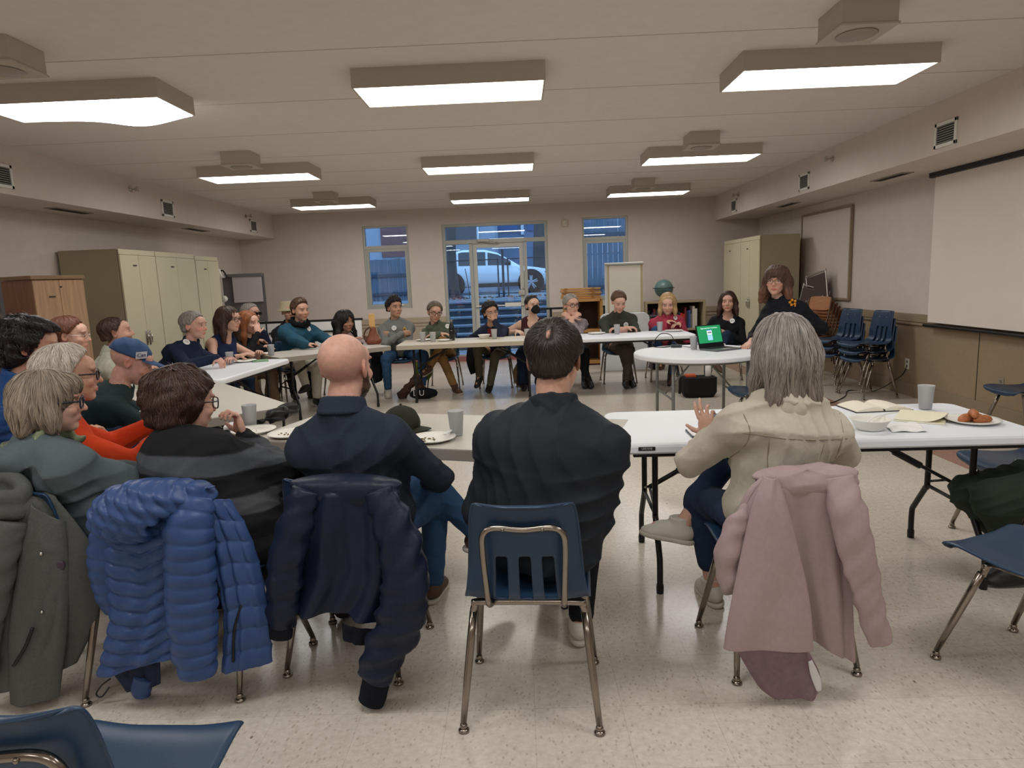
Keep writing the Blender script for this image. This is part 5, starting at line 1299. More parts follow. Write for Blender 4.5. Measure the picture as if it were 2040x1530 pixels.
# ------------------------------------------------------------------ along the back wall
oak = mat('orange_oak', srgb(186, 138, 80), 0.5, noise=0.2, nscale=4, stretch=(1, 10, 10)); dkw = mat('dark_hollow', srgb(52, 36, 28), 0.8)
t = empty('oak_shelf_unit', (1.07, 11.45, 0)); m = MB()
for x in (-0.30, 0.30): m.box((x, 0, 0.56), (0.045, 0.4, 1.12), bev=0.004)
for z in (0.05, 0.58, 1.10): m.box((0, 0, z), (0.60, 0.4, 0.05), bev=0.004)
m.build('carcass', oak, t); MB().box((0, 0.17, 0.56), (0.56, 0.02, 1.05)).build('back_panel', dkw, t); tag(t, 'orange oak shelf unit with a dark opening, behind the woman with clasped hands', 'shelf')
rs = random.Random(3)
for k in range(5):
    t = empty('folded_easel', (1.05 + rs.uniform(-0.02, 0.02), 11.42, 1.127 + 0.036 * k), rs.uniform(-0.04, 0.04)); m = MB()
    for y in (-0.09, 0.0, 0.1): m.box((0, y, 0.017), (0.66, 0.045, 0.028), bev=0.004)
    m.build('wooden_rails', oak, t); m = MB()
    for x in (-0.25, 0.2): m.box((x, 0, 0.0325), (0.04, 0.25, 0.005))
    m.build('cross_slats', oak, t); tag(t, '%s flat wooden frame stacked on the oak shelf unit' % ('lowest', 'second', 'middle', 'fourth', 'topmost')[k], 'frame', 'wooden frames on the oak shelf unit')
paper = mat('easel_paper', srgb(244, 240, 226), 0.8); wplast = mat('white_board', srgb(232, 232, 230), 0.4)
t = empty('flip_chart_easel', (1.69, 10.85, 0)); 
MB().box((0, 0, 1.26), (0.62, 0.02, 0.86), bev=0.004).build('backing_board', wplast, t); MB().box((0.01, -0.018, 1.24), (0.50, 0.012, 0.80)).build('paper_pad', paper, t); MB().box((0, -0.022, 1.665), (0.62, 0.03, 0.03), bev=0.004).build('clamp_bar', alu_m, t)
m = MB()
for x in (-0.245, 0.275): m.box((x, -0.016, 1.23), (0.045, 0.006, 0.84))
m.build('tape_strip', mat('old_tape', srgb(206, 190, 150), 0.6), t)
MB().box((0, -0.05, 0.845), (0.66, 0.09, 0.02), bev=0.004).build('pen_tray', black_m, t)
for x, y in ((-0.29, 0.0), (0.29, 0.0), (0, 0.42)): m = MB(); m.tube([(x, y, 0.01), (x * 0.98, 0.02, 1.66)], 0.014, 8); m.build('leg', black_m if x > 0 else alu_m, t)
m = MB(); m.tube(smoothpath([(-0.16, -0.03, 0.835), (0.0, -0.03, 0.86), (0.06, -0.04, 0.80)], 5), 0.006, 6); m.build('hook', black_m, t)
tag(t, 'flip chart easel with blank yellowed paper before the right window', 'easel')
# folded white table behind the man in the dark green sweater
t = empty('folding_table', (1.62, 10.45, 0)); t.rotation_euler = (0.08, 0, 0)
V, F = slab(lambda ins: rounded_rect(0.76 - 2 * ins, 0.90 - 2 * ins, 0.09), [(0, -0.02), (0, 0.02)]); V = [(a, z, b + 0.46) for a, b, z in V]; mesh_obj('table_top', V, F, plast_w, t); m = MB(); m.tube(smoothpath([(-0.2, 0.045, 0.1), (-0.2, 0.045, 0.7), (0.2, 0.045, 0.7), (0.2, 0.045, 0.1)], 3), 0.013, 8); m.build('leg', tube_g, t, True); tag(t, 'white folding table stood on edge behind the man in the dark green sweater', 'table')
# railing bar by the door
m = MB(); m.box((0.95, 11.9, 0.955), (1.15, 0.05, 0.035), bev=0.004); m.box((0.55, 11.9, 0.478), (0.04, 0.05, 0.954), bev=0.004); m.box((1.50, 11.9, 0.478), (0.04, 0.05, 0.954), bev=0.004); tag(m.build('handrail', black_m), 'black horizontal bar beside the door behind the masked woman', 'rail')
# bookshelf and globe
bs = mat('tan_bookcase', srgb(160, 146, 116), 0.6, noise=0.05); t = empty('bookcase', (2.68, 11.75, 0)); m = MB()
for x in (-0.50, 0.50): m.box((x, 0, 0.51), (0.04, 0.35, 1.02), bev=0.003)
for z in (0.04, 0.52, 1.0): m.box((0, 0, z), (0.96, 0.35, 0.035), bev=0.003)
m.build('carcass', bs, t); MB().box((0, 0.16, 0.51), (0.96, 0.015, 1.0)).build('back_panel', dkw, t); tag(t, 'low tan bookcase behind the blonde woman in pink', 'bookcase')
rs = random.Random(12); cols = {'dark red': (110, 30, 34), 'black': (30, 28, 30), 'navy': (34, 40, 70), 'bright red': (190, 50, 40), 'white': (206, 200, 190), 'brown': (84, 60, 44), 'grey': (120, 116, 112), 'blue': (60, 84, 140)}
ordr = ['black', 'brown', 'navy', 'dark red', 'black', 'grey', 'dark red', 'black', 'brown', 'black', 'navy', 'dark red', 'brown', 'black', 'dark red', 'black', 'navy', 'bright red', 'bright red', 'dark red', 'navy', 'blue', 'grey', 'white', 'white']
x = 2.21; cnt = {}
for i, cn in enumerate(ordr):
    th = rs.uniform(0.026, 0.042); hh = rs.uniform(0.24, 0.38); 
    if x + th > 3.15: break
    b = empty('book', (x + th / 2, 11.72, 0.5375)); cm = mat('book_' + cn.replace(' ', '_'), srgb(*cols[cn]), 0.6); m = MB(); m.box((-th / 2 + 0.0015, 0, hh / 2), (0.003, 0.20, hh)); m.box((th / 2 - 0.0015, 0, hh / 2), (0.003, 0.20, hh)); m.box((0, -0.099, hh / 2), (th, 0.003, hh)); m.build('cover', cm, b); MB().box((0, 0.002, hh / 2), (th - 0.006, 0.19, hh - 0.012)).build('pages', paper, b)
    cnt[cn] = cnt.get(cn, 0) + 1; tag(b, '%s book on the bookcase top shelf, number %d of that colour from the left' % (cn, cnt[cn]), 'book', 'books on the bookcase top shelf'); x += th + 0.0015
t = empty('globe', (2.50, 11.68, 1.018)); m = MB(); m.lathe([(0.09, 0), (0.085, 0.02), (0.02, 0.03), (0.018, 0.05)]); m.build('base', black_m, t, True)
m = MB(); m.ball((0, 0, 0.215), 0.155, 28); gl = m.build('sphere', mat('globe_sea', srgb(92, 120, 116), 0.35, noise=0.28, nscale=6), t, True); m = MB(); m.tube([(0.178 * math.cos(2 * PI * k / 40), 0.178 * math.sin(2 * PI * k / 40), 0.225) for k in range(41)], 0.011, 8, cap=False, flat=0.5); m.build('horizon_ring', black_m, t, True); m = MB(); m.tube([(0.165 * math.sin(a), 0, 0.215 - 0.165 * math.cos(a)) for a in np.linspace(0, PI, 16)], 0.006, 6); m.build('meridian_arm', alu_m, t, True); tag(t, 'grey green globe with a dark ring on the bookcase', 'globe')
t = empty('storage_crate', (2.14, 10.6, 0)); MB().box((0, 0, 0.42), (0.20, 0.35, 0.84), bev=0.01).build('black_case', black_m, t); m = MB()
for z in (0.6, 0.68): m.box((0.0, -0.18, z), (0.03, 0.015, 0.03), bev=0.003)
m.build('latch', chrome, t); tag(t, 'tall black case between the easel and the bookcase', 'case')
# left far corner: leaning white table top, easel, lamp
t = empty('folding_table', (-3.72, 11.62, 0), math.radians(2)); t.rotation_euler = (-0.12, 0, 0.02); MB().box((0, 0, 0.52), (1.86, 0.035, 0.76), bev=0.012).build('table_top', wplast, t); m = MB(); m.box((0, 0.0, 0.915), (1.9, 0.05, 0.035), bev=0.005); m.box((-0.1, -0.03, 0.72), (1.2, 0.02, 0.03), bev=0.004)
for x in (-0.8, 0.8): m.box((x, 0, 0.07), (0.04, 0.04, 0.14))
m.build('dark_rim', black_m, t); tag(t, 'white table top with a dark rim leaning on the back wall at the left', 'table')
t = empty('flip_chart_easel', (-4.55, 11.1, 0), 0.18); MB().box((0.06, 0, 1.50), (0.46, 0.02, 0.42), bev=0.004).build('paper_pad', mat('lilac_paper', srgb(186, 176, 180), 0.8), t); MB().box((0, 0.03, 1.36), (0.66, 0.02, 0.80), bev=0.004).build('backing_board', mat('grey_board', srgb(96, 92, 94), 0.7), t); MB().box((0, 0.0, 1.735), (0.62, 0.05, 0.05), bev=0.006).build('clamp_bar', mat('grey_bar', srgb(110, 106, 106), 0.5), t)
for x, y in ((-0.29, 0.03), (0.29, 0.03), (0, 0.45)): m = MB(); m.tube([(x, y, 0.01), (x, 0.045, 1.7)], 0.013, 8); m.build('leg', black_m, t)
tag(t, 'grey flip chart easel beside the far end of the left cabinets', 'easel')
t = empty('desk_lamp', (-4.70, 10.30, 0)); m = MB(); m.lathe([(0.14, 0), (0.14, 0.02), (0.03, 0.035)]); m.build('lamp_base', white_m, t, True); m = MB(); m.tube(smoothpath([(0, 0, 0.03), (0.02, 0, 1.0), (0.05, 0.0, 1.55), (0.16, 0, 1.80), (0.24, 0, 1.70)], 5), 0.012, 8); m.build('lamp_arm', black_m, t, True); m = MB(); m.lathe([(0.03, 0.14), (0.05, 0.12), (0.10, 0.0), (0.095, 0.0), (0.045, 0.115), (0.028, 0.13)], (0.10, 0, 1.69), 18, cap=False); m.ball((0.16, 0, 1.37), 0.05, 12); m.build('lamp_shade', white_m, t, True); tag(t, 'white floor lamp behind the far end of the left cabinets', 'lamp')

# ------------------------------------------------------------------ the people at the tables
def fab(name, r, g, b, rough=0.85, noise=0.06, bump=0.25, bscale=500, nscale=60, **k):
    k.setdefault('wrinkle', 0.30); k.setdefault('wscale', 9.0)
    return mat('cloth_' + name, srgb(r, g, b), rough, spec=0.3, noise=noise, nscale=nscale, bump=bump, bscale=bscale, **k)
def hairm(name, r, g, b): return mat('hair_' + name, srgb(r, g, b), 0.42, spec=0.45, tint=True, noise=0.10, nscale=45)
LIGHT, FAIR, TAN, OLIVE = (0.62, 0.36, 0.26), (0.68, 0.41, 0.31), (0.44, 0.24, 0.155), (0.52, 0.30, 0.20)
H_dbrown, H_brown, H_black = hairm('dark_brown', 70, 50, 42), hairm('brown', 96, 70, 52), hairm('black', 36, 31, 32)
H_grey, H_silver, H_ash, H_blond, H_red = hairm('grey', 150, 144, 138), hairm('silver', 208, 198, 184), hairm('ash', 148, 134, 116), hairm('blond', 204, 170, 124), hairm('red', 158, 98, 60)
jeans = fab('jeans', 52, 84, 122, bump=0.3, noise=0.10); dkjean = fab('dark_jeans', 36, 50, 76); blackc = fab('black', 24, 25, 30); khaki = fab('khaki', 150, 116, 74); olive = fab('olive', 88, 84, 70); navy = fab('navy', 28, 38, 62); cream = fab('cream', 206, 200, 184)
sh_k, sh_w, sh_b = mat('shoe_black', srgb(32, 31, 33), 0.5), mat('shoe_white', srgb(214, 210, 198), 0.5), mat('shoe_brown', srgb(92, 68, 54), 0.6); sole_w = mat('sole_white', srgb(206, 200, 186), 0.6)
def sheared(q, base, stripes, soft=0.004):
    c = np.ones((len(q), 3)) * base
    for a, b, col in stripes:
        m = np.clip(np.minimum(q - a, b - q) / soft, 0, 1)[:, None]; c = c * (1 - m) + np.asarray(col) * m
    return c

def fgroup(*a): pass
LIST = []
def P(key, label, chairlabel=None, **o): o['label'] = label; o['key'] = key; o['chairlabel'] = chairlabel; LIST.append(o)

# --- near row, backs to the camera
P('P4', 'person in a black jacket on a bare navy chair, dark hair thinning at the crown', 'navy stacking chair under the person in the black jacket, back loop in view', near=True, seed=4,
  hip=(0.05, 2.25), face=4, head=(0.117, 2.36, 1.195), hy=14, hp=16, hs=1.12, w=1.2, s=1.04, shw=0.182, belly=0.055, neckw=1.12, skin=LIGHT, blush=0.5, hunch=0.03,
  L=dict(w=(-0.17, 0.32, 0.60), e=(-0.3, -0.6, -0.5)), R=dict(w=(0.13, 0.32, 0.60), e=(0.1, -0.7, -0.5)),
  legL=dict(a=(-0.02, 0.78, 0.085)), legR=dict(a=(0.13, 0.33, 0.09)), top=dict(name='jacket', m=fab('black_jacket', 30, 36, 44, 0.7, bump=0.12, bscale=900), g=0.028, slv=0.008, fold=0.010, ff=20, sq=(0.5, 1, 1.4), collar=True, hem=0.09, cuff=0.012),
  pants=dict(m=blackc), shoes=dict(m=sh_w, sole=sole_w),
  hair=dict(kind='short', m=hairm('soft_black', 50, 42, 40), thick=0.013, spot=True, n=5200, rad=0.0010, step=0.007, steps=8, jit=0.3, crown=(0, -0.115, 0.075), down=0.02, lump=0.002,
            fade=1.0, rootz=-0.05, line=((-0.12, -0.085), (-0.08, -0.08), (-0.05, -0.055), (-0.02, -0.005), (0.0, 0.02), (0.03, 0.045), (0.06, 0.075), (0.12, 0.1))), scalp=(0.3, 0.8), chair=(0.0, 2.215))
P('P3', 'person with a shaved head and brown beard in a navy roll neck sweater', 'navy stacking chair hidden under the dark navy jacket', near=True, seed=3,
  hip=(-0.65, 2.60), face=9, head=(-0.688, 2.58, 1.172), chair=(-0.70, 2.545), hy=15, hp=2, hs=1.14, w=1.12, shw=0.178, belly=0.03, neckw=1.15, skin=(0.66, 0.38, 0.30), blush=0.5, scalp=(0.06, 0.34), stubble=0.5, stubcol=(0.45, 0.36, 0.33), browa=0.6,
  L=dict(w=(-0.06, 0.30, 0.66), e=(-0.9, -0.1, -0.5)), R=dict(w=(0.17, 0.28, 0.62), e=(0.9, -0.2, -0.45)),
  legR=dict(a=(0.13, 0.40, 0.085)), legL=dict(a=(0.34, 0.48, 0.30), h=(0.3, 0.5, 1), toe=(0.75, 0.5, -0.1)),
  top=dict(name='sweater', m=fab('navy_knit', 44, 52, 65, 0.95, bump=0.6, bscale=330, noise=0.12, nscale=240), g=0.022, fold=0.006, turtle=True, roll=True, hem=0.08), pants=dict(m=jeans), shoes=dict(m=sh_b, sole=sole_w), beard=dict(m=hairm('beard', 96, 74, 60), n=900))
P('P5', 'person with long grey hair in a beige denim jacket, one hand raised', 'navy stacking chair hidden under the dusty pink raincoat', near=True, seed=5,
  hip=(0.95, 2.50), face=-4, head=(0.994, 2.55, 1.176), hy=-6, hp=4, hs=1.10, w=1.05, shw=0.185, bust=0.03, skin=FAIR, blush=0.5,
  L=dict(w=(0.79, 2.79, 0.79), abs=True, e=(-0.75, -0.35, -0.55), hd=(-0.18, 0.25, 0.95), hn=(0.55, 0.85, 0.1), curl=[0.15, 0.2, 0.55, 0.8], spread=0.1, thumb=(0.95, 0.55, 0.0), hands=1.12, l1=0.27, l2=0.25), R=dict(w=(0.20, 0.33, 0.78), e=(0.85, -0.3, -0.45)),
  legL=dict(a=(-0.10, 0.36, 0.085)), legR=dict(a=(-0.22, 0.42, 0.36), h=(0.25, 0.6, 1), toe=(-0.85, 0.35, 0.12)),
  top=dict(name='denim_jacket', m=fab('beige_denim', 198, 191, 175, 0.85, bump=0.35, bscale=700), g=0.022, fold=0.009, ff=22, hem=0.06, collar=True, cuff=0.012), pants=dict(m=dkjean, frac=0.72), shoes=dict(m=sh_w, sole=sole_w, high=0.02),
  hair=dict(kind='long', m=H_grey, len=0.155, wide=0.010, thick=0.015, n=5200, steps=14, step=0.016, rad=0.0012, lift=0.006, vary=0.40, jit=0.14, crown=(0, -0.03, 0.12), down=0.12, hairline=0.08, lump=0.003, grad=(0.0, 0.14, (0.72, 0.68, 0.64))))
stripe_m = fab('striped_shawl', 255, 255, 255, 0.95, bump=0.4, bscale=420, tint=True)
P('P2', 'person with dark brown hair and a black and grey striped shawl, chin in hand', 'navy stacking chair hidden under the blue puffer jacket', near=True, seed=2,
  hip=(-1.20, 2.54), face=14, chairyaw=22, head=(-1.365, 2.62, 1.048), chair=(-1.213, 2.505), hy=38, hp=6, hs=1.10, w=1.1, shw=0.16, skin=FAIR, blush=0.6, hz=0.52,
  L=dict(w=(-0.05, 0.28, 0.62), e=(-0.9, 0, -0.6)), R=dict(w=(-1.20, 2.78, 0.87), abs=True, e=(0.8, 0.1, -0.6), hd=(-0.3, 0.05, 0.95), hn=(-0.6, -0.75, 0.1), curl=[0.7, 0.9, 1.0, 1.0], hands=1.05),
  legL=dict(a=(-0.05, 0.36, 0.085)), legR=dict(a=(0.28, 0.36, 0.085), h=(0.4, 0.5, 1)),
  top=dict(name='shawl', m=stripe_m, g=0.026, slv=0.02, fold=0.005, cape=True, hem=0.08, paint=lambda q, V, f: sheared((V[:, 2] - f['H'][2]) / f['Ls'] + 0.10 * (V[:, 0] - f['H'][0]), srgb(30, 31, 34), [(0.34, 0.50, srgb(72, 74, 78)), (0.70, 0.90, srgb(78, 82, 88)), (-0.1, 0.12, srgb(48, 47, 50))], 0.012)), pants=dict(m=blackc), shoes=dict(m=sh_k),
  hair=dict(kind='curly', m=H_dbrown, thick=0.024, n=4200, steps=9, step=0.011, rad=0.0013, lift=0.009, lump=0.004, freq=75, jit=0.4, curl=0.25, vary=0.45, ears=False, line=((-0.12, -0.125), (-0.06, -0.125), (-0.02, -0.10), (0.01, -0.06), (0.03, 0.015), (0.06, 0.06), (0.1, 0.085)), crown=(0, -0.05, 0.12)), glasses=dict(r=0.0024, size=(0.026, 0.021)))
P('P1', 'person with an ash grey bob and dark glasses in a grey hooded top, arms folded', 'navy stacking chair behind the grey coat at the left edge', near=True, seed=1,
  hip=(-1.66, 2.56), face=42, head=(-1.816, 2.5, 1.091), hy=60, hp=4, hs=1.0, w=1.0, shw=0.165, skin=FAIR, blush=0.55, hz=0.50, belly=0.03,
  L=dict(w=(0.10, 0.30, 0.72), e=(-0.9, 0.1, -0.6), hd=(1, 0.2, 0), hn=(0, -1, 0)), R=dict(w=(-0.04, 0.28, 0.76), e=(0.9, 0.25, -0.6), hd=(-1, 0.1, 0), hn=(0, -1, 0)),
  top=dict(name='hooded_top', m=fab('slate_fleece', 90, 101, 105, 0.95, bump=0.3), g=0.024, fold=0.008, ff=20, hood=True, hem=0.1), pants=dict(m=dkjean), shoes=dict(m=sh_k),
  hair=dict(kind='bob', m=H_ash, len=0.085, wide=0.01, thick=0.015, n=4200, steps=11, step=0.014, rad=0.0012, lift=0.007, vary=0.35, jit=0.18, bangs=True, crown=(0, -0.03, 0.12), down=0.1, lump=0.003), glasses=dict(m=mat('navy_frame', srgb(34, 38, 54), 0.3), r=0.0034, size=(0.027, 0.021), sq=0.55))
# --- left side
P('P7', 'person with white hair and black glasses in an orange fleece, arm stretched forward', 'navy stacking chair under the person in the orange fleece', near=True, seed=7,
  hip=(-2.08, 2.86), face=48, head=(-2.0, 2.90, 1.145), hy=60, hp=2, hs=1.02, w=1.05, shw=0.168, skin=LIGHT, blush=0.6, hz=0.52, belly=0.03,
  L=dict(w=(-1.84, 3.28, 0.86), abs=True, e=(-0.6, 0.0, -0.8), hands=1.0), R=dict(w=(-1.58, 2.96, 0.90), abs=True, e=(0.5, -0.2, -0.8), hands=1.0),
  top=dict(name='fleece', m=fab('orange_fleece', 204, 66, 30, 0.95, bump=0.4, bscale=300), g=0.024, fold=0.008, ff=18, collar=True, hem=0.09), pants=dict(m=jeans), shoes=dict(m=sh_k),
  hair=dict(kind='short', m=H_silver, thick=0.021, n=3200, steps=8, step=0.011, rad=0.0012, lift=0.009, jit=0.35, crown=(0, -0.04, 0.12), lump=0.004, line=((-0.12, -0.085), (-0.06, -0.085), (-0.02, -0.05), (0.0, -0.015), (0.02, 0.045), (0.05, 0.088), (0.08, 0.11), (0.12, 0.13))), glasses=dict(r=0.0032, size=(0.026, 0.02)))
P('P8', 'person in a dark green sweatshirt and blue cap bent over a plate', 'navy stacking chair under the person in the blue cap', near=True, seed=8,
  hip=(-2.72, 3.76), face=52, head=(-2.37, 4.0, 1.085), hy=64, hp=26, hs=1.08, w=1.08, shw=0.178, skin=(0.64, 0.36, 0.28), blush=0.9, hunch=0.06, nb=0.03,
  L=dict(w=(-0.02, 0.52, 0.80), e=(-0.9, 0.1, -0.5)), R=dict(w=(-2.05, 3.90, 0.88), abs=True, e=(0.8, 0.2, -0.6), hd=(-0.2, 0.5, 0.6), curl=0.8),
  top=dict(name='sweatshirt', m=fab('bottle_green', 34, 50, 52, 0.9), g=0.020, fold=0.008, ff=20, hem=0.06), pants=dict(m=jeans), shoes=dict(m=sh_k))
P('P9', 'person with dark wavy hair in a royal blue puffer jacket, half hidden at the left', 'navy stacking chair under the person in the royal blue puffer jacket', near=True, seed=9,
  hip=(-2.60, 3.12), face=58, head=(-2.38, 3.2, 1.255), hy=58, hp=8, hs=1.10, w=1.22, shw=0.172, skin=LIGHT,
  top=dict(name='puffer_jacket', m=fab('royal_puffer', 28, 66, 122, 0.5, bump=0.05), g=0.034, fold=0.006, collar=True, hem=0.08, ff=40, sq=(0.1, 0.1, 1)), pants=dict(m=dkjean), shoes=dict(m=sh_k),
  hair=dict(kind='curly', m=H_black, thick=0.024, n=2600, steps=9, step=0.011, rad=0.0014, lift=0.012, lump=0.006, freq=70, curl=0.6, jit=0.5, line=((-0.12, -0.09), (-0.06, -0.085), (-0.02, -0.05), (0.01, -0.01), (0.03, 0.04), (0.06, 0.08), (0.12, 0.1))))
P('P10', 'person with dark hair and a pale green top at the photo left edge', 'navy stacking chair at the left edge under the person in pale green', seed=10,
  hip=(-3.42, 3.95), face=60, head=(-3.24, 4.0, 1.30), hy=62, hs=1.12, w=1.0, skin=LIGHT, top=dict(name='blouse', m=fab('sage', 150, 162, 124), fold=0.005), pants=dict(m=dkjean), shoes=dict(m=sh_k),
  hair=dict(kind='long', m=H_dbrown, len=0.10, wide=0.008, thick=0.02, n=900, steps=10, step=0.015, rad=0.0018))
P('P11', 'person with short auburn hair seated before the wooden cabinet', 'navy stacking chair before the wooden cabinet', seed=11,
  hip=(-3.48, 4.86), face=70, head=(-3.334, 4.9, 1.205), hy=72, hp=4, hs=1.12, w=1.0, skin=FAIR, blush=0.6, top=dict(name='sweater', m=fab('magenta', 176, 44, 120), fold=0.005), pants=dict(m=dkjean), shoes=dict(m=sh_k),
  hair=dict(kind='short', m=hairm('auburn', 120, 76, 58), thick=0.014, n=900, rad=0.0016), glasses=dict(m=chrome, r=0.0013, size=(0.024, 0.016)))
P('P12', 'person with cropped dark hair and a short beard in a pale sage shirt', 'navy stacking chair before the side of the beige cabinet', seed=12,
  hip=(-3.66, 5.62), face=62, head=(-3.475, 5.7, 1.17), hy=62, hp=-6, hs=1.12, w=1.05, skin=(0.60, 0.35, 0.26), blush=0.4, scalp=(0.45, 0.75), stubble=0.85, stubcol=(0.22, 0.16, 0.13), top=dict(name='shirt', m=fab('pale_sage', 176, 178, 160), fold=0.006, collar=True), pants=dict(m=dkjean), shoes=dict(m=sh_k),
  hair=dict(kind='short', m=H_dbrown, thick=0.004, n=900, rad=0.0014, step=0.005, line=((-0.12, -0.05), (-0.05, -0.05), (-0.02, -0.02), (0.0, 0.0), (0.03, 0.05), (0.05, 0.085), (0.12, 0.12))))
P('P13', 'person with grey hair in a navy quarter zip pullover, forearm resting on the white table', 'navy stacking chair under the grey-haired person in navy', seed=13,
  hip=(-3.66, 6.72), face=100, head=(-3.312, 6.75, 1.15), hy=98, hp=2, hs=1.15, w=1.30, s=1.05, shw=0.178, belly=0.05, skin=(0.64, 0.37, 0.29), blush=1.0, nb=0.03,
  R=dict(w=(-3.02, 6.52, 0.84), abs=True, e=(0.8, 0.1, -0.5), hd=(0.3, 0.75, -0.6), hn=(-0.3, -0.5, -0.8), curl=0.5, hands=1.2), L=dict(w=(-3.02, 6.86, 0.80), abs=True, e=(-0.8, 0, -0.5), hd=(1, 0.3, 0)), badge=(-3.20, 6.6, 0.89),
  top=dict(name='pullover', m=navy, g=0.022, fold=0.007, ff=18, collar=True), pants=dict(m=navy), shoes=dict(m=sh_k), hair=dict(kind='short', m=H_grey, thick=0.014, n=900, rad=0.0018, jit=0.4))
P('P14', 'person with dark greying hair and brown glasses in a sleeveless navy top', 'navy stacking chair under the person in the sleeveless navy top', seed=14,
  hip=(-3.50, 7.33), face=105, head=(-3.213, 7.35, 1.175), hy=102, hp=2, hs=1.15, w=1.05, bust=0.03, skin=FAIR, badge=(-3.08, 7.25, 0.92),
  R=dict(w=(-3.05, 7.10, 0.79), abs=True, e=(0.7, -0.2, -0.7)), L=dict(w=(-2.95, 7.42, 0.79), abs=True, e=(-0.8, 0, -0.5)),
  top=dict(name='sleeveless_top', m=fab('navy_jersey', 34, 46, 86), sleeve=0, fold=0.004, scoop=0.05), pants=dict(m=dkjean), shoes=dict(m=sh_k),
  hair=dict(kind='long', m=H_dbrown, len=0.20, wide=0.024, thick=0.014, n=1600, steps=12, step=0.018, rad=0.002, curl=0.4, hairline=0.085, grad=(0.14, 0.12, (0.9, 0.8, 0.75))), glasses=dict(m=mat('brown_frame', srgb(70, 40, 32), 0.3), r=0.0026))
P('P15', 'person with long red hair in black, chin resting on one hand', 'navy stacking chair under the red-haired person', seed=15,
  hip=(-3.42, 7.96), face=122, head=(-3.239, 7.95, 1.10), hy=110, hp=4, hs=1.14, w=0.95, bust=0.02, skin=FAIR, hz=0.52,
  R=dict(w=(-3.10, 7.83, 0.975), abs=True, e=(0.5, 0.5, -0.8), hd=(-0.15, -0.35, 0.9), hn=(-0.3, -0.8, -0.2), curl=[0.25, 0.9, 1.1, 1.1]), L=dict(w=(-3.02, 8.0, 0.78), abs=True, e=(-0.8, 0, -0.5)),
  top=dict(name='cardigan', m=blackc, fold=0.005), pants=dict(m=fab('brown_skirt', 112, 92, 70), flare=0.05, frac=0.95), shoes=dict(m=sh_k), hair=dict(kind='long', m=H_red, len=0.23, wide=0.012, thick=0.013, n=1500, steps=13, step=0.018, rad=0.0018, part=0.0, hairline=0.09))
P('P16', 'person in dark sunglasses and a navy jersey sitting behind the red-haired one', 'navy stacking chair behind the red-haired person', seed=16,
  hip=(-3.68, 8.9), face=135, head=(-3.547, 8.8, 1.175), hy=112, hs=1.12, w=1.1, skin=(0.60, 0.36, 0.27), badge=(-3.425, 8.75, 0.95),
  top=dict(name='jersey', m=fab('dark_navy', 24, 32, 54), fold=0.006), pants=dict(m=khaki), shoes=dict(m=sh_k), hair=dict(kind='short', m=H_grey, thick=0.012, n=600, rad=0.0018), glasses=dict(r=0.004, size=(0.03, 0.019), lens=mat('dark_lens', (0.006, 0.006, 0.007), 0.1)))
P('P17', 'person in a beige bucket hat half hidden behind the one in teal', 'navy stacking chair behind the teal jacket', seed=17,
  hip=(-3.22, 9.3), face=150, head=(-3.18, 9.2, 1.165), hy=150, hs=1.10, w=1.05, skin=LIGHT, top=dict(name='coat', m=fab('black_coat', 30, 34, 38), g=0.03, fold=0.007, collar=True), pants=dict(m=blackc), shoes=dict(m=sh_k))
P('P18', 'person in a teal work jacket with a black fur collar leaning on the grey table', 'navy stacking chair under the person in the teal jacket', seed=18,
  hip=(-2.96, 8.66), face=140, head=(-2.81, 8.55, 1.205), hy=128, hp=3, hs=1.15, w=1.15, shw=0.178, skin=(0.62, 0.35, 0.27), blush=0.6, stubble=0.3, badge=(-2.62, 8.45, 0.92),
  R=dict(w=(-2.62, 8.10, 0.80), abs=True, e=(0.7, 0.3, -0.7), hd=(-1, 0.2, 0)), L=dict(w=(-2.40, 8.42, 0.80), abs=True, e=(-0.9, 0.2, -0.6), hd=(1, -0.1, 0)),
  legL=dict(a=(-0.05, 0.45, 0.085)), legR=dict(a=(0.1, 0.52, 0.28), toe=(0.8, 0.5, 0)),
  top=dict(name='work_jacket', m=fab('teal_duck', 38, 82, 104, 0.8), g=0.034, slv=0.01, fold=0.009, ff=18, cuff=0.014, collar=True), pants=dict(m=cream, g=0.02), shoes=dict(m=sh_k), hair=dict(kind='short', m=H_brown, thick=0.013, top=0.05, n=900, rad=0.0017, comb=(0, -1, 0.2)))
P('P19', 'person with long black curly hair in a lilac cardigan', 'navy stacking chair under the person in the lilac cardigan', seed=19,
  hip=(-2.46, 9.08), face=150, head=(-2.347, 8.95, 1.02), hy=132, hp=4, hs=1.15, w=0.98, bust=0.02, skin=TAN, hz=0.50, browa=0.9, brow=(0.12, 0.08, 0.07), badge=(-2.213, 8.9, 0.835),
  R=dict(w=(-2.2, 8.62, 0.79), abs=True, e=(0.8, 0.1, -0.6)), L=dict(w=(-2.02, 8.80, 0.79), abs=True, e=(-0.9, 0.2, -0.6)), legL=dict(a=(-0.02, 0.45, 0.085)), legR=dict(a=(0.14, 0.5, 0.085)),
  top=dict(name='cardigan', m=fab('lilac', 184, 160, 162), g=0.018, fold=0.006, vneck=0.14), inner=fab('black_tee', 26, 26, 32), pants=dict(m=fab('pale_jeans', 168, 178, 186)), shoes=dict(m=sh_b), hair=dict(kind='long', m=H_black, len=0.22, wide=0.03, thick=0.02, n=1900, steps=13, step=0.018, rad=0.002, curl=0.6, lift=0.012, hairline=0.085))
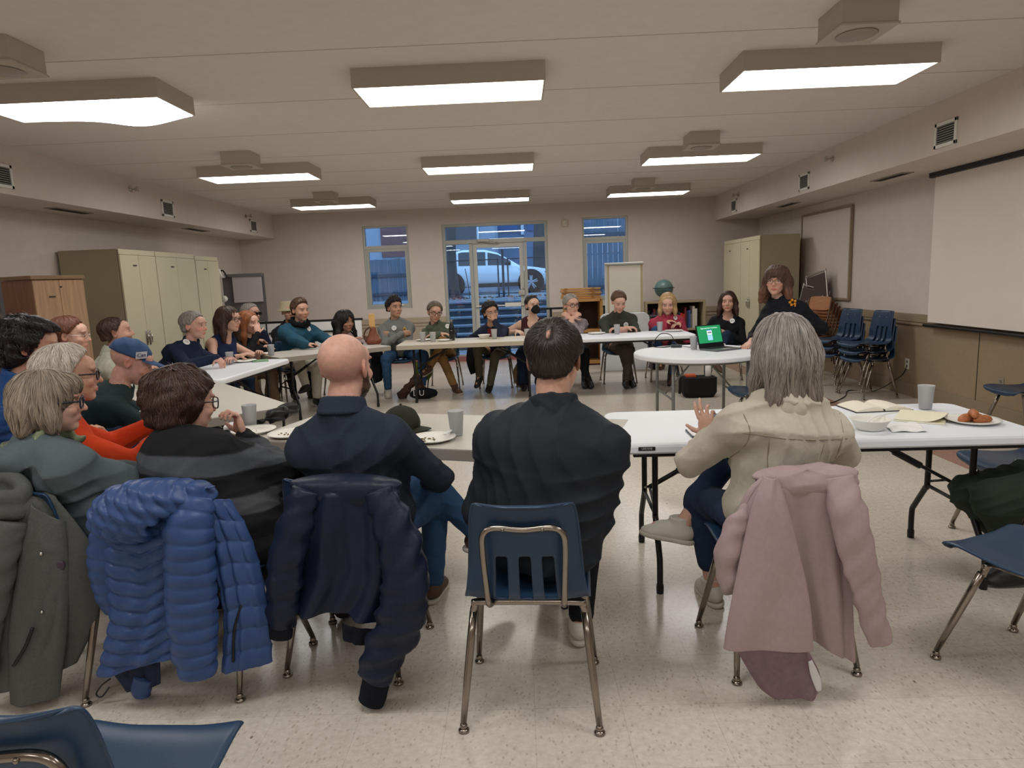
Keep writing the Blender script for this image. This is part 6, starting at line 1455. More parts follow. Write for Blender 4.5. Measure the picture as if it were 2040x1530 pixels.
# --- far side
P('P20', 'young person in a grey sweatshirt with crossed arms and a short black afro fade', 'navy stacking chair under the person in the grey sweatshirt', seed=20,
  hip=(-1.72, 9.35), face=172, head=(-1.72, 9.2, 1.165), hy=142, hp=-4, hr=0, hs=1.13, w=1.08, s=1.03, shw=0.182, skin=OLIVE, browa=0.95, brow=(0.10, 0.07, 0.06), badge=(-1.73, 9.12, 0.89),
  L=dict(w=(0.09, 0.24, 0.81), e=(-0.9, 0.2, -0.7), hd=(1, -0.3, 0.1), hn=(0, -1, 0), curl=0.6), R=dict(w=(-0.06, 0.30, 0.82), e=(0.9, 0.2, -0.7), hd=(-1, -0.3, 0), hn=(0, -1, 0), curl=0.6), legL=dict(a=(-0.30, 0.42, 0.10), h=(-0.5, 0.5, 1)), legR=dict(a=(0.16, 0.50, 0.085)),
  top=dict(name='sweatshirt', m=fab('heather_grey', 122, 126, 124), g=0.022, fold=0.008, ff=18), pants=dict(m=jeans, g=0.01), shoes=dict(m=sh_w, sole=sole_w), hair=dict(kind='curly', m=H_black, thick=0.018, top=0.07, n=800, rad=0.0018, curl=1.0, lump=0.004, freq=110, line=((-0.12, -0.03), (-0.05, -0.02), (0.0, 0.01), (0.03, 0.05), (0.05, 0.07), (0.12, 0.09))))
P('P21', 'person with glasses and greying hair in an olive field jacket beside the black bottle', 'navy stacking chair under the person in the olive jacket', seed=21,
  hip=(-1.10, 9.36), face=182, head=(-1.171, 9.2, 1.085), hy=160, hp=8, hr=-8, hs=1.13, w=1.05, skin=(0.60, 0.36, 0.27), stubble=0.25, badge=(-1.004, 9.15, 0.871), hz=0.5,
  L=dict(w=(0.04, 0.30, 0.79), e=(-0.9, 0.1, -0.6), hd=(1, 0.2, -0.1)), R=dict(w=(-0.02, 0.33, 0.80), e=(0.9, 0.1, -0.6), hd=(-1, 0.2, -0.1)), legL=dict(a=(0.14, 0.40, 0.36), h=(-0.3, 0.5, 1), toe=(0.5, 0.8, -0.2)), legR=dict(a=(-0.20, 0.48, 0.085), toe=(-0.5, 0.8, 0)),
  top=dict(name='field_jacket', m=fab('field_green', 86, 94, 78), g=0.024, fold=0.008, collar=True), pants=dict(m=khaki), shoes=dict(m=sh_b, sole=sole_w, high=0.03), hair=dict(kind='short', m=hairm('salt', 116, 102, 90), thick=0.016, n=800, rad=0.0017, jit=0.45), glasses=dict(m=MATS.get('brown_frame') or mat('brown_frame', srgb(70, 40, 32), 0.3), r=0.003))
P('P22', 'person in a navy cardigan over a dark red shirt, cheek propped on one hand', 'navy stacking chair under the person in the navy cardigan', seed=22,
  hip=(-0.36, 9.36), face=184, head=(-0.392, 9.05, 1.06), hy=160, hp=4, hr=10, hs=1.13, w=0.95, shw=0.165, skin=OLIVE, badge=None, hz=0.52, browa=0.9, brow=(0.12, 0.08, 0.07),
  L=dict(w=(-0.335, 8.93, 0.945), abs=True, e=(-0.2, 0.6, -0.8), hd=(0.22, -0.25, 0.9), hn=(0.5, -0.85, 0.1), curl=0.45), R=dict(w=(0.18, 0.24, 0.62), e=(0.8, -0.2, -0.6)), legL=dict(a=(0.05, 0.46, 0.085)), legR=dict(a=(0.20, 0.36, 0.20), toe=(0.3, 0.7, -0.5)),
  top=dict(name='cardigan', m=fab('ink_blue', 36, 40, 62), fold=0.006, vneck=0.10), inner=fab('wine_shirt', 122, 42, 44), pants=dict(m=olive), shoes=dict(m=sh_k), hair=dict(kind='curly', m=H_black, thick=0.018, top=0.055, n=900, rad=0.0017, curl=0.6, lump=0.005), glasses=dict(m=chrome, r=0.0014, size=(0.024, 0.018)))
P('P23', 'person in a black face mask and sleeveless maroon top, hair pulled back', 'navy stacking chair under the masked person', seed=23,
  hip=(0.16, 9.38), face=184, head=(0.177, 9.15, 1.13), hy=158, hp=0, hr=4, hs=1.12, w=1.08, shw=0.172, bust=0.045, skin=(0.72, 0.47, 0.37), badge=(0.228, 9.1, 0.854),
  L=dict(w=(-0.20, 0.28, 0.80), e=(-0.9, -0.1, -0.4), hd=(0.7, 0.7, -0.1)), R=dict(w=(0.20, 0.30, 0.79), e=(0.9, -0.1, -0.4), hd=(-0.6, 0.7, -0.1)),
  top=dict(name='sleeveless_top', m=fab('maroon', 66, 34, 42), sleeve=0, scoop=0.085, fold=0.003), pants=dict(m=navy, flare=0.03), shoes=dict(m=sh_k), hair=dict(kind='short', m=H_black, thick=0.007, n=700, rad=0.0016, comb=(0, -1, 0.1), bun=(0, -0.12, 0.03, 0.03), line=((-0.12, -0.05), (-0.05, -0.06), (-0.01, -0.03), (0.02, 0.04), (0.05, 0.08), (0.08, 0.1), (0.12, 0.1))))
P('P24', 'person with short silver hair and dark glasses, hands clasped under the chin', 'navy stacking chair under the silver-haired person', seed=24,
  hip=(0.72, 9.40), face=182, head=(0.699, 9.1, 1.115), hy=158, hp=2, hs=1.14, w=1.0, bust=0.03, skin=FAIR, hz=0.52,
  L=dict(w=(0.03, 0.36, 0.945), e=(-0.35, 0.5, -0.85), hd=(0.75, 0.2, 0.55), hn=(0.2, -0.9, -0.3), curl=1.0, spread=0.02), R=dict(w=(0.0, 0.37, 0.94), e=(0.6, 0.4, -0.8), hd=(-0.75, 0.2, 0.55), hn=(-0.2, -0.9, -0.3), curl=1.0, spread=0.02), legR=dict(a=(-0.2, 0.45, 0.085)), legL=dict(a=(-0.14, 0.42, 0.085)),
  top=dict(name='blouse', m=fab('mottled_grey', 142, 132, 136, noise=0.5, nscale=70), sleeve=0.78, fold=0.006), pants=dict(m=blackc), shoes=dict(m=sh_k, high=0.06), hair=dict(kind='short', m=hairm('steel', 166, 160, 154), thick=0.013, n=900, rad=0.0017, comb=(1, -0.5, 0)), glasses=dict(r=0.003))
P('P25', 'person in a dark green sweater looking down at clasped hands', 'navy stacking chair under the person in the dark green sweater', seed=25,
  hip=(1.36, 9.34), face=180, head=(1.33, 9.0, 1.135), hy=174, hp=22, hs=1.13, w=1.16, s=1.04, shw=0.186, skin=(0.64, 0.38, 0.29), blush=0.6, badge=(1.421, 9.05, 0.845),
  L=dict(w=(0.06, 0.50, 0.795), e=(-0.95, 0.0, -0.45), hd=(0.9, 0.3, 0), curl=0.6), R=dict(w=(-0.04, 0.51, 0.80), e=(0.95, 0.0, -0.45), hd=(-0.9, 0.3, 0), curl=0.6), legL=dict(a=(-0.02, 0.52, 0.085)), legR=dict(a=(-0.10, 0.45, 0.085), h=(0.1, 0.5, 1)),
  top=dict(name='sweater', m=fab('moss_knit', 62, 66, 58, 0.95, bump=0.5, bscale=300, noise=0.12), sleeve=0.72, g=0.02, fold=0.006), pants=dict(m=fab('taupe', 74, 66, 58), g=0.012), shoes=dict(m=sh_k), hair=dict(kind='short', m=H_brown, thick=0.012, n=800, rad=0.0017, comb=(0.5, 1, 0)))
P('P26', 'person with blond shoulder length hair in a raspberry pink sweater', 'navy stacking chair under the blonde person in pink', seed=26,
  hip=(2.02, 9.38), face=180, head=(1.991, 9.05, 1.085), hy=192, hp=16, hs=1.13, w=0.98, bust=0.02, skin=FAIR, hz=0.52, badge=(2.10, 9.02, 0.855),
  L=dict(w=(-0.14, 0.34, 0.81), e=(-0.4, -0.4, -0.8), hd=(0.8, 0.4, -0.1)), R=dict(w=(0.06, 0.34, 0.84), e=(0.4, -0.4, -0.8), hd=(-0.9, 0.3, 0.05)), legR=dict(a=(0.14, 0.45, 0.34), toe=(0.3, 0.8, -0.3), h=(0.3, 0.6, 1)), legL=dict(a=(0.02, 0.46, 0.085)),
  top=dict(name='sweater', m=fab('raspberry', 178, 66, 88), g=0.022, fold=0.007, turtle=False), pants=dict(m=jeans, frac=0.8), shoes=dict(m=sh_b, high=0.04), hair=dict(kind='long', m=H_blond, len=0.135, wide=0.008, thick=0.012, n=1400, steps=11, step=0.016, rad=0.0017, part=0.01, hairline=0.088))
P('P27', 'person with brown wavy hair in a wide necked black top, near the corner cabinet', 'brown-backed stacking chair under the person in the black top', seed=27,
  hip=(2.84, 9.30), face=196, head=(2.814, 9.1, 1.075), hy=200, hp=0, hs=1.13, w=0.98, bust=0.02, skin=FAIR, hz=0.52, badge=(2.86, 9.05, 0.81),
  L=dict(w=(-0.02, 0.22, 0.66), e=(-0.9, -0.1, -0.5)), R=dict(w=(0.08, 0.20, 0.66), e=(0.9, -0.1, -0.5)), legL=dict(a=(0.12, 0.5, 0.28), toe=(-0.6, 0.6, -0.3)), legR=dict(a=(0.22, 0.42, 0.085)),
  top=dict(name='top', m=blackc, fold=0.004, scoop=0.035), pants=dict(m=dkjean), shoes=dict(m=sh_b, high=0.06), hair=dict(kind='long', m=H_dbrown, len=0.155, wide=0.02, thick=0.013, n=1500, steps=11, step=0.017, rad=0.0018, curl=0.35, part=0.0, hairline=0.088))
P('P28', 'standing person in a black sweater with a round sticker, hand on the laptop', None, seed=28,
  hip=(2.66, 6.46), hz=0.86, face=240, head=(2.435, 6.40, 1.378), hy=212, hp=2, hr=-3, hs=1.12, w=1.12, s=1.0, shw=0.172, bust=0.03, skin=FAIR, blush=0.6, lip=(0.75, 0.28, 0.27), badge=(2.50, 6.4, 1.11), neckshift=(0, 0.02, -0.03),
  L=dict(w=(2.55, 6.22, 0.98), abs=True, e=(-0.5, -0.8, -0.5), hd=(0.3, 0.6, 0.3), curl=0.9), R=dict(w=(2.235, 6.50, 0.80), abs=True, e=(0.6, -0.3, -0.5), hd=(-0.2, 0.85, -0.35), hn=(0, -0.2, -1), curl=0.35, l1=0.30, l2=0.29),
  legL=dict(a=(-0.13, 0.03, 0.085)), legR=dict(a=(0.14, -0.03, 0.085)), thigh=0.40, shin=0.39,
  top=dict(name='sweater', m=fab('black_knit', 24, 27, 34, bump=0.4, bscale=300), g=0.026, fold=0.007, sleeve=0.80, hem=0.08), pants=dict(m=fab('light_jeans', 128, 152, 178)), shoes=dict(m=sh_k), hair=dict(kind='long', m=hairm('chestnut', 104, 76, 62), len=0.165, wide=0.024, thick=0.015, n=2400, steps=11, step=0.016, rad=0.0016, bangs=True, vary=0.4, jit=0.35, lift=0.012, grad=(-0.02, 0.14, (1.6, 1.4, 1.2))), glasses=dict(m=mat('thin_brown', srgb(92, 62, 54), 0.35), r=0.0016, size=(0.027, 0.019)))
# only the knee reaches into the frame
P('P6', 'person in dark green trousers whose knee reaches in at the right edge', 'navy stacking chair mostly outside the right edge under the person in green trousers', near=True, seed=6,
  hip=(2.60, 2.86), face=272, head=(2.62, 2.86, 1.24), hy=300, hs=1.0, w=1.1, skin=LIGHT, eyes=False, legL=dict(a=(0.05, 0.33, 0.085), toe=(0, 1, 0)), legR=dict(a=(0.10, 0.28, 0.10)), thigh=0.54, L=dict(w=(-0.15, 0.02, 0.70)), R=dict(w=(0.15, 0.02, 0.70)),
  top=dict(name='sweater', m=blackc, fold=0.004), legw=1.15, pants=dict(m=fab('hunter', 44, 54, 46), g=0.016, fold=0.008), shoes=dict(m=sh_k), hair=dict(kind='short', m=H_dbrown, thick=0.012, n=300))

FR = {}
for o in LIST:
    person(o); FR[o['key']] = o
    yaw = o.get('chairyaw', o['face']); f_ = (math.sin(math.radians(yaw)), math.cos(math.radians(yaw)))
    if o['chairlabel']:
        cx, cy = o.get('chair', (o['hip'][0] - f_[0] * 0.035, o['hip'][1] - f_[1] * 0.035)); c = place_chair(cx, cy, yaw, o['chairlabel'])

# ------------------------------------------------------------------ caps, mask, scarf, emblems: worn things follow their wearer
def worn(key): return FR.get(key)
def shift(o, f): o.data.transform(Matrix.Translation(Vector(-f['base']))); return o
q = worn('P8')
if q:
    f = q['_fr']; hc, Rh, hs = f['hc'], f['Rh'], q['hs']; Pq = lambda x, y, z: hc + Rh @ (va(x, y, z) * hs)
    F = Field(hc - 0.3, hc + 0.3, 0.005); F.ell(Pq(0, -0.022, 0.045), va(0.090, 0.112, 0.088) * hs, Rh, 0.01); F.cut(Pq(0, 0, 0.035), Rh, 0.3, lambda x, y, z: -z, 0.006); F.displace(folds(3, 0.003, 30)); V, Q = F.mesh(); cap_m = fab('cap_blue', 58, 84, 124, 0.8); cp = f['add']('cap', V, Q, cap_m)
    V = []; Fc = []; n = 16
    for i in range(n + 1):
        a = -1 + 2 * i / n; x = 0.078 * a
        for t_ in (0, 0.5, 1): 
            ln = 0.088 * (1 - 0.5 * abs(a) ** 2.5) * t_; V.append(Pq(x, 0.085 - 0.045 * a * a + ln, 0.045 - 0.012 * a * a - 0.008 * t_ ** 2) - f['base'])
    for i in range(n):
        for j in range(2): a = i * 3 + j; Fc.append((a, a + 1, a + 4, a + 3))
    solid(mesh_obj('visor', V, Fc, cap_m, cp, True), 0.005, 1)
    c0 = Pq(-0.012, 0.0885, 0.082) ; up_ = nrm(Rh @ va(0, -0.35, 0.94)); ri = nrm(Rh @ va(1, 0.0, 0)); n_ = np.cross(ri, up_)
    def quad(cx, w_, h_, off): return [cx + ri * sx * w_ + up_ * sz * h_ + n_ * off - f['base'] for sx, sz in ((-1, -1), (1, -1), (1, 1), (-1, 1))]
    up_ = nrm(Rh @ va(0.25, -0.25, 0.94)); n_ = nrm(Rh @ va(0.86, 0.5, 0.25)); ri = nrm(np.cross(up_, n_)); n_ = np.cross(ri, up_); c0 = Pq(0.0, -0.022, 0.045) + n_ * 0.106 * hs + up_ * 0.028; mesh_obj('patch', quad(c0, 0.034, 0.022, 0.0) , [(0, 1, 2, 3)], mat('patch_white', srgb(214, 214, 220), 0.7), cp)
    t_ = text_obj('patch_lettering', 'Can', 0.034, mat('patch_blue', srgb(44, 62, 120), 0.7), cp, (0, 0, 0), (0, 0, 0)); M4 = Matrix(((ri[0], up_[0], n_[0], 0), (ri[1], up_[1], n_[1], 0), (ri[2], up_[2], n_[2], 0), (0, 0, 0, 1))); t_.matrix_local = Matrix.Translation(Vector(c0 + n_ * 0.002 - f['base'])) @ M4
q = worn('P17')
if q:
    f = q['_fr']; hc, Rh, hs = f['hc'], f['Rh'], q['hs']; m = MB(); m.lathe([(0.150, 0.02), (0.148, 0.028), (0.105, 0.062), (0.098, 0.12), (0.085, 0.136), (0.0001, 0.140)], (0, 0, 0), 24)
    m.V = [tuple(hc + Rh @ (va(a, b - 0.02, c) * hs)) for a, b, c in m.V]; f['addmb']('bucket_hat', m, fab('hat_beige', 188, 176, 148))
q = worn('P23')
if q:
    f = q['_fr']; hc, Rh, hs = f['hc'], f['Rh'], q['hs']; Pq = lambda x, y, z: hc + Rh @ (va(x, y, z) * hs)
    F = Field(hc - 0.2, hc + 0.2, 0.005); F.ell(Pq(0, 0.080, -0.048), va(0.058, 0.052, 0.052) * hs, Rh, 0.01); F.cone(Pq(0, 0.112, -0.005), Pq(0, 0.122, -0.085), 0.016 * hs, 0.010 * hs, 0.03); V, Q = F.mesh(); mk = f['add']('face_mask', V, Q, fab('mask_black', 26, 26, 30))
    m = MB()
    for sx in (-1, 1): m.tube([Vector(Pq(sx * 0.05, 0.08, -0.03)), Vector(Pq(sx * 0.076, 0.03, -0.012)), Vector(Pq(sx * 0.084, -0.01, 0.01))], 0.002, 5)
    shift(m.build('ear_loop', MATS['cloth_mask_black'], mk, True), f)
q = worn('P20')
if q:
    f = q['_fr']; sticker(q, 0.0, 0.0, 0.0001) if False else None
    p, n = f['Ft'].surf_point(f['T'](-0.11, 0, 0.76 * f['Ls']), f['fa']); m = MB(); m.ball((0, 0, 0), 1, 12); m.V = [tuple(p + f['ra'] * v[0] * 0.026 + f['u'] * v[1] * 0.045 + n * v[2] * 0.006) for v in m.V]; em = f['addmb']('emblem', m, mat('emblem_yellow', srgb(206, 170, 84), 0.7)); m = MB(); m.ball((0, 0, 0), 1, 10); m.V = [tuple(p + n * 0.005 + f['ra'] * v[0] * 0.012 + f['u'] * v[1] * 0.024 + n * v[2] * 0.004) for v in m.V]; shift(m.build('emblem_core', mat('emblem_brown', srgb(110, 70, 44), 0.7), em, True), f)
for key, side in (('P20', 1), ('P13', 1)):
    q = worn(key)
    if q:
        f = q['_fr']; sh, el, W, hd, hn, a = f['arms']['R']; d = nrm(W - el); m = MB(); m.tube([Vector(W - d * 0.012), Vector(W + d * 0.008)], 0.033, 14); f['addmb']('wristband', m, black_m)
q = worn('P1')
if q:
    f = q['_fr']; N, u, fa, ra = f['N'], f['u'], f['fa'], f['ra']; F = Field(N - 0.25, N + 0.25, 0.006)
    pts = [N + u * 0.035 + (ra * math.cos(a) * 0.082 + fa * math.sin(a) * 0.085) + u * 0.015 * math.sin(2 * a) for a in np.linspace(0, 2 * PI, 15)]
    for i in range(14): F.cone(pts[i], pts[i + 1], 0.024, 0.024, 0.02)
    F.cone(N + fa * 0.08 + u * 0.02, N + fa * 0.13 - u * 0.06, 0.03, 0.02, 0.03); F.displace(folds(11, 0.010, 34)); V, Q = F.mesh()
    sm = fab('green_scarf', 130, 140, 112, noise=0.55, nscale=26, bump=0.3); f['add']('scarf', V, Q, sm)
q = worn('P18')
if q:
    f = q['_fr']; N, u, fa, ra = f['N'], f['u'], f['fa'], f['ra']; F = Field(N - 0.28, N + 0.28, 0.009)
    pts = [N + u * (0.035 + 0.02 * math.cos(a - PI / 2) * -1) + (ra * math.cos(a) * 0.10 + fa * (math.sin(a) * 0.09)) for a in np.linspace(0, 2 * PI, 15)]
    for i in range(14): F.cone(pts[i], pts[i + 1], 0.038, 0.038, 0.02)
    F.displace(folds(2, 0.016, 70)); V, Q = F.mesh(); f['add']('fur_collar', V, Q, fab('black_fur', 22, 22, 26, 1.0, bump=0.8, bscale=90))
    p, n = f['Ft'].surf_point(f['T'](0.10, 0, 0.40 * f['Ls']), f['fa']); m = MB(); m.box((0, 0, 0), (1, 1, 1)); m.V = [tuple(p + f['ra'] * v[0] * 0.026 + f['u'] * v[1] * 0.032 + n * v[2] * 0.008) for v in m.V]; lb = f['addmb']('chest_label', m, mat('label_grey', srgb(40, 52, 62), 0.7)); m = MB(); m.tube([Vector(p + n * 0.006 + f['ra'] * 0.008 * math.cos(a) + f['u'] * 0.009 * math.sin(a)) for a in np.linspace(0.6, 5.6, 14)], 0.0018, 5); shift(m.build('label_mark', mat('label_pale', srgb(190, 196, 196), 0.7), lb), f)
q = worn('P16')
if q:
    f = q['_fr']; m = MB(); rs = random.Random(5)
    p, n = f['Ft'].surf_point(f['T'](0.13, 0, 0.64 * f['Ls']), f['fa']); m.tube([Vector(p + n * 0.006 + f['ra'] * (0.012 * i - 0.04) + f['u'] * (0.02 * (-1) ** i + 0.002 * i)) for i in range(8)], 0.004, 5); f['addmb']('chest_script', m, mat('script_red', srgb(190, 84, 70), 0.7))
q = worn('P28')
if q:
    f = q['_fr']; p, n = f['Ft'].surf_point(f['T'](-0.155, 0, 0.88 * f['Ls']), nrm(f['fa'] * 0.75 + f['u'] * 0.65 - f['ra'] * 0.1)); m = MB(); x = nrm(np.cross(f['u'], n)); y = np.cross(n, x)
    for k in range(5):
        a = 2 * PI * k / 5; c = p + (x * math.cos(a) + y * math.sin(a)) * 0.024; m.ball(tuple(c + n * 0.003), 0.014, 8)
    m.ball(tuple(p + n * 0.004 - y * 0.045), 0.012, 8); f['addmb']('embroidered_flower', m, mat('flower_orange', srgb(224, 150, 44), 0.7))
q = worn('P22')
if q:
    f = q['_fr']
q = worn('P5')
if q:
    # stitched seams of the denim jacket: yoke line, two back panel lines, armhole seams
    f = q['_fr']; Ft = f['Ft']; sm_ = mat('stitch_shadow', srgb(150, 138, 116), 0.9)
    def seam(pts, r=0.0022):
        out = []
        for a in pts:
            p, n = Ft.surf_point(f['T'](*a), -f['fa']); out.append(Vector(p - n * 0.0015))
        m = MB(); m.tube(out, r, 5); f['addmb']('seam', m, sm_)
    L_ = f['Ls']
    seam([(x, 0, L_ * (0.74 + 0.25 * x * x)) for x in np.linspace(-0.19, 0.19, 18)])
    for sx in (-1, 1): seam([(sx * (0.10 - 0.035 * t), 0, L_ * (0.73 - 0.75 * t)) for t in np.linspace(0, 1, 16)]); seam([(sx * (0.185 - 0.02 * math.sin(t * PI)), 0, L_ * (0.93 - 0.45 * t)) for t in np.linspace(0, 1, 12)])
    seam([(x, 0, L_ * 0.05) for x in np.linspace(-0.16, 0.16, 14)])
q = worn('P3')
if q:
    f = q['_fr']; Ft = f['Ft']; 
q = worn('P27')
if q:
    f = q['_fr']; N = f['N']; m = MB(); m.tube(smoothpath([f['T'](x, 0.075 + 0.03 * (1 - abs(x) / 0.06), f['Ls'] * (0.93 - 0.14 * (1 - (x / 0.06) ** 2))) for x in np.linspace(-0.06, 0.06, 7)], 3), 0.0014, 5); f['addmb']('necklace', m, mat('gold', srgb(200, 170, 110), 0.3, metal=1))

# ------------------------------------------------------------------ coats hung over chair backs
def lerp_poly(P, t):
    P = [Vector(p) for p in P]; d = [0]
    for i in range(1, len(P)): d.append(d[-1] + (P[i] - P[i - 1]).length)
    t = t * d[-1]
    for i in range(1, len(P)):
        if t <= d[i] + 1e-9:
            k = (t - d[i - 1]) / max(d[i] - d[i - 1], 1e-9); return P[i - 1].lerp(P[i], k)
    return P[-1]
def panel(name, parent, left, right, m, bulge=0.03, nu=28, nv=56, fold=0.012, nf=3.0, seed=0, th=0.006, quilt=0, chev=0.0, hem=0.0, creases=None, topcurl=0.0, amp=0.014):
    """a hanging piece of cloth between a left and a right edge (top to bottom); bulge and folds stand out towards -y, quilt = number of padded rows"""
    lp = smoothpath(left, 8); rp = smoothpath(right, 8); rs = random.Random(seed); ph = [rs.uniform(0, 6.28) for _ in range(6)]
    V = []; F = []
    for j in range(nv + 1):
        v = j / nv; a = lerp_poly(lp, v); b = lerp_poly(rp, v)
        for i in range(nu + 1):
            u = i / nu; p = a.lerp(b, u); s_ = 4 * u * (1 - u)
            d = bulge * s_ ** 0.6
            d += fold * (0.35 + 0.65 * v) * (math.sin(u * nf * 6.28 + ph[0] + 1.6 * math.sin(v * 2.3 + ph[1])) + 0.5 * math.sin(u * nf * 13.1 + ph[2] + v * 3.0)) * min(1, s_ * 2.5)
            d += fold * 0.5 * math.sin(v * 9 + u * 4 + ph[3]) * math.sin(u * 5 + ph[4]) * min(1, s_ * 2)
            if quilt:
                q = v * quilt - chev * abs(u - 0.5) * 2; d += amp * (abs(math.sin(q * PI)) ** 0.42) * (0.85 + 0.25 * math.sin(u * 23 + 7 * math.floor(q) + ph[5]))
            if topcurl: p = p + Vector((0, topcurl * max(0, 1 - v / 0.06) ** 2, -0.01 * max(0, 1 - v / 0.04) ** 2))
            z = p.z + hem * s_ * v ** 6
            V.append((p.x, p.y - d, z))
    for j in range(nv):
        for i in range(nu): a = j * (nu + 1) + i; F.append((a, a + nu + 1, a + nu + 2, a + 1))
    o = mesh_obj(name, V, F, m, parent, True); solid(o, th, 1); return o
def sleeve_tube(name, parent, path, m, quilt=0, seed=0, wr=0.006, n=24, flat=0.72, amp=0.007):
    """path of (x, y, z, radius); an open soft tube with wrinkles or padded rings"""
    P = smoothpath([p[:3] for p in path], 26 if quilt else 12); R = np.interp(np.linspace(0, len(path) - 1, len(P)), range(len(path)), [p[3] for p in path]); rs = random.Random(seed); a0 = [rs.uniform(0, 6.28) for _ in range(4)]
    V = []; F = []; cum = 0; Lt = sum((P[i] - P[i - 1]).length for i in range(1, len(P)))
    for i, p in enumerate(P):
        t = (P[min(i + 1, len(P) - 1)] - P[max(i - 1, 0)]).normalized(); w = Vector((0, -1, 0)); w = (w - t * w.dot(t)).normalized(); u = t.cross(w)
        if i: cum += (P[i] - P[i - 1]).length
        for k in range(n):
            an = 2 * PI * k / n; r = R[i] + wr * (math.sin(cum * 38 + 2 * math.sin(an + a0[0]) + a0[1]) * math.sin(an * 2 + a0[2] + cum * 20) + 0.5 * math.sin(cum * 90 + an * 3 + 2 * math.sin(cum * 17)))
            if quilt: r += amp * (abs(math.sin(cum / Lt * quilt * PI)) ** 0.42 - 0.5)
            V.append(tuple(p + u * math.cos(an) * r + w * math.sin(an) * r * flat))
    for i in range(len(P) - 1):
        for k in range(n): F.append((i * n + k, (i + 1) * n + k, (i + 1) * n + (k + 1) % n, i * n + (k + 1) % n))
    F.append(tuple(range(n))); F.append(tuple((len(P) - 1) * n + k for k in range(n - 1, -1, -1)))
    return mesh_obj(name, V, F, m, parent, True)
def hang(name, c, yaw, label, cat='jacket'):
    t = empty(name, (c[0], c[1], 0), -math.radians(yaw)); tag(t, label, cat, 'coats hung on the chair backs'); return t
def V3(*p): return p
puff = fab('puffer_blue', 56, 80, 128, 0.38, bump=0.04, bscale=700, noise=0.05); puff_d = fab('puffer_lining', 36, 44, 66, 0.7)
t = hang('puffer_jacket', (-1.30, 2.50), 4, 'royal blue hooded puffer jacket hung on the chair of the person in the striped shawl')
panel('back_panel', t, [(-0.115, -0.285, 0.80), (-0.165, -0.285, 0.673), (-0.194, -0.29, 0.561), (-0.176, -0.295, 0.391), (-0.209, -0.30, 0.255), (-0.262, -0.30, 0.126)], [(0.165, -0.285, 0.80), (0.15, -0.285, 0.67), (0.145, -0.29, 0.541), (0.135, -0.295, 0.41), (0.13, -0.30, 0.315), (0.125, -0.30, 0.24)], puff, bulge=0.03, fold=0.006, nf=1.3, nu=44, nv=110, quilt=12, chev=-1.0, amp=0.021, seed=3, topcurl=0.05)
panel('front_panel', t, [(0.17, -0.27, 0.80), (0.20, -0.275, 0.658), (0.22, -0.28, 0.527), (0.235, -0.285, 0.357), (0.205, -0.29, 0.142)], [(0.265, -0.215, 0.765), (0.32, -0.22, 0.657), (0.355, -0.225, 0.527), (0.375, -0.23, 0.357), (0.374, -0.235, 0.154)], puff, bulge=0.025, fold=0.004, nu=30, nv=100, quilt=8, chev=0.2, seed=5)
sleeve_tube('sleeve', t, [(0.19, -0.30, 0.80, 0.055), (0.172, -0.335, 0.70, 0.080), (0.160, -0.34, 0.55, 0.086), (0.148, -0.34, 0.38, 0.084), (0.140, -0.34, 0.25, 0.078), (0.145, -0.34, 0.155, 0.062)], puff, quilt=13, seed=2, wr=0.003, amp=0.011)
sleeve_tube('sleeve', t, [(-0.155, -0.27, 0.70, 0.05), (-0.185, -0.28, 0.58, 0.062), (-0.19, -0.28, 0.45, 0.055), (-0.18, -0.27, 0.36, 0.04)], puff, quilt=8, seed=4, wr=0.003, amp=0.009)
Fh = Field((-0.30, -0.55, 0.55), (0.32, -0.1, 0.95), 0.005); Fh.ell((-0.02, -0.34, 0.755), (0.15, 0.075, 0.095), rotz_frame(0, 0, -14), 0.03); Fh.ell((0.09, -0.30, 0.80), (0.12, 0.06, 0.045), None, 0.05); Fh.ell((0.03, -0.25, 0.80), (0.19, 0.07, 0.03), None, 0.04)
Fh.ell((0.10, -0.36, 0.70), (0.07, 0.05, 0.05), rotz_frame(0, 0, 25), 0.02, sub=True)
Fh.displace(lambda X: -0.011 * np.abs(np.sin((X[:, 0] * 0.9 + X[:, 2] * 0.5) * 82 + 0.5 * np.sin(X[:, 2] * 40))) ** 0.45 + 0.0035 * np.sin(X[:, 2] * 130 + X[:, 0] * 45)); V, Q = Fh.mesh(); mesh_obj('hood', V, Q, puff, t, True)
panel('lining', t, [(-0.25, -0.262, 0.16), (-0.235, -0.262, 0.11), (-0.19, -0.262, 0.04)], [(-0.035, -0.262, 0.26), (-0.045, -0.262, 0.17), (-0.055, -0.262, 0.07)], puff_d, bulge=0.015, fold=0.006, nv=24)
sleeve_tube('inner_cuff', t, [(-0.11, -0.27, 0.10, 0.035), (-0.125, -0.27, 0.06, 0.038), (-0.13, -0.27, 0.03, 0.034)], puff, wr=0.002)
m = MB(); m.tube(smoothpath([(-0.235, -0.28, 0.10), (-0.27, -0.285, 0.075), (-0.295, -0.285, 0.04), (-0.275, -0.285, 0.03), (-0.245, -0.28, 0.065)], 5), 0.003, 6); m.build('drawcord', black_m, t, True)
m = MB(); m.tube(smoothpath([(0.305, -0.293, 0.40), (0.275, -0.305, 0.31), (0.26, -0.31, 0.19)], 6), 0.0045, 6); m.build('zip', black_m, t, True)
nv_ = fab('navy_shell', 26, 34, 54, 0.42, bump=0.10, bscale=260, noise=0.06); rib = fab('navy_rib', 20, 24, 34, 0.95, bump=0.5, bscale=200)
t = hang('bomber_jacket', (-0.68, 2.545), 9, 'dark navy jacket with ribbed cuffs hung behind the person with the shaved head')
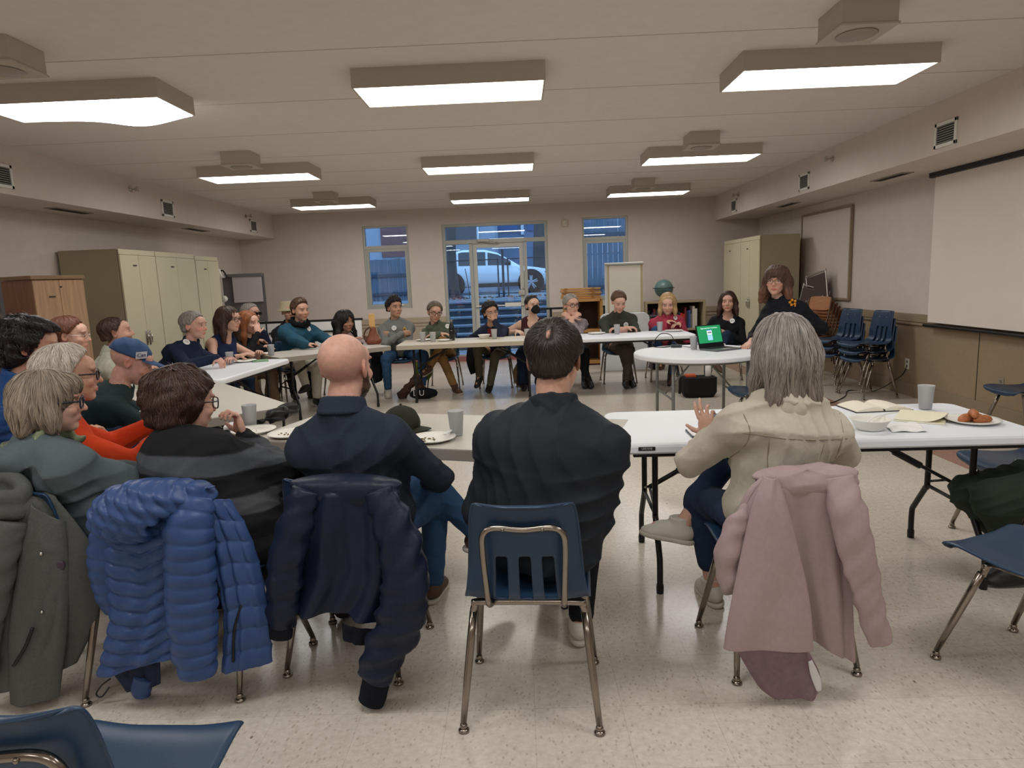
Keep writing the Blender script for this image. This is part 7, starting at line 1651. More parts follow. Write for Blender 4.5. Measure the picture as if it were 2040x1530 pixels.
panel('back_panel', t, [(-0.09, -0.275, 0.80), (-0.135, -0.28, 0.666), (-0.175, -0.285, 0.532), (-0.205, -0.29, 0.395), (-0.222, -0.29, 0.29)], [(0.25, -0.27, 0.80), (0.325, -0.275, 0.669), (0.355, -0.28, 0.56), (0.37, -0.285, 0.448), (0.30, -0.29, 0.265)], nv_, bulge=0.045, fold=0.022, nf=2.6, nu=60, nv=70, seed=8, hem=0.06, topcurl=0.06)
sleeve_tube('sleeve', t, [(-0.05, -0.30, 0.79, 0.05), (-0.09, -0.33, 0.66, 0.066), (-0.135, -0.34, 0.50, 0.066), (-0.165, -0.34, 0.36, 0.060), (-0.175, -0.34, 0.29, 0.052)], nv_, seed=1, wr=0.008)
sleeve_tube('cuff', t, [(-0.175, -0.34, 0.30, 0.046), (-0.18, -0.34, 0.245, 0.044)], rib, seed=1, wr=0.001)
sleeve_tube('sleeve', t, [(0.225, -0.30, 0.79, 0.05), (0.285, -0.34, 0.64, 0.075), (0.315, -0.35, 0.48, 0.082), (0.275, -0.355, 0.33, 0.084), (0.21, -0.36, 0.20, 0.072), (0.185, -0.36, 0.12, 0.058)], nv_, seed=6, wr=0.010)
sleeve_tube('cuff', t, [(0.188, -0.36, 0.13, 0.05), (0.168, -0.36, 0.06, 0.05), (0.155, -0.36, 0.025, 0.046)], rib, seed=3, wr=0.001)
panel('hem_band', t, [(0.05, -0.315, 0.30), (0.05, -0.315, 0.235)], [(0.19, -0.315, 0.285), (0.19, -0.315, 0.215)], rib, bulge=0.02, fold=0.004, nv=10)
def roll_over(t, cx, m, rx=0.2, seed=1, y=-0.25, z=0.795):
    Fr = Field((cx - 0.32, y - 0.14, z - 0.12), (cx + 0.32, y + 0.14, z + 0.1), 0.006); Fr.ell((cx, y, z), (rx, 0.062, 0.034), None, 0.02); Fr.ell((cx, y - 0.02, z - 0.03), (rx * 0.97, 0.05, 0.05), None, 0.02); Fr.displace(folds(seed, 0.006, 36)); V, Q = Fr.mesh(); return mesh_obj('shoulder_fold', V, Q, m, t, True)
roll_over(t, 0.075, nv_, 0.215, 2)
pk = fab('dusty_pink', 170, 148, 150, 0.5, bump=0.10, bscale=420, noise=0.05, wrinkle=0.12); pk_d = fab('pink_lining', 134, 110, 118, 0.7, noise=0.1)
t = hang('raincoat', (0.965, 2.46), -3.6, 'dusty pink raincoat hung on the chair of the person in the beige denim jacket', 'coat')
panel('back_panel', t, [(-0.185, -0.275, 0.80), (-0.17, -0.28, 0.722), (-0.125, -0.285, 0.541), (-0.07, -0.29, 0.355), (-0.02, -0.29, 0.215)], [(0.135, -0.275, 0.795), (0.13, -0.28, 0.666), (0.128, -0.285, 0.486), (0.135, -0.29, 0.30), (0.150, -0.29, 0.11)], pk, bulge=0.03, fold=0.012, nf=1.6, nu=40, nv=60, seed=12, topcurl=0.06)
panel('front_panel', t, [(-0.192, -0.295, 0.812), (-0.234, -0.315, 0.739), (-0.27, -0.325, 0.602), (-0.302, -0.335, 0.463), (-0.326, -0.34, 0.339), (-0.342, -0.34, 0.227)], [(-0.155, -0.30, 0.812), (-0.135, -0.33, 0.733), (-0.10, -0.345, 0.592), (-0.067, -0.355, 0.448), (-0.05, -0.36, 0.339), (-0.039, -0.36, 0.21)], pk, bulge=0.035, fold=0.006, nf=0.8, nu=40, nv=70, seed=13, hem=0.012)
panel('side_fold', t, [(-0.19, -0.27, 0.80), (-0.243, -0.27, 0.748), (-0.276, -0.265, 0.654), (-0.29, -0.26, 0.56)], [(-0.185, -0.30, 0.80), (-0.215, -0.31, 0.70), (-0.24, -0.315, 0.60), (-0.262, -0.315, 0.50)], pk, bulge=0.012, fold=0.005, nv=30, seed=14)
sleeve_tube('sleeve', t, [(-0.225, -0.285, 0.70, 0.030), (-0.278, -0.285, 0.62, 0.050), (-0.300, -0.285, 0.54, 0.056), (-0.298, -0.285, 0.46, 0.046), (-0.28, -0.285, 0.405, 0.034)], pk, seed=4, wr=0.007)
sleeve_tube('sleeve', t, [(0.06, -0.295, 0.79, 0.050), (0.072, -0.345, 0.69, 0.064), (0.10, -0.36, 0.55, 0.058), (0.14, -0.365, 0.40, 0.050), (0.175, -0.365, 0.28, 0.043), (0.195, -0.365, 0.225, 0.036)], pk, seed=9, wr=0.005, flat=0.6)
panel('lining', t, [(-0.30, -0.31, 0.235), (-0.245, -0.31, 0.13), (-0.20, -0.31, 0.055), (-0.16, -0.31, 0.022)], [(-0.06, -0.335, 0.225), (-0.03, -0.335, 0.17), (0.0, -0.335, 0.10), (-0.015, -0.335, 0.030)], pk_d, bulge=0.035, fold=0.012, nf=1.2, nv=30, seed=15)
panel('wash_label', t, [(-0.065, -0.378, 0.185), (-0.055, -0.38, 0.13), (-0.035, -0.385, 0.075)], [(-0.052, -0.378, 0.19), (-0.02, -0.38, 0.12), (-0.018, -0.385, 0.08)], mat('label_white', srgb(206, 206, 206), 0.6), bulge=0.004, fold=0.001, nv=8, nu=6, th=0.001)
roll_over(t, -0.03, pk, 0.185, 5)
gw = fab('grey_wool', 88, 90, 88, 0.95, bump=0.35, bscale=380, noise=0.12, nscale=120); gw_d = fab('coat_lining', 40, 34, 38, 0.7); 
t = empty('wool_coat', (-1.80, 2.34, 0), 0.12); tag(t, 'grey wool coat with a zip pocket hung on the chair at the left edge', 'coat', 'coats hung on the chair backs')
panel('back_panel', t, [(-0.19, -0.06, 0.80), (-0.22, -0.07, 0.62), (-0.24, -0.075, 0.40), (-0.26, -0.08, 0.22), (-0.24, -0.09, 0.05)], [(0.07, -0.04, 0.80), (0.16, -0.05, 0.66), (0.21, -0.055, 0.53), (0.19, -0.06, 0.33), (0.09, -0.065, 0.14)], gw, bulge=0.05, fold=0.016, nf=1.7, nu=44, nv=60, seed=21, topcurl=0.05)
panel('front_panel', t, [(0.03, -0.08, 0.78), (-0.04, -0.10, 0.55), (-0.10, -0.11, 0.30), (-0.13, -0.115, 0.03)], [(0.13, -0.08, 0.70), (0.13, -0.10, 0.50), (0.10, -0.11, 0.30), (0.04, -0.115, 0.04)], gw, bulge=0.03, fold=0.008, nf=1.0, nu=28, nv=50, seed=22)
sleeve_tube('sleeve', t, [(-0.03, -0.11, 0.72, 0.055), (-0.075, -0.135, 0.58, 0.058), (-0.13, -0.14, 0.40, 0.050), (-0.175, -0.14, 0.24, 0.045), (-0.19, -0.14, 0.16, 0.042)], gw, seed=7, wr=0.005)
Fh = Field((-0.30, -0.30, 0.60), (0.2, 0.1, 1.0), 0.006)
pts = [va(-0.09 + 0.085 * math.cos(a), -0.07 + 0.055 * math.sin(a), 0.835 - 0.035 * math.cos(a) * math.cos(a) + 0.02 * math.sin(a)) for a in np.linspace(0, 2 * PI, 19)]
for i in range(18): Fh.cone(pts[i], pts[i + 1], 0.022, 0.022, 0.02); Fh.cone(pts[i] - va(0, 0, 0.05), pts[i + 1] - va(0, 0, 0.05), 0.02, 0.02, 0.03)
V, Q = Fh.mesh(); mesh_obj('collar', V, Q, gw, t, True); MB().ball((-0.09, -0.07, 0.785), 0.075, 16, (1, 0.5, 0.35)).build('collar_lining', gw_d, t, True)
m = MB(); m.tube(smoothpath([(0.01, -0.155, 0.335), (-0.02, -0.16, 0.27), (-0.07, -0.16, 0.20)], 5), 0.006, 6); m.build('zip_pocket', black_m, t, True)
m = MB(); m.ball((0.065, -0.135, 0.60), 0.007, 8); m.ball((0.04, -0.14, 0.385), 0.006, 8); m.build('snap', chrome, t, True)
m = MB(); m.ball((0.11, -0.118, 0.545), 0.02, 10, (1, 0.3, 1)); m.build('button', mat('plum_button', srgb(66, 50, 66), 0.4), t, True)

# small coats on chairs of the far rows, only their edges show
def bundle(name, loc, label, cols, w=0.34, h=0.5, seed=0):
    t = empty(name, loc); tag(t, label, 'coat', 'coats on the far chairs'); panel('coat_body', t, [(-w / 2, 0, h), (-w / 2 - 0.03, -0.01, h * 0.5), (-w / 2 + 0.02, 0, 0.0)], [(w / 2, 0, h), (w / 2 + 0.03, -0.01, h * 0.5), (w / 2 - 0.03, 0, 0.04)], cols, bulge=0.05, fold=0.014, nv=24, nu=18, seed=seed); return t
bundle('dark_coat', (-2.02, 9.25, 0.12), 'black coat hanging at the chair of the person in the grey sweatshirt', fab('soft_black', 26, 27, 32), 0.16, 0.46, 1)
bundle('green_jacket', (-1.36, 9.12, 0.13), 'acid green and black jacket hanging by the person in the olive field jacket', fab('acid_olive', 104, 110, 40), 0.20, 0.30, 2)
bundle('dark_coat', (-0.66, 9.22, 0.20), 'black coat hanging at the chair of the person in the navy cardigan', fab('soft_black', 26, 27, 32), 0.16, 0.40, 3)

t = empty('floor_bag', (-1.66, 2.78, 0)); Fq = Field((-0.25, -0.2, -0.01), (0.25, 0.2, 0.35), 0.008); Fq.ell((0, 0, 0.12), (0.16, 0.10, 0.13), None, 0.02); Fq.displace(folds(31, 0.006, 24)); Fq.cut((0, 0, 0.003), np.eye(3), 0.5, lambda a, b, c: -c, 0.0); V, Q = Fq.mesh(); mesh_obj('bag_body', V, Q, fab('soft_black', 26, 27, 32), t, True); m = MB(); m.tube(smoothpath([(-0.10, 0, 0.22), (-0.06, 0, 0.31), (0.06, 0, 0.31), (0.10, 0, 0.22)], 5), 0.008, 6); m.build('strap', black_m, t, True); tag(t, 'black bag on the floor between the grey coat and the blue puffer jacket', 'bag')

# ------------------------------------------------------------------ free chairs
place_chair(-0.92, 1.255, 3, 'empty navy stacking chair cut by the bottom left corner of the photo')
place_chair(1.824, 2.264, -22.5, 'empty navy stacking chair at the right edge, its seat turned to the camera')
place_chair(4.13, 5.42, 268, 'navy stacking chair by the right wall under the projection screen')
place_chair(2.62, 3.42, 268, 'navy stacking chair beyond the knee at the right edge')
place_chair(2.10, 5.80, 266, 'empty navy stacking chair between the long grey hair and the round table')

# ------------------------------------------------------------------ cups, plates, bowls
frost = mat('frosted_plastic', (0.86, 0.88, 0.90), 0.35, trans=0.55, ior=1.25, spec=0.4); water_m = mat('drink', (0.75, 0.78, 0.80), 0.08, trans=0.75, ior=1.33)
paperw = mat('paper_plate', srgb(236, 234, 226), 0.6)
CUPS = []
def cup(x, y, label, z=0.74, fill=0.0, hh=0.125, m=None):
    t = empty('tumbler', (x, y, z)); MB().lathe([(0.0001, 0.003), (0.029, 0.003), (0.0305, 0.006), (0.0395, hh - 0.004), (0.0405, hh), (0.0385, hh), (0.0288, 0.010), (0.0001, 0.009)], n=28, cap=False).build('tumbler_wall', m or frost, t, True)
    if fill: MB().lathe([(0.0001, 0.0095), (0.0283, 0.0100), (0.0283 + 0.0095 * fill, 0.0100 + (hh - 0.01) * fill), (0.0001, 0.0100 + (hh - 0.01) * fill)], n=28, cap=False).build('drink', water_m, t, True)
    tag(t, label, 'cup', 'frosted tumblers'); return t
cup(-1.514, 3.60, 'frosted tumbler by the white plates, in front of the folded umbrella', fill=0.3); cup(-0.335, 3.215, 'half full tumbler touching the plate with the crust', fill=0.5); cup(2.09, 3.43, 'frosted tumbler at the far end of the white table by the open notebook')
cup(-1.264, 8.575, 'left tumbler of two before the person in the grey sweatshirt'); cup(-1.125, 8.52, 'right tumbler of two, nearer the black bottle'); cup(-0.343, 8.62, 'tumbler beside the paper bowl before the person in the navy cardigan'); cup(0.085, 8.44, 'tumbler of water before the masked person', fill=0.5)
cup(1.243, 8.62, 'tumbler before the clasped hands of the person in dark green'); cup(1.834, 8.80, 'tumbler before the person in the pink sweater'); cup(-2.86, 7.56, 'tumbler of water by the red-haired person', fill=0.6); cup(-3.02, 6.83, 'tumbler of water before the person in navy at the white table', fill=0.5); cup(1.70, 6.56, 'tumbler left of the laptop on the round table', fill=0.3); cup(-2.15, 4.35, 'white and pink paper cup by the person in the cap', m=mat('cup_pink', srgb(228, 206, 214), 0.6))
def plate(x, y, label, r=0.115, z=0.74):
    t = empty('paper_plate', (x, y, z)); MB().lathe([(0.0001, 0.001), (r * 0.66, 0.001), (r * 0.78, 0.006), (r, 0.016), (r, 0.0185), (r * 0.76, 0.0095), (r * 0.64, 0.0045), (0.0001, 0.0045)], n=40, cap=False).build('plate_dish', paperw, t, True); tag(t, label, 'plate', 'white paper plates'); return t
def crumbs(x, y, z, label, n=7, seed=0, col=srgb(120, 104, 60)):
    m = MB(); rs = random.Random(seed)
    for k in range(n): m.ball((x + rs.uniform(-0.04, 0.04), y + rs.uniform(-0.035, 0.035), z + 0.004), rs.uniform(0.002, 0.005), 6, (1.5, 1, 0.7))
    tag(m.build('crumbs', mat('crumb', col, 0.8), None, True), label, 'food', kind='stuff')
plate(-1.44, 3.455, 'white plate with a few crumbs beside the tumbler on the grey table'); crumbs(-1.44, 3.44, 0.7435, 'crumbs on the left white plate of the grey table', 5, 1); plate(-1.205, 3.345, 'white plate with a bitten crust, half hidden by the navy sweater'); crumbs(-1.23, 3.35, 0.7435, 'bitten crust on the plate half hidden by the navy sweater', 9, 2)
plate(-0.445, 3.13, 'white plate with crumbs and crumpled tissue, left of the black jacket'); crumbs(-0.46, 3.12, 0.7435, 'pale crumbs on the plate left of the black jacket', 14, 3, srgb(206, 198, 176)); plate(2.115, 3.10, 'white plate of brown pastries at the end of the white table', 0.115)
plate(-1.27, 8.76, 'white plate before the crossed arms'); plate(-0.98, 8.60, 'white plate before the person in the olive jacket', 0.10); plate(1.0, 8.78, 'white plate before the silver-haired person'); plate(2.0, 8.72, 'white plate with food before the person in pink'); crumbs(2.0, 8.72, 0.7435, 'bits of food on the plate before the person in pink', 12, 5, srgb(150, 110, 60)); plate(-2.93, 6.99, 'white plate on the white table beside the green folder'); plate(-3.0, 7.70, 'white plate with a brown snack by the red-haired person', 0.10); crumbs(-3.0, 7.70, 0.7435, 'brown snack on the plate by the red-haired person', 10, 6, srgb(120, 80, 50)); plate(-2.33, 4.12, 'white plate under the face of the person in the cap'); 
for k, (dx, dy, a, r) in enumerate(((-0.03, 0.0, 0.4, 0.021), (0.015, 0.02, -0.5, 0.02), (0.03, -0.025, 0.1, 0.019), (-0.01, -0.02, 1.2, 0.018))):
    m = MB(); pts = [(2.115 + dx + 0.045 * t_ * math.cos(a) - 0.012 * (t_ * t_) * math.sin(a), 3.10 + dy + 0.045 * t_ * math.sin(a), 0.747 + r * 0.7 + (0.028 if k == 3 else 0) - 0.006 * t_ * t_) for t_ in np.linspace(-1, 1, 9)]; m.tube(pts, [r * q for q in (0.35, 0.75, 0.95, 1.05, 1.0, 1.05, 0.95, 0.75, 0.35)], 10); tag(m.build('pastry', mat('pastry_brown', srgb(176, 108, 64), 0.55, noise=0.3, nscale=70, bump=0.5, bscale=120), None, True), ('long brown pastry at the left of the plate', 'brown pastry at the back of the plate', 'brown pastry at the right front of the plate', 'brown pastry lying on top of the others')[k], 'pastry', 'pastries on the white plate')
def tissue(x, y, label, s=0.05, z=0.74, seed=0):
    Fq = Field((x - 0.12, y - 0.12, z - 0.005), (x + 0.12, y + 0.12, z + 0.09), 0.004); Fq.ell((x, y, z + s * 0.3), (s, s * 0.8, s * 0.34), None, 0.01); Fq.ell((x + s * 0.3, y, z + s * 0.5), (s * 0.5, s * 0.5, s * 0.3), None, 0.01); Fq.displace(folds(seed, 0.010, 80)); Fq.cut((x, y, z + 0.002), np.eye(3), 0.12, lambda a, b, c: -c, 0.0); V, Q = Fq.mesh(); o = mesh_obj('tissue', V, Q, mat('tissue_white', srgb(238, 238, 236), 0.8), None, True); tag(o, label, 'tissue', 'crumpled tissues')
tissue(-1.60, 3.56, 'crumpled white tissue beside the striped shawl on the grey table', seed=1); tissue(-0.375, 3.165, 'crumpled tissue on the edge of the plate left of the black jacket', 0.03, 0.7565, 2)
tissue(1.87, 6.98, 'clear crumpled wrapper behind the laptop', 0.05, 0.74, 4)
# napkin
V = []; F = []; n = 12
for i in range(n + 1):
    for j in range(n + 1): u, v = i / n, j / n; V.append((1.66 + 0.15 * u + 0.03 * v, 2.955 + 0.13 * v - 0.02 * u + 0.02 * u * v, 0.742 + 0.006 * math.sin(u * 5 + v * 4) ** 2 + 0.01 * u * v))
for i in range(n):
    for j in range(n): a = i * (n + 1) + j; F.append((a, a + n + 1, a + n + 2, a + 1))
o = solid(mesh_obj('napkin', V, F, mat('tissue_white', srgb(238, 238, 236), 0.8), None, True), 0.003, 1); tag(o, 'folded white napkin in front of the bowl on the white table', 'napkin')
def bowl(x, y, label, r=0.085, h=0.05, sp=False):
    t = empty('bowl', (x, y, 0.74)); MB().lathe([(0.0001, 0.001), (r * 0.62, 0.001), (r * 0.70, 0.006), (r * 0.95, h * 0.85), (r * 1.04, h), (r * 1.02, h + 0.002), (r * 0.90, h * 0.85), (r * 0.64, 0.008), (0.0001, 0.006)], n=40, cap=False).build('bowl_wall', paperw, t, True); tag(t, label, 'bowl', 'white paper bowls')
bowl(1.60, 3.035, 'white bowl with a plastic fork right of the beige denim jacket'); bowl(-0.48, 8.74, 'white bowl before the person in the navy cardigan', 0.08)
m = MB(); m.tube(smoothpath([(1.575, 3.03, 0.760), (1.62, 3.05, 0.79), (1.70, 3.075, 0.800), (1.755, 3.09, 0.803)], 5), [0.006] * 6 + [0.0045] * 10, 6, flat=0.4); tag(m.build('plastic_fork', white_m, None, True), 'white plastic fork resting in the bowl', 'fork')
# ------------------------------------------------------------------ papers, books, gadgets
pg = mat('cream_pages', srgb(236, 230, 212), 0.75); cov = mat('dark_cover', srgb(40, 40, 44), 0.5)
def open_book(x, y, rot, label):
    t = empty('open_notebook', (x, y, 0.74), rot); 
    for s_ in (-1, 1):
        MB().box((s_ * 0.076, 0, 0.0018), (0.152, 0.205, 0.0035), bev=0.001).build('cover', cov, t); V = []; F = []; nu = 14
        prof = [(0.004, 0.004), (0.012, 0.016), (0.03, 0.024), (0.06, 0.026), (0.10, 0.020), (0.135, 0.011), (0.146, 0.006)]
        m = MB(); P = [(s_ * a, b) for a, b in prof] + [(s_ * 0.146, 0.0035), (s_ * 0.004, 0.0035)]; m.prism(P, -0.1, 0.1); m.build('pages', pg, t, False)
    m = MB(); m.box((0, -0.09, 0.006), (0.006, 0.02, 0.01)); m.build('ribbon', black_m, t); tag(t, label, 'notebook')
open_book(1.86, 3.50, 0.05, 'open notebook with cream pages behind the bowl on the white table')
t = empty('writing_pad', (1.955, 3.235, 0.74), -0.62); V = []; F = []; n = 16
for i in range(n + 1):
    for j in range(n + 1):
        u, v = i / n, j / n; V.append(((u - 0.5) * 0.21, (v - 0.5) * 0.27, 0.008 + 0.035 * max(0, (u - 0.6) / 0.4) ** 2 * (1 - v) ** 1.2))
for i in range(n):
    for j in range(n): a = i * (n + 1) + j; F.append((a, a + n + 1, a + n + 2, a + 1))
solid(mesh_obj('curled_sheets', V, F, mat('pad_yellow', srgb(238, 234, 208), 0.75), t, True), 0.004, 1); MB().box((0, 0, 0.003), (0.21, 0.27, 0.006)).build('pad_block', MATS['pad_yellow'], t); tag(t, 'pale yellow writing pad with a curled corner on the white table', 'pad')
t = empty('glasses_case', (0.99, 3.34, 0.74), -0.15); m = MB(); m.ball((0, 0, 0.0175), 1, 16, (0.085, 0.034, 0.0172)); m.build('case_shell', mat('case_slate', srgb(84, 90, 106), 0.5), t, True); tag(t, 'slate glasses case on the white table beside the raised hand', 'case')
t = empty('tablet', (0.87, 3.06, 0.74), -0.03); MB().box((0, 0, 0.004), (0.20, 0.145, 0.008), bev=0.002).build('tablet_body', mat('dark_slate', srgb(46, 52, 66), 0.4), t); MB().box((0, 0, 0.009), (0.192, 0.138, 0.002)).build('paper_sheet', wplast, t); tag(t, 'white sheet on a dark tablet below the raised hand', 'tablet')
def slabthing(name, x, y, rot, d, m, label, cat, z=0.74): t = empty(name, (x, y, z), rot); MB().box((0, 0, d[2] / 2), d, bev=min(d) * 0.3).build(name + '_body', m, t); tag(t, label, cat); return t
t = slabthing('phone', -0.56, 3.085, -0.3, (0.075, 0.15, 0.009), mat('phone_black', srgb(20, 20, 22), 0.15), 'black phone half under the dark cap on the grey table', 'phone'); MB().box((0, 0, 0.0094), (0.068, 0.138, 0.001)).build('screen', car_g, t)
t = slabthing('phone', -2.98, 7.17, 0.5, (0.075, 0.15, 0.009), MATS['phone_black'], 'black phone between the green folder and the red-haired person', 'phone'); t.location.z = 0.74
t = slabthing('folder', -2.78, 7.02, 0.4, (0.16, 0.22, 0.006), mat('folder_green', srgb(116, 160, 120), 0.6), 'pale green folder on the white table', 'folder')
t = slabthing('box', -2.10, 8.44, 0.70, (0.16, 0.10, 0.035), mat('box_navy', srgb(34, 42, 58), 0.5), 'small dark navy box beside the tan leather bag', 'box'); MB().box((0, 0, 0.0355), (0.12, 0.07, 0.003)).build('lid', mat('lid_blue', srgb(60, 80, 110), 0.4), t)
# leather bag
lth = mat('brown_leather', srgb(126, 70, 50), 0.5, noise=0.12, nscale=14, bump=0.15, bscale=220); tan = mat('tan_strap', srgb(214, 170, 110), 0.55)
t = empty('leather_bag', (-1.885, 8.50, 0.74), 0.2); Fq = Field((-0.2, -0.15, -0.01), (0.2, 0.15, 0.32), 0.006); Fq.cone((0, 0, 0.05), (0, 0, 0.19), 0.088, 0.042, 0.02, flat=((0, 1, 0), 1.5)); Fq.ell((0, 0, 0.045), (0.10, 0.065, 0.055), None, 0.03); Fq.cut((0, 0, 0.002), np.eye(3), 0.3, lambda a, b, c: -c, 0.0); Fq.displace(folds(4, 0.004, 30)); V, Q = Fq.mesh(); mesh_obj('bag_body', V, Q, lth, t, True)
MB().box((-0.005, 0.0, 0.29), (0.075, 0.012, 0.20), bev=0.004).build('shoulder_strap', tan, t); m = MB(); m.ball((-0.005, -0.012, 0.205), 0.012, 10); m.build('buckle', chrome, t, True); m = MB(); m.tube(smoothpath([(-0.03, -0.02, 0.225), (-0.085, -0.02, 0.19), (-0.115, -0.02, 0.12), (-0.10, -0.02, 0.05), (-0.085, -0.02, 0.03)], 5), 0.017, 8, flat=0.5); m.build('side_strap', mat('dark_leather', srgb(70, 40, 32), 0.55), t, True); tag(t, 'brown leather bag with an upright tan strap on the grey table', 'bag')
# bottle
t = empty('water_bottle', (-0.892, 8.63, 0.74)); MB().lathe([(0.033, 0), (0.036, 0.006), (0.036, 0.165), (0.030, 0.195), (0.019, 0.215), (0.019, 0.235)], n=24).build('bottle_body', mat('bottle_black', srgb(24, 26, 28), 0.3), t, True); MB().lathe([(0.021, 0.235), (0.021, 0.268), (0.017, 0.272)], n=20).build('cap', mat('cap_grey', srgb(130, 132, 132), 0.35, metal=0.6), t, True); MB().box((0, -0.0365, 0.13), (0.022, 0.002, 0.006)).build('logo', alu_m, t); tag(t, 'black metal water bottle with a grey cap on the beige table', 'bottle')
# umbrella and cap on the near grey table
umb = fab('umbrella_black', 30, 31, 34, 0.6); t = empty('umbrella', (-1.395, 3.80, 0.74), math.radians(80)); Fq = Field((-0.2, -0.09, -0.01), (0.2, 0.09, 0.11), 0.0045); Fq.cone((-0.13, 0, 0.038), (0.10, 0, 0.036), 0.038, 0.030, 0.01); Fq.ell((0.06, 0.015, 0.045), (0.09, 0.045, 0.03), None, 0.02); Fq.displace(lambda X: 0.006 * np.sin(np.arctan2(X[:, 1], X[:, 2] - 0.037) * 5 + X[:, 0] * 30)); Fq.cut((0, 0, 0.003), np.eye(3), 0.3, lambda a, b, c: -c, 0.0); V, Q = Fq.mesh(); mesh_obj('folded_canopy', V, Q, umb, t, True); m = MB(); m.tube([(0.10, 0, 0.034), (0.15, 0, 0.034)], [0.016, 0.019], 12); m.build('handle', black_m, t, True); m = MB(); m.tube([(-0.03, 0, 0.037), (-0.005, 0, 0.037)], 0.041, 16); m.build('strap', black_m, t, True); tag(t, 'folded black umbrella on the grey table beside the navy sweater', 'umbrella')
olv = fab('cap_dark_olive', 46, 48, 38, 0.8); t = empty('baseball_cap', (-0.63, 3.36, 0.74), -0.35); Fq = Field((-0.2, -0.2, -0.01), (0.2, 0.2, 0.2), 0.0055); Fq.ell((0, 0, 0.045), (0.10, 0.088, 0.092), None, 0.01); Fq.ell((0.0, 0, 0.0), (0.094, 0.082, 0.03), None, 0.02); Fq.cut((0, 0, 0.002), np.eye(3), 0.3, lambda a, b, c: -c, 0.0); Fq.displace(folds(6, 0.006, 26)); V, Q = Fq.mesh(); mesh_obj('crown', V, Q, olv, t, True)
V = []; F = []; n = 16
for i in range(n + 1):
    a = -1 + 2 * i / n
    for q in (0, 0.5, 1): V.append((0.088 - 0.04 * a * a + 0.078 * (1 - 0.5 * abs(a) ** 2.5) * q, 0.078 * a, 0.022 - 0.010 * a * a - 0.006 * q))
for i in range(n):
    for j in range(2): a = i * 3 + j; F.append((a, a + 1, a + 4, a + 3))
solid(mesh_obj('visor', V, F, olv, t, True), 0.005, 1); m = MB(); m.ball((0, 0, 0.139), 0.008, 8, (1, 1, 0.6)); m.build('button', olv, t, True); tag(t, 'dark olive baseball cap on the grey table between the two nearest men', 'cap')
# laptop, cable, charger
t = empty('laptop', (1.875, 6.545, 0.74), math.radians(28)); sil = mat('laptop_grey', srgb(120, 122, 126), 0.35, metal=0.6)
MB().box((0, -0.112, 0.009), (0.325, 0.225, 0.014), bev=0.003).build('base', sil, t); kb = MB(); 
for r in range(5):
    for k in range(13): kb.box((-0.138 + 0.023 * k, -0.045 - 0.019 * r, 0.0165), (0.018, 0.014, 0.002))
kb.build('keyboard', black_m, t); MB().box((0, -0.180, 0.0165), (0.10, 0.06, 0.001)).build('touchpad', alu_m, t)
lid = empty('lid', (0, 0.0, 0.012)); lid.parent = t; lid.rotation_euler = (math.radians(-15), 0, 0); MB().box((0, 0.004, 0.115), (0.325, 0.008, 0.23), bev=0.003).build('lid_shell', mat('laptop_dark', srgb(26, 30, 36), 0.4), lid)
scg = mat('screen_green', srgb(20, 90, 60), 0.3, emit=srgb(42, 158, 98), estr=0.85); MB().box((0, -0.0008, 0.135), (0.300, 0.002, 0.170)).build('screen_slide', scg, lid)
wl = mat('screen_white', srgb(200, 220, 220), 0.4, emit=srgb(232, 246, 246), estr=0.9); text_obj('slide_title', 'Opportunity Event Travel Series', 0.0165, wl, lid, (0, -0.0026, 0.196), (PI / 2, 0, 0)); text_obj('slide_heading', 'community planning workshop', 0.007, mat('screen_pale', srgb(120, 200, 150), 0.4, emit=srgb(120, 205, 150), estr=0.6), lid, (0, -0.0026, 0.211), (PI / 2, 0, 0)) if False else None
MB().box((-0.002, -0.0024, 0.15), (0.062, 0.001, 0.042)).build('slide_picture', wl, lid); MB().box((-0.002, -0.0024, 0.175), (0.062, 0.001, 0.008)).build('slide_bar', mat('screen_blue', srgb(40, 120, 200), 0.4, emit=srgb(44, 130, 210), estr=0.8), lid); m = MB()
for k, hh in enumerate((0.014, 0.018, 0.016, 0.019, 0.015)): m.box((-0.022 + 0.01 * k, -0.0032, 0.143 + hh / 2), (0.008, 0.001, hh))
m.build('slide_figures', mat('screen_plum', srgb(110, 90, 120), 0.4, emit=srgb(120, 100, 130), estr=0.6), lid); MB().box((-0.002, -0.0024, 0.10), (0.062, 0.001, 0.050)).build('slide_note', mat('screen_sky', srgb(140, 190, 230), 0.4, emit=srgb(160, 206, 240), estr=0.9), lid); tag(t, 'open laptop showing a green slide on the round table', 'laptop')
t = empty('charger', (1.582, 6.79, 0.74), -0.25); MB().box((0, 0, 0.015), (0.11, 0.05, 0.028), bev=0.008).build('power_brick', mat('brick_grey', srgb(52, 62, 66), 0.5), t); m = MB(); m.tube(smoothpath([(-0.055, 0, 0.015), (-0.12, 0.03, 0.005), (-0.19, 0.0, 0.005), (-0.24, 0.06, 0.01), (-0.235, 0.10, 0.05), (-0.16, 0.13, 0.13), (-0.06, 0.10, 0.12), (-0.02, 0.06, 0.05), (0.02, 0.02, 0.03)], 8), 0.0042, 6); m.tube(smoothpath([(-0.19, 0.0, 0.005), (-0.12, -0.02, 0.005), (-0.06, 0.0, 0.01)], 6), 0.0042, 6); m.tube(smoothpath([(0.055, 0, 0.015), (0.12, -0.02, 0.005), (0.16, -0.06, 0.005), (0.20, -0.10, 0.005)], 6), 0.003, 6); m.build('cable', black_m, t, True); tag(t, 'black charger with a looped cable on the round table', 'charger')
t = slabthing('adapter', 2.03, 6.72, 0.3, (0.05, 0.035, 0.03), white_m, 'small white adapter behind the laptop keyboard', 'adapter')
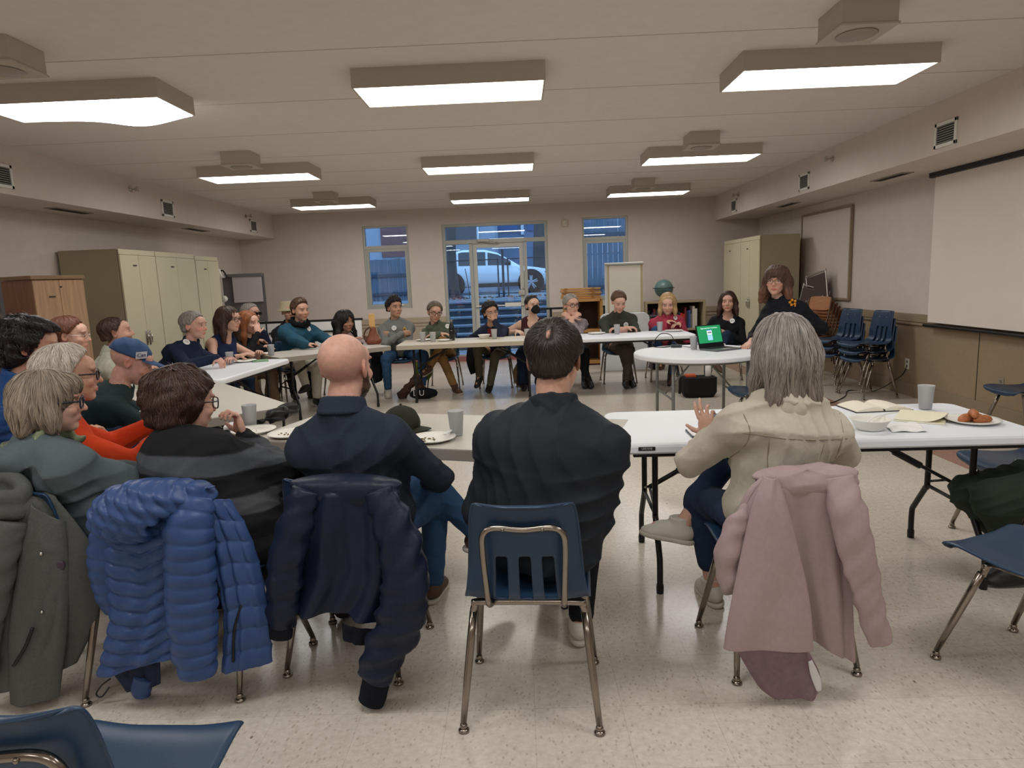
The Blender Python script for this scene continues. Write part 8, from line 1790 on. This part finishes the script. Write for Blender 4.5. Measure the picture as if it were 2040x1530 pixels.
# floor things
t = empty('tote_bag', (-1.42, 8.62, 0), 0.1); Fq = Field((-0.35, -0.22, -0.01), (0.35, 0.25, 0.42), 0.008); Fq.cone((-0.16, 0.02, 0.05), (0.03, 0.03, 0.28), 0.075, 0.035, 0.05, flat=((0, 1, 0), 1.2)); Fq.cone((0.10, 0.03, 0.05), (0.03, 0.03, 0.28), 0.085, 0.035, 0.06, flat=((0, 1, 0), 1.2)); Fq.displace(folds(9, 0.010, 22)); Fq.cut((0, 0, 0.003), np.eye(3), 0.5, lambda a, b, c: -c, 0.0); V, Q = Fq.mesh(); mesh_obj('bag_body', V, Q, fab('cocoa', 74, 52, 44), t, True)
Fq = Field((-0.15, -0.25, -0.01), (0.38, 0.12, 0.26), 0.007); Fq.ell((0.12, -0.09, 0.07), (0.19, 0.05, 0.075), None, 0.02); Fq.displace(folds(10, 0.006, 24)); Fq.cut((0, 0, 0.003), np.eye(3), 0.5, lambda a, b, c: -c, 0.0); V, Q = Fq.mesh(); pouch = mesh_obj('front_pouch', V, Q, blackc, t, True); text_obj('pouch_lettering', 'L U', 0.10, mat('letter_white', srgb(216, 216, 214), 0.6), pouch, (0.06, -0.15, 0.085), (PI / 2 - 0.3, 0, 0), 0.004); tag(t, 'brown bag with a black lettered pouch on the floor under the beige table', 'bag')
t = empty('tote_bin', (2.13, 8.0, 0), 0.0); V, F = slab(lambda ins: rounded_rect(0.40 - 2 * ins, 0.26 - 2 * ins, 0.06), [(0.03, 0.001), (0.0, 0.06), (0.0, 0.24), (0.012, 0.245)]); mesh_obj('bin_wall', V, F, fab('black_canvas', 28, 29, 32), t); m = MB(); m.box((-0.10, 0, 0.26), (0.12, 0.1, 0.03), bev=0.006); m.build('orange_packet', mat('packet_orange', srgb(206, 96, 56), 0.6), t); tag(t, 'black canvas bin on the floor under the round table', 'bin')
t = empty('drink_bottle', (2.24, 7.98, 0.247)); MB().lathe([(0.035, 0), (0.037, 0.005), (0.037, 0.12), (0.022, 0.15)], n=20).build('bottle_body', wplast, t, True); MB().lathe([(0.024, 0.15), (0.024, 0.18), (0.012, 0.185), (0.012, 0.21)], n=16).build('cap', black_m, t, True); tag(t, 'white bottle with a black cap standing in the canvas bin', 'bottle')
t = empty('backpack', (0.0, 9.05, 0)); Fq = Field((-0.25, -0.2, -0.01), (0.25, 0.2, 0.5), 0.009); Fq.ell((0, 0, 0.19), (0.13, 0.09, 0.19), None, 0.03); Fq.displace(folds(12, 0.008, 24)); Fq.cut((0, 0, 0.003), np.eye(3), 0.5, lambda a, b, c: -c, 0.0); V, Q = Fq.mesh(); mesh_obj('pack_body', V, Q, fab('pack_tan', 128, 108, 82), t, True); m = MB(); m.box((0, -0.085, 0.14), (0.16, 0.03, 0.14), bev=0.012); m.build('front_pocket', fab('pack_wine', 66, 38, 42), t); tag(t, 'tan and wine backpack on the floor beside the masked person', 'backpack')
# food before the person in the cap
t = empty('takeout_tray', (-2.15, 4.16, 0.74), 0.5); MB().box((0, 0, 0.015), (0.20, 0.14, 0.03), bev=0.006).build('tray', paperw, t); tag(t, 'white food tray before the person in the cap', 'tray')
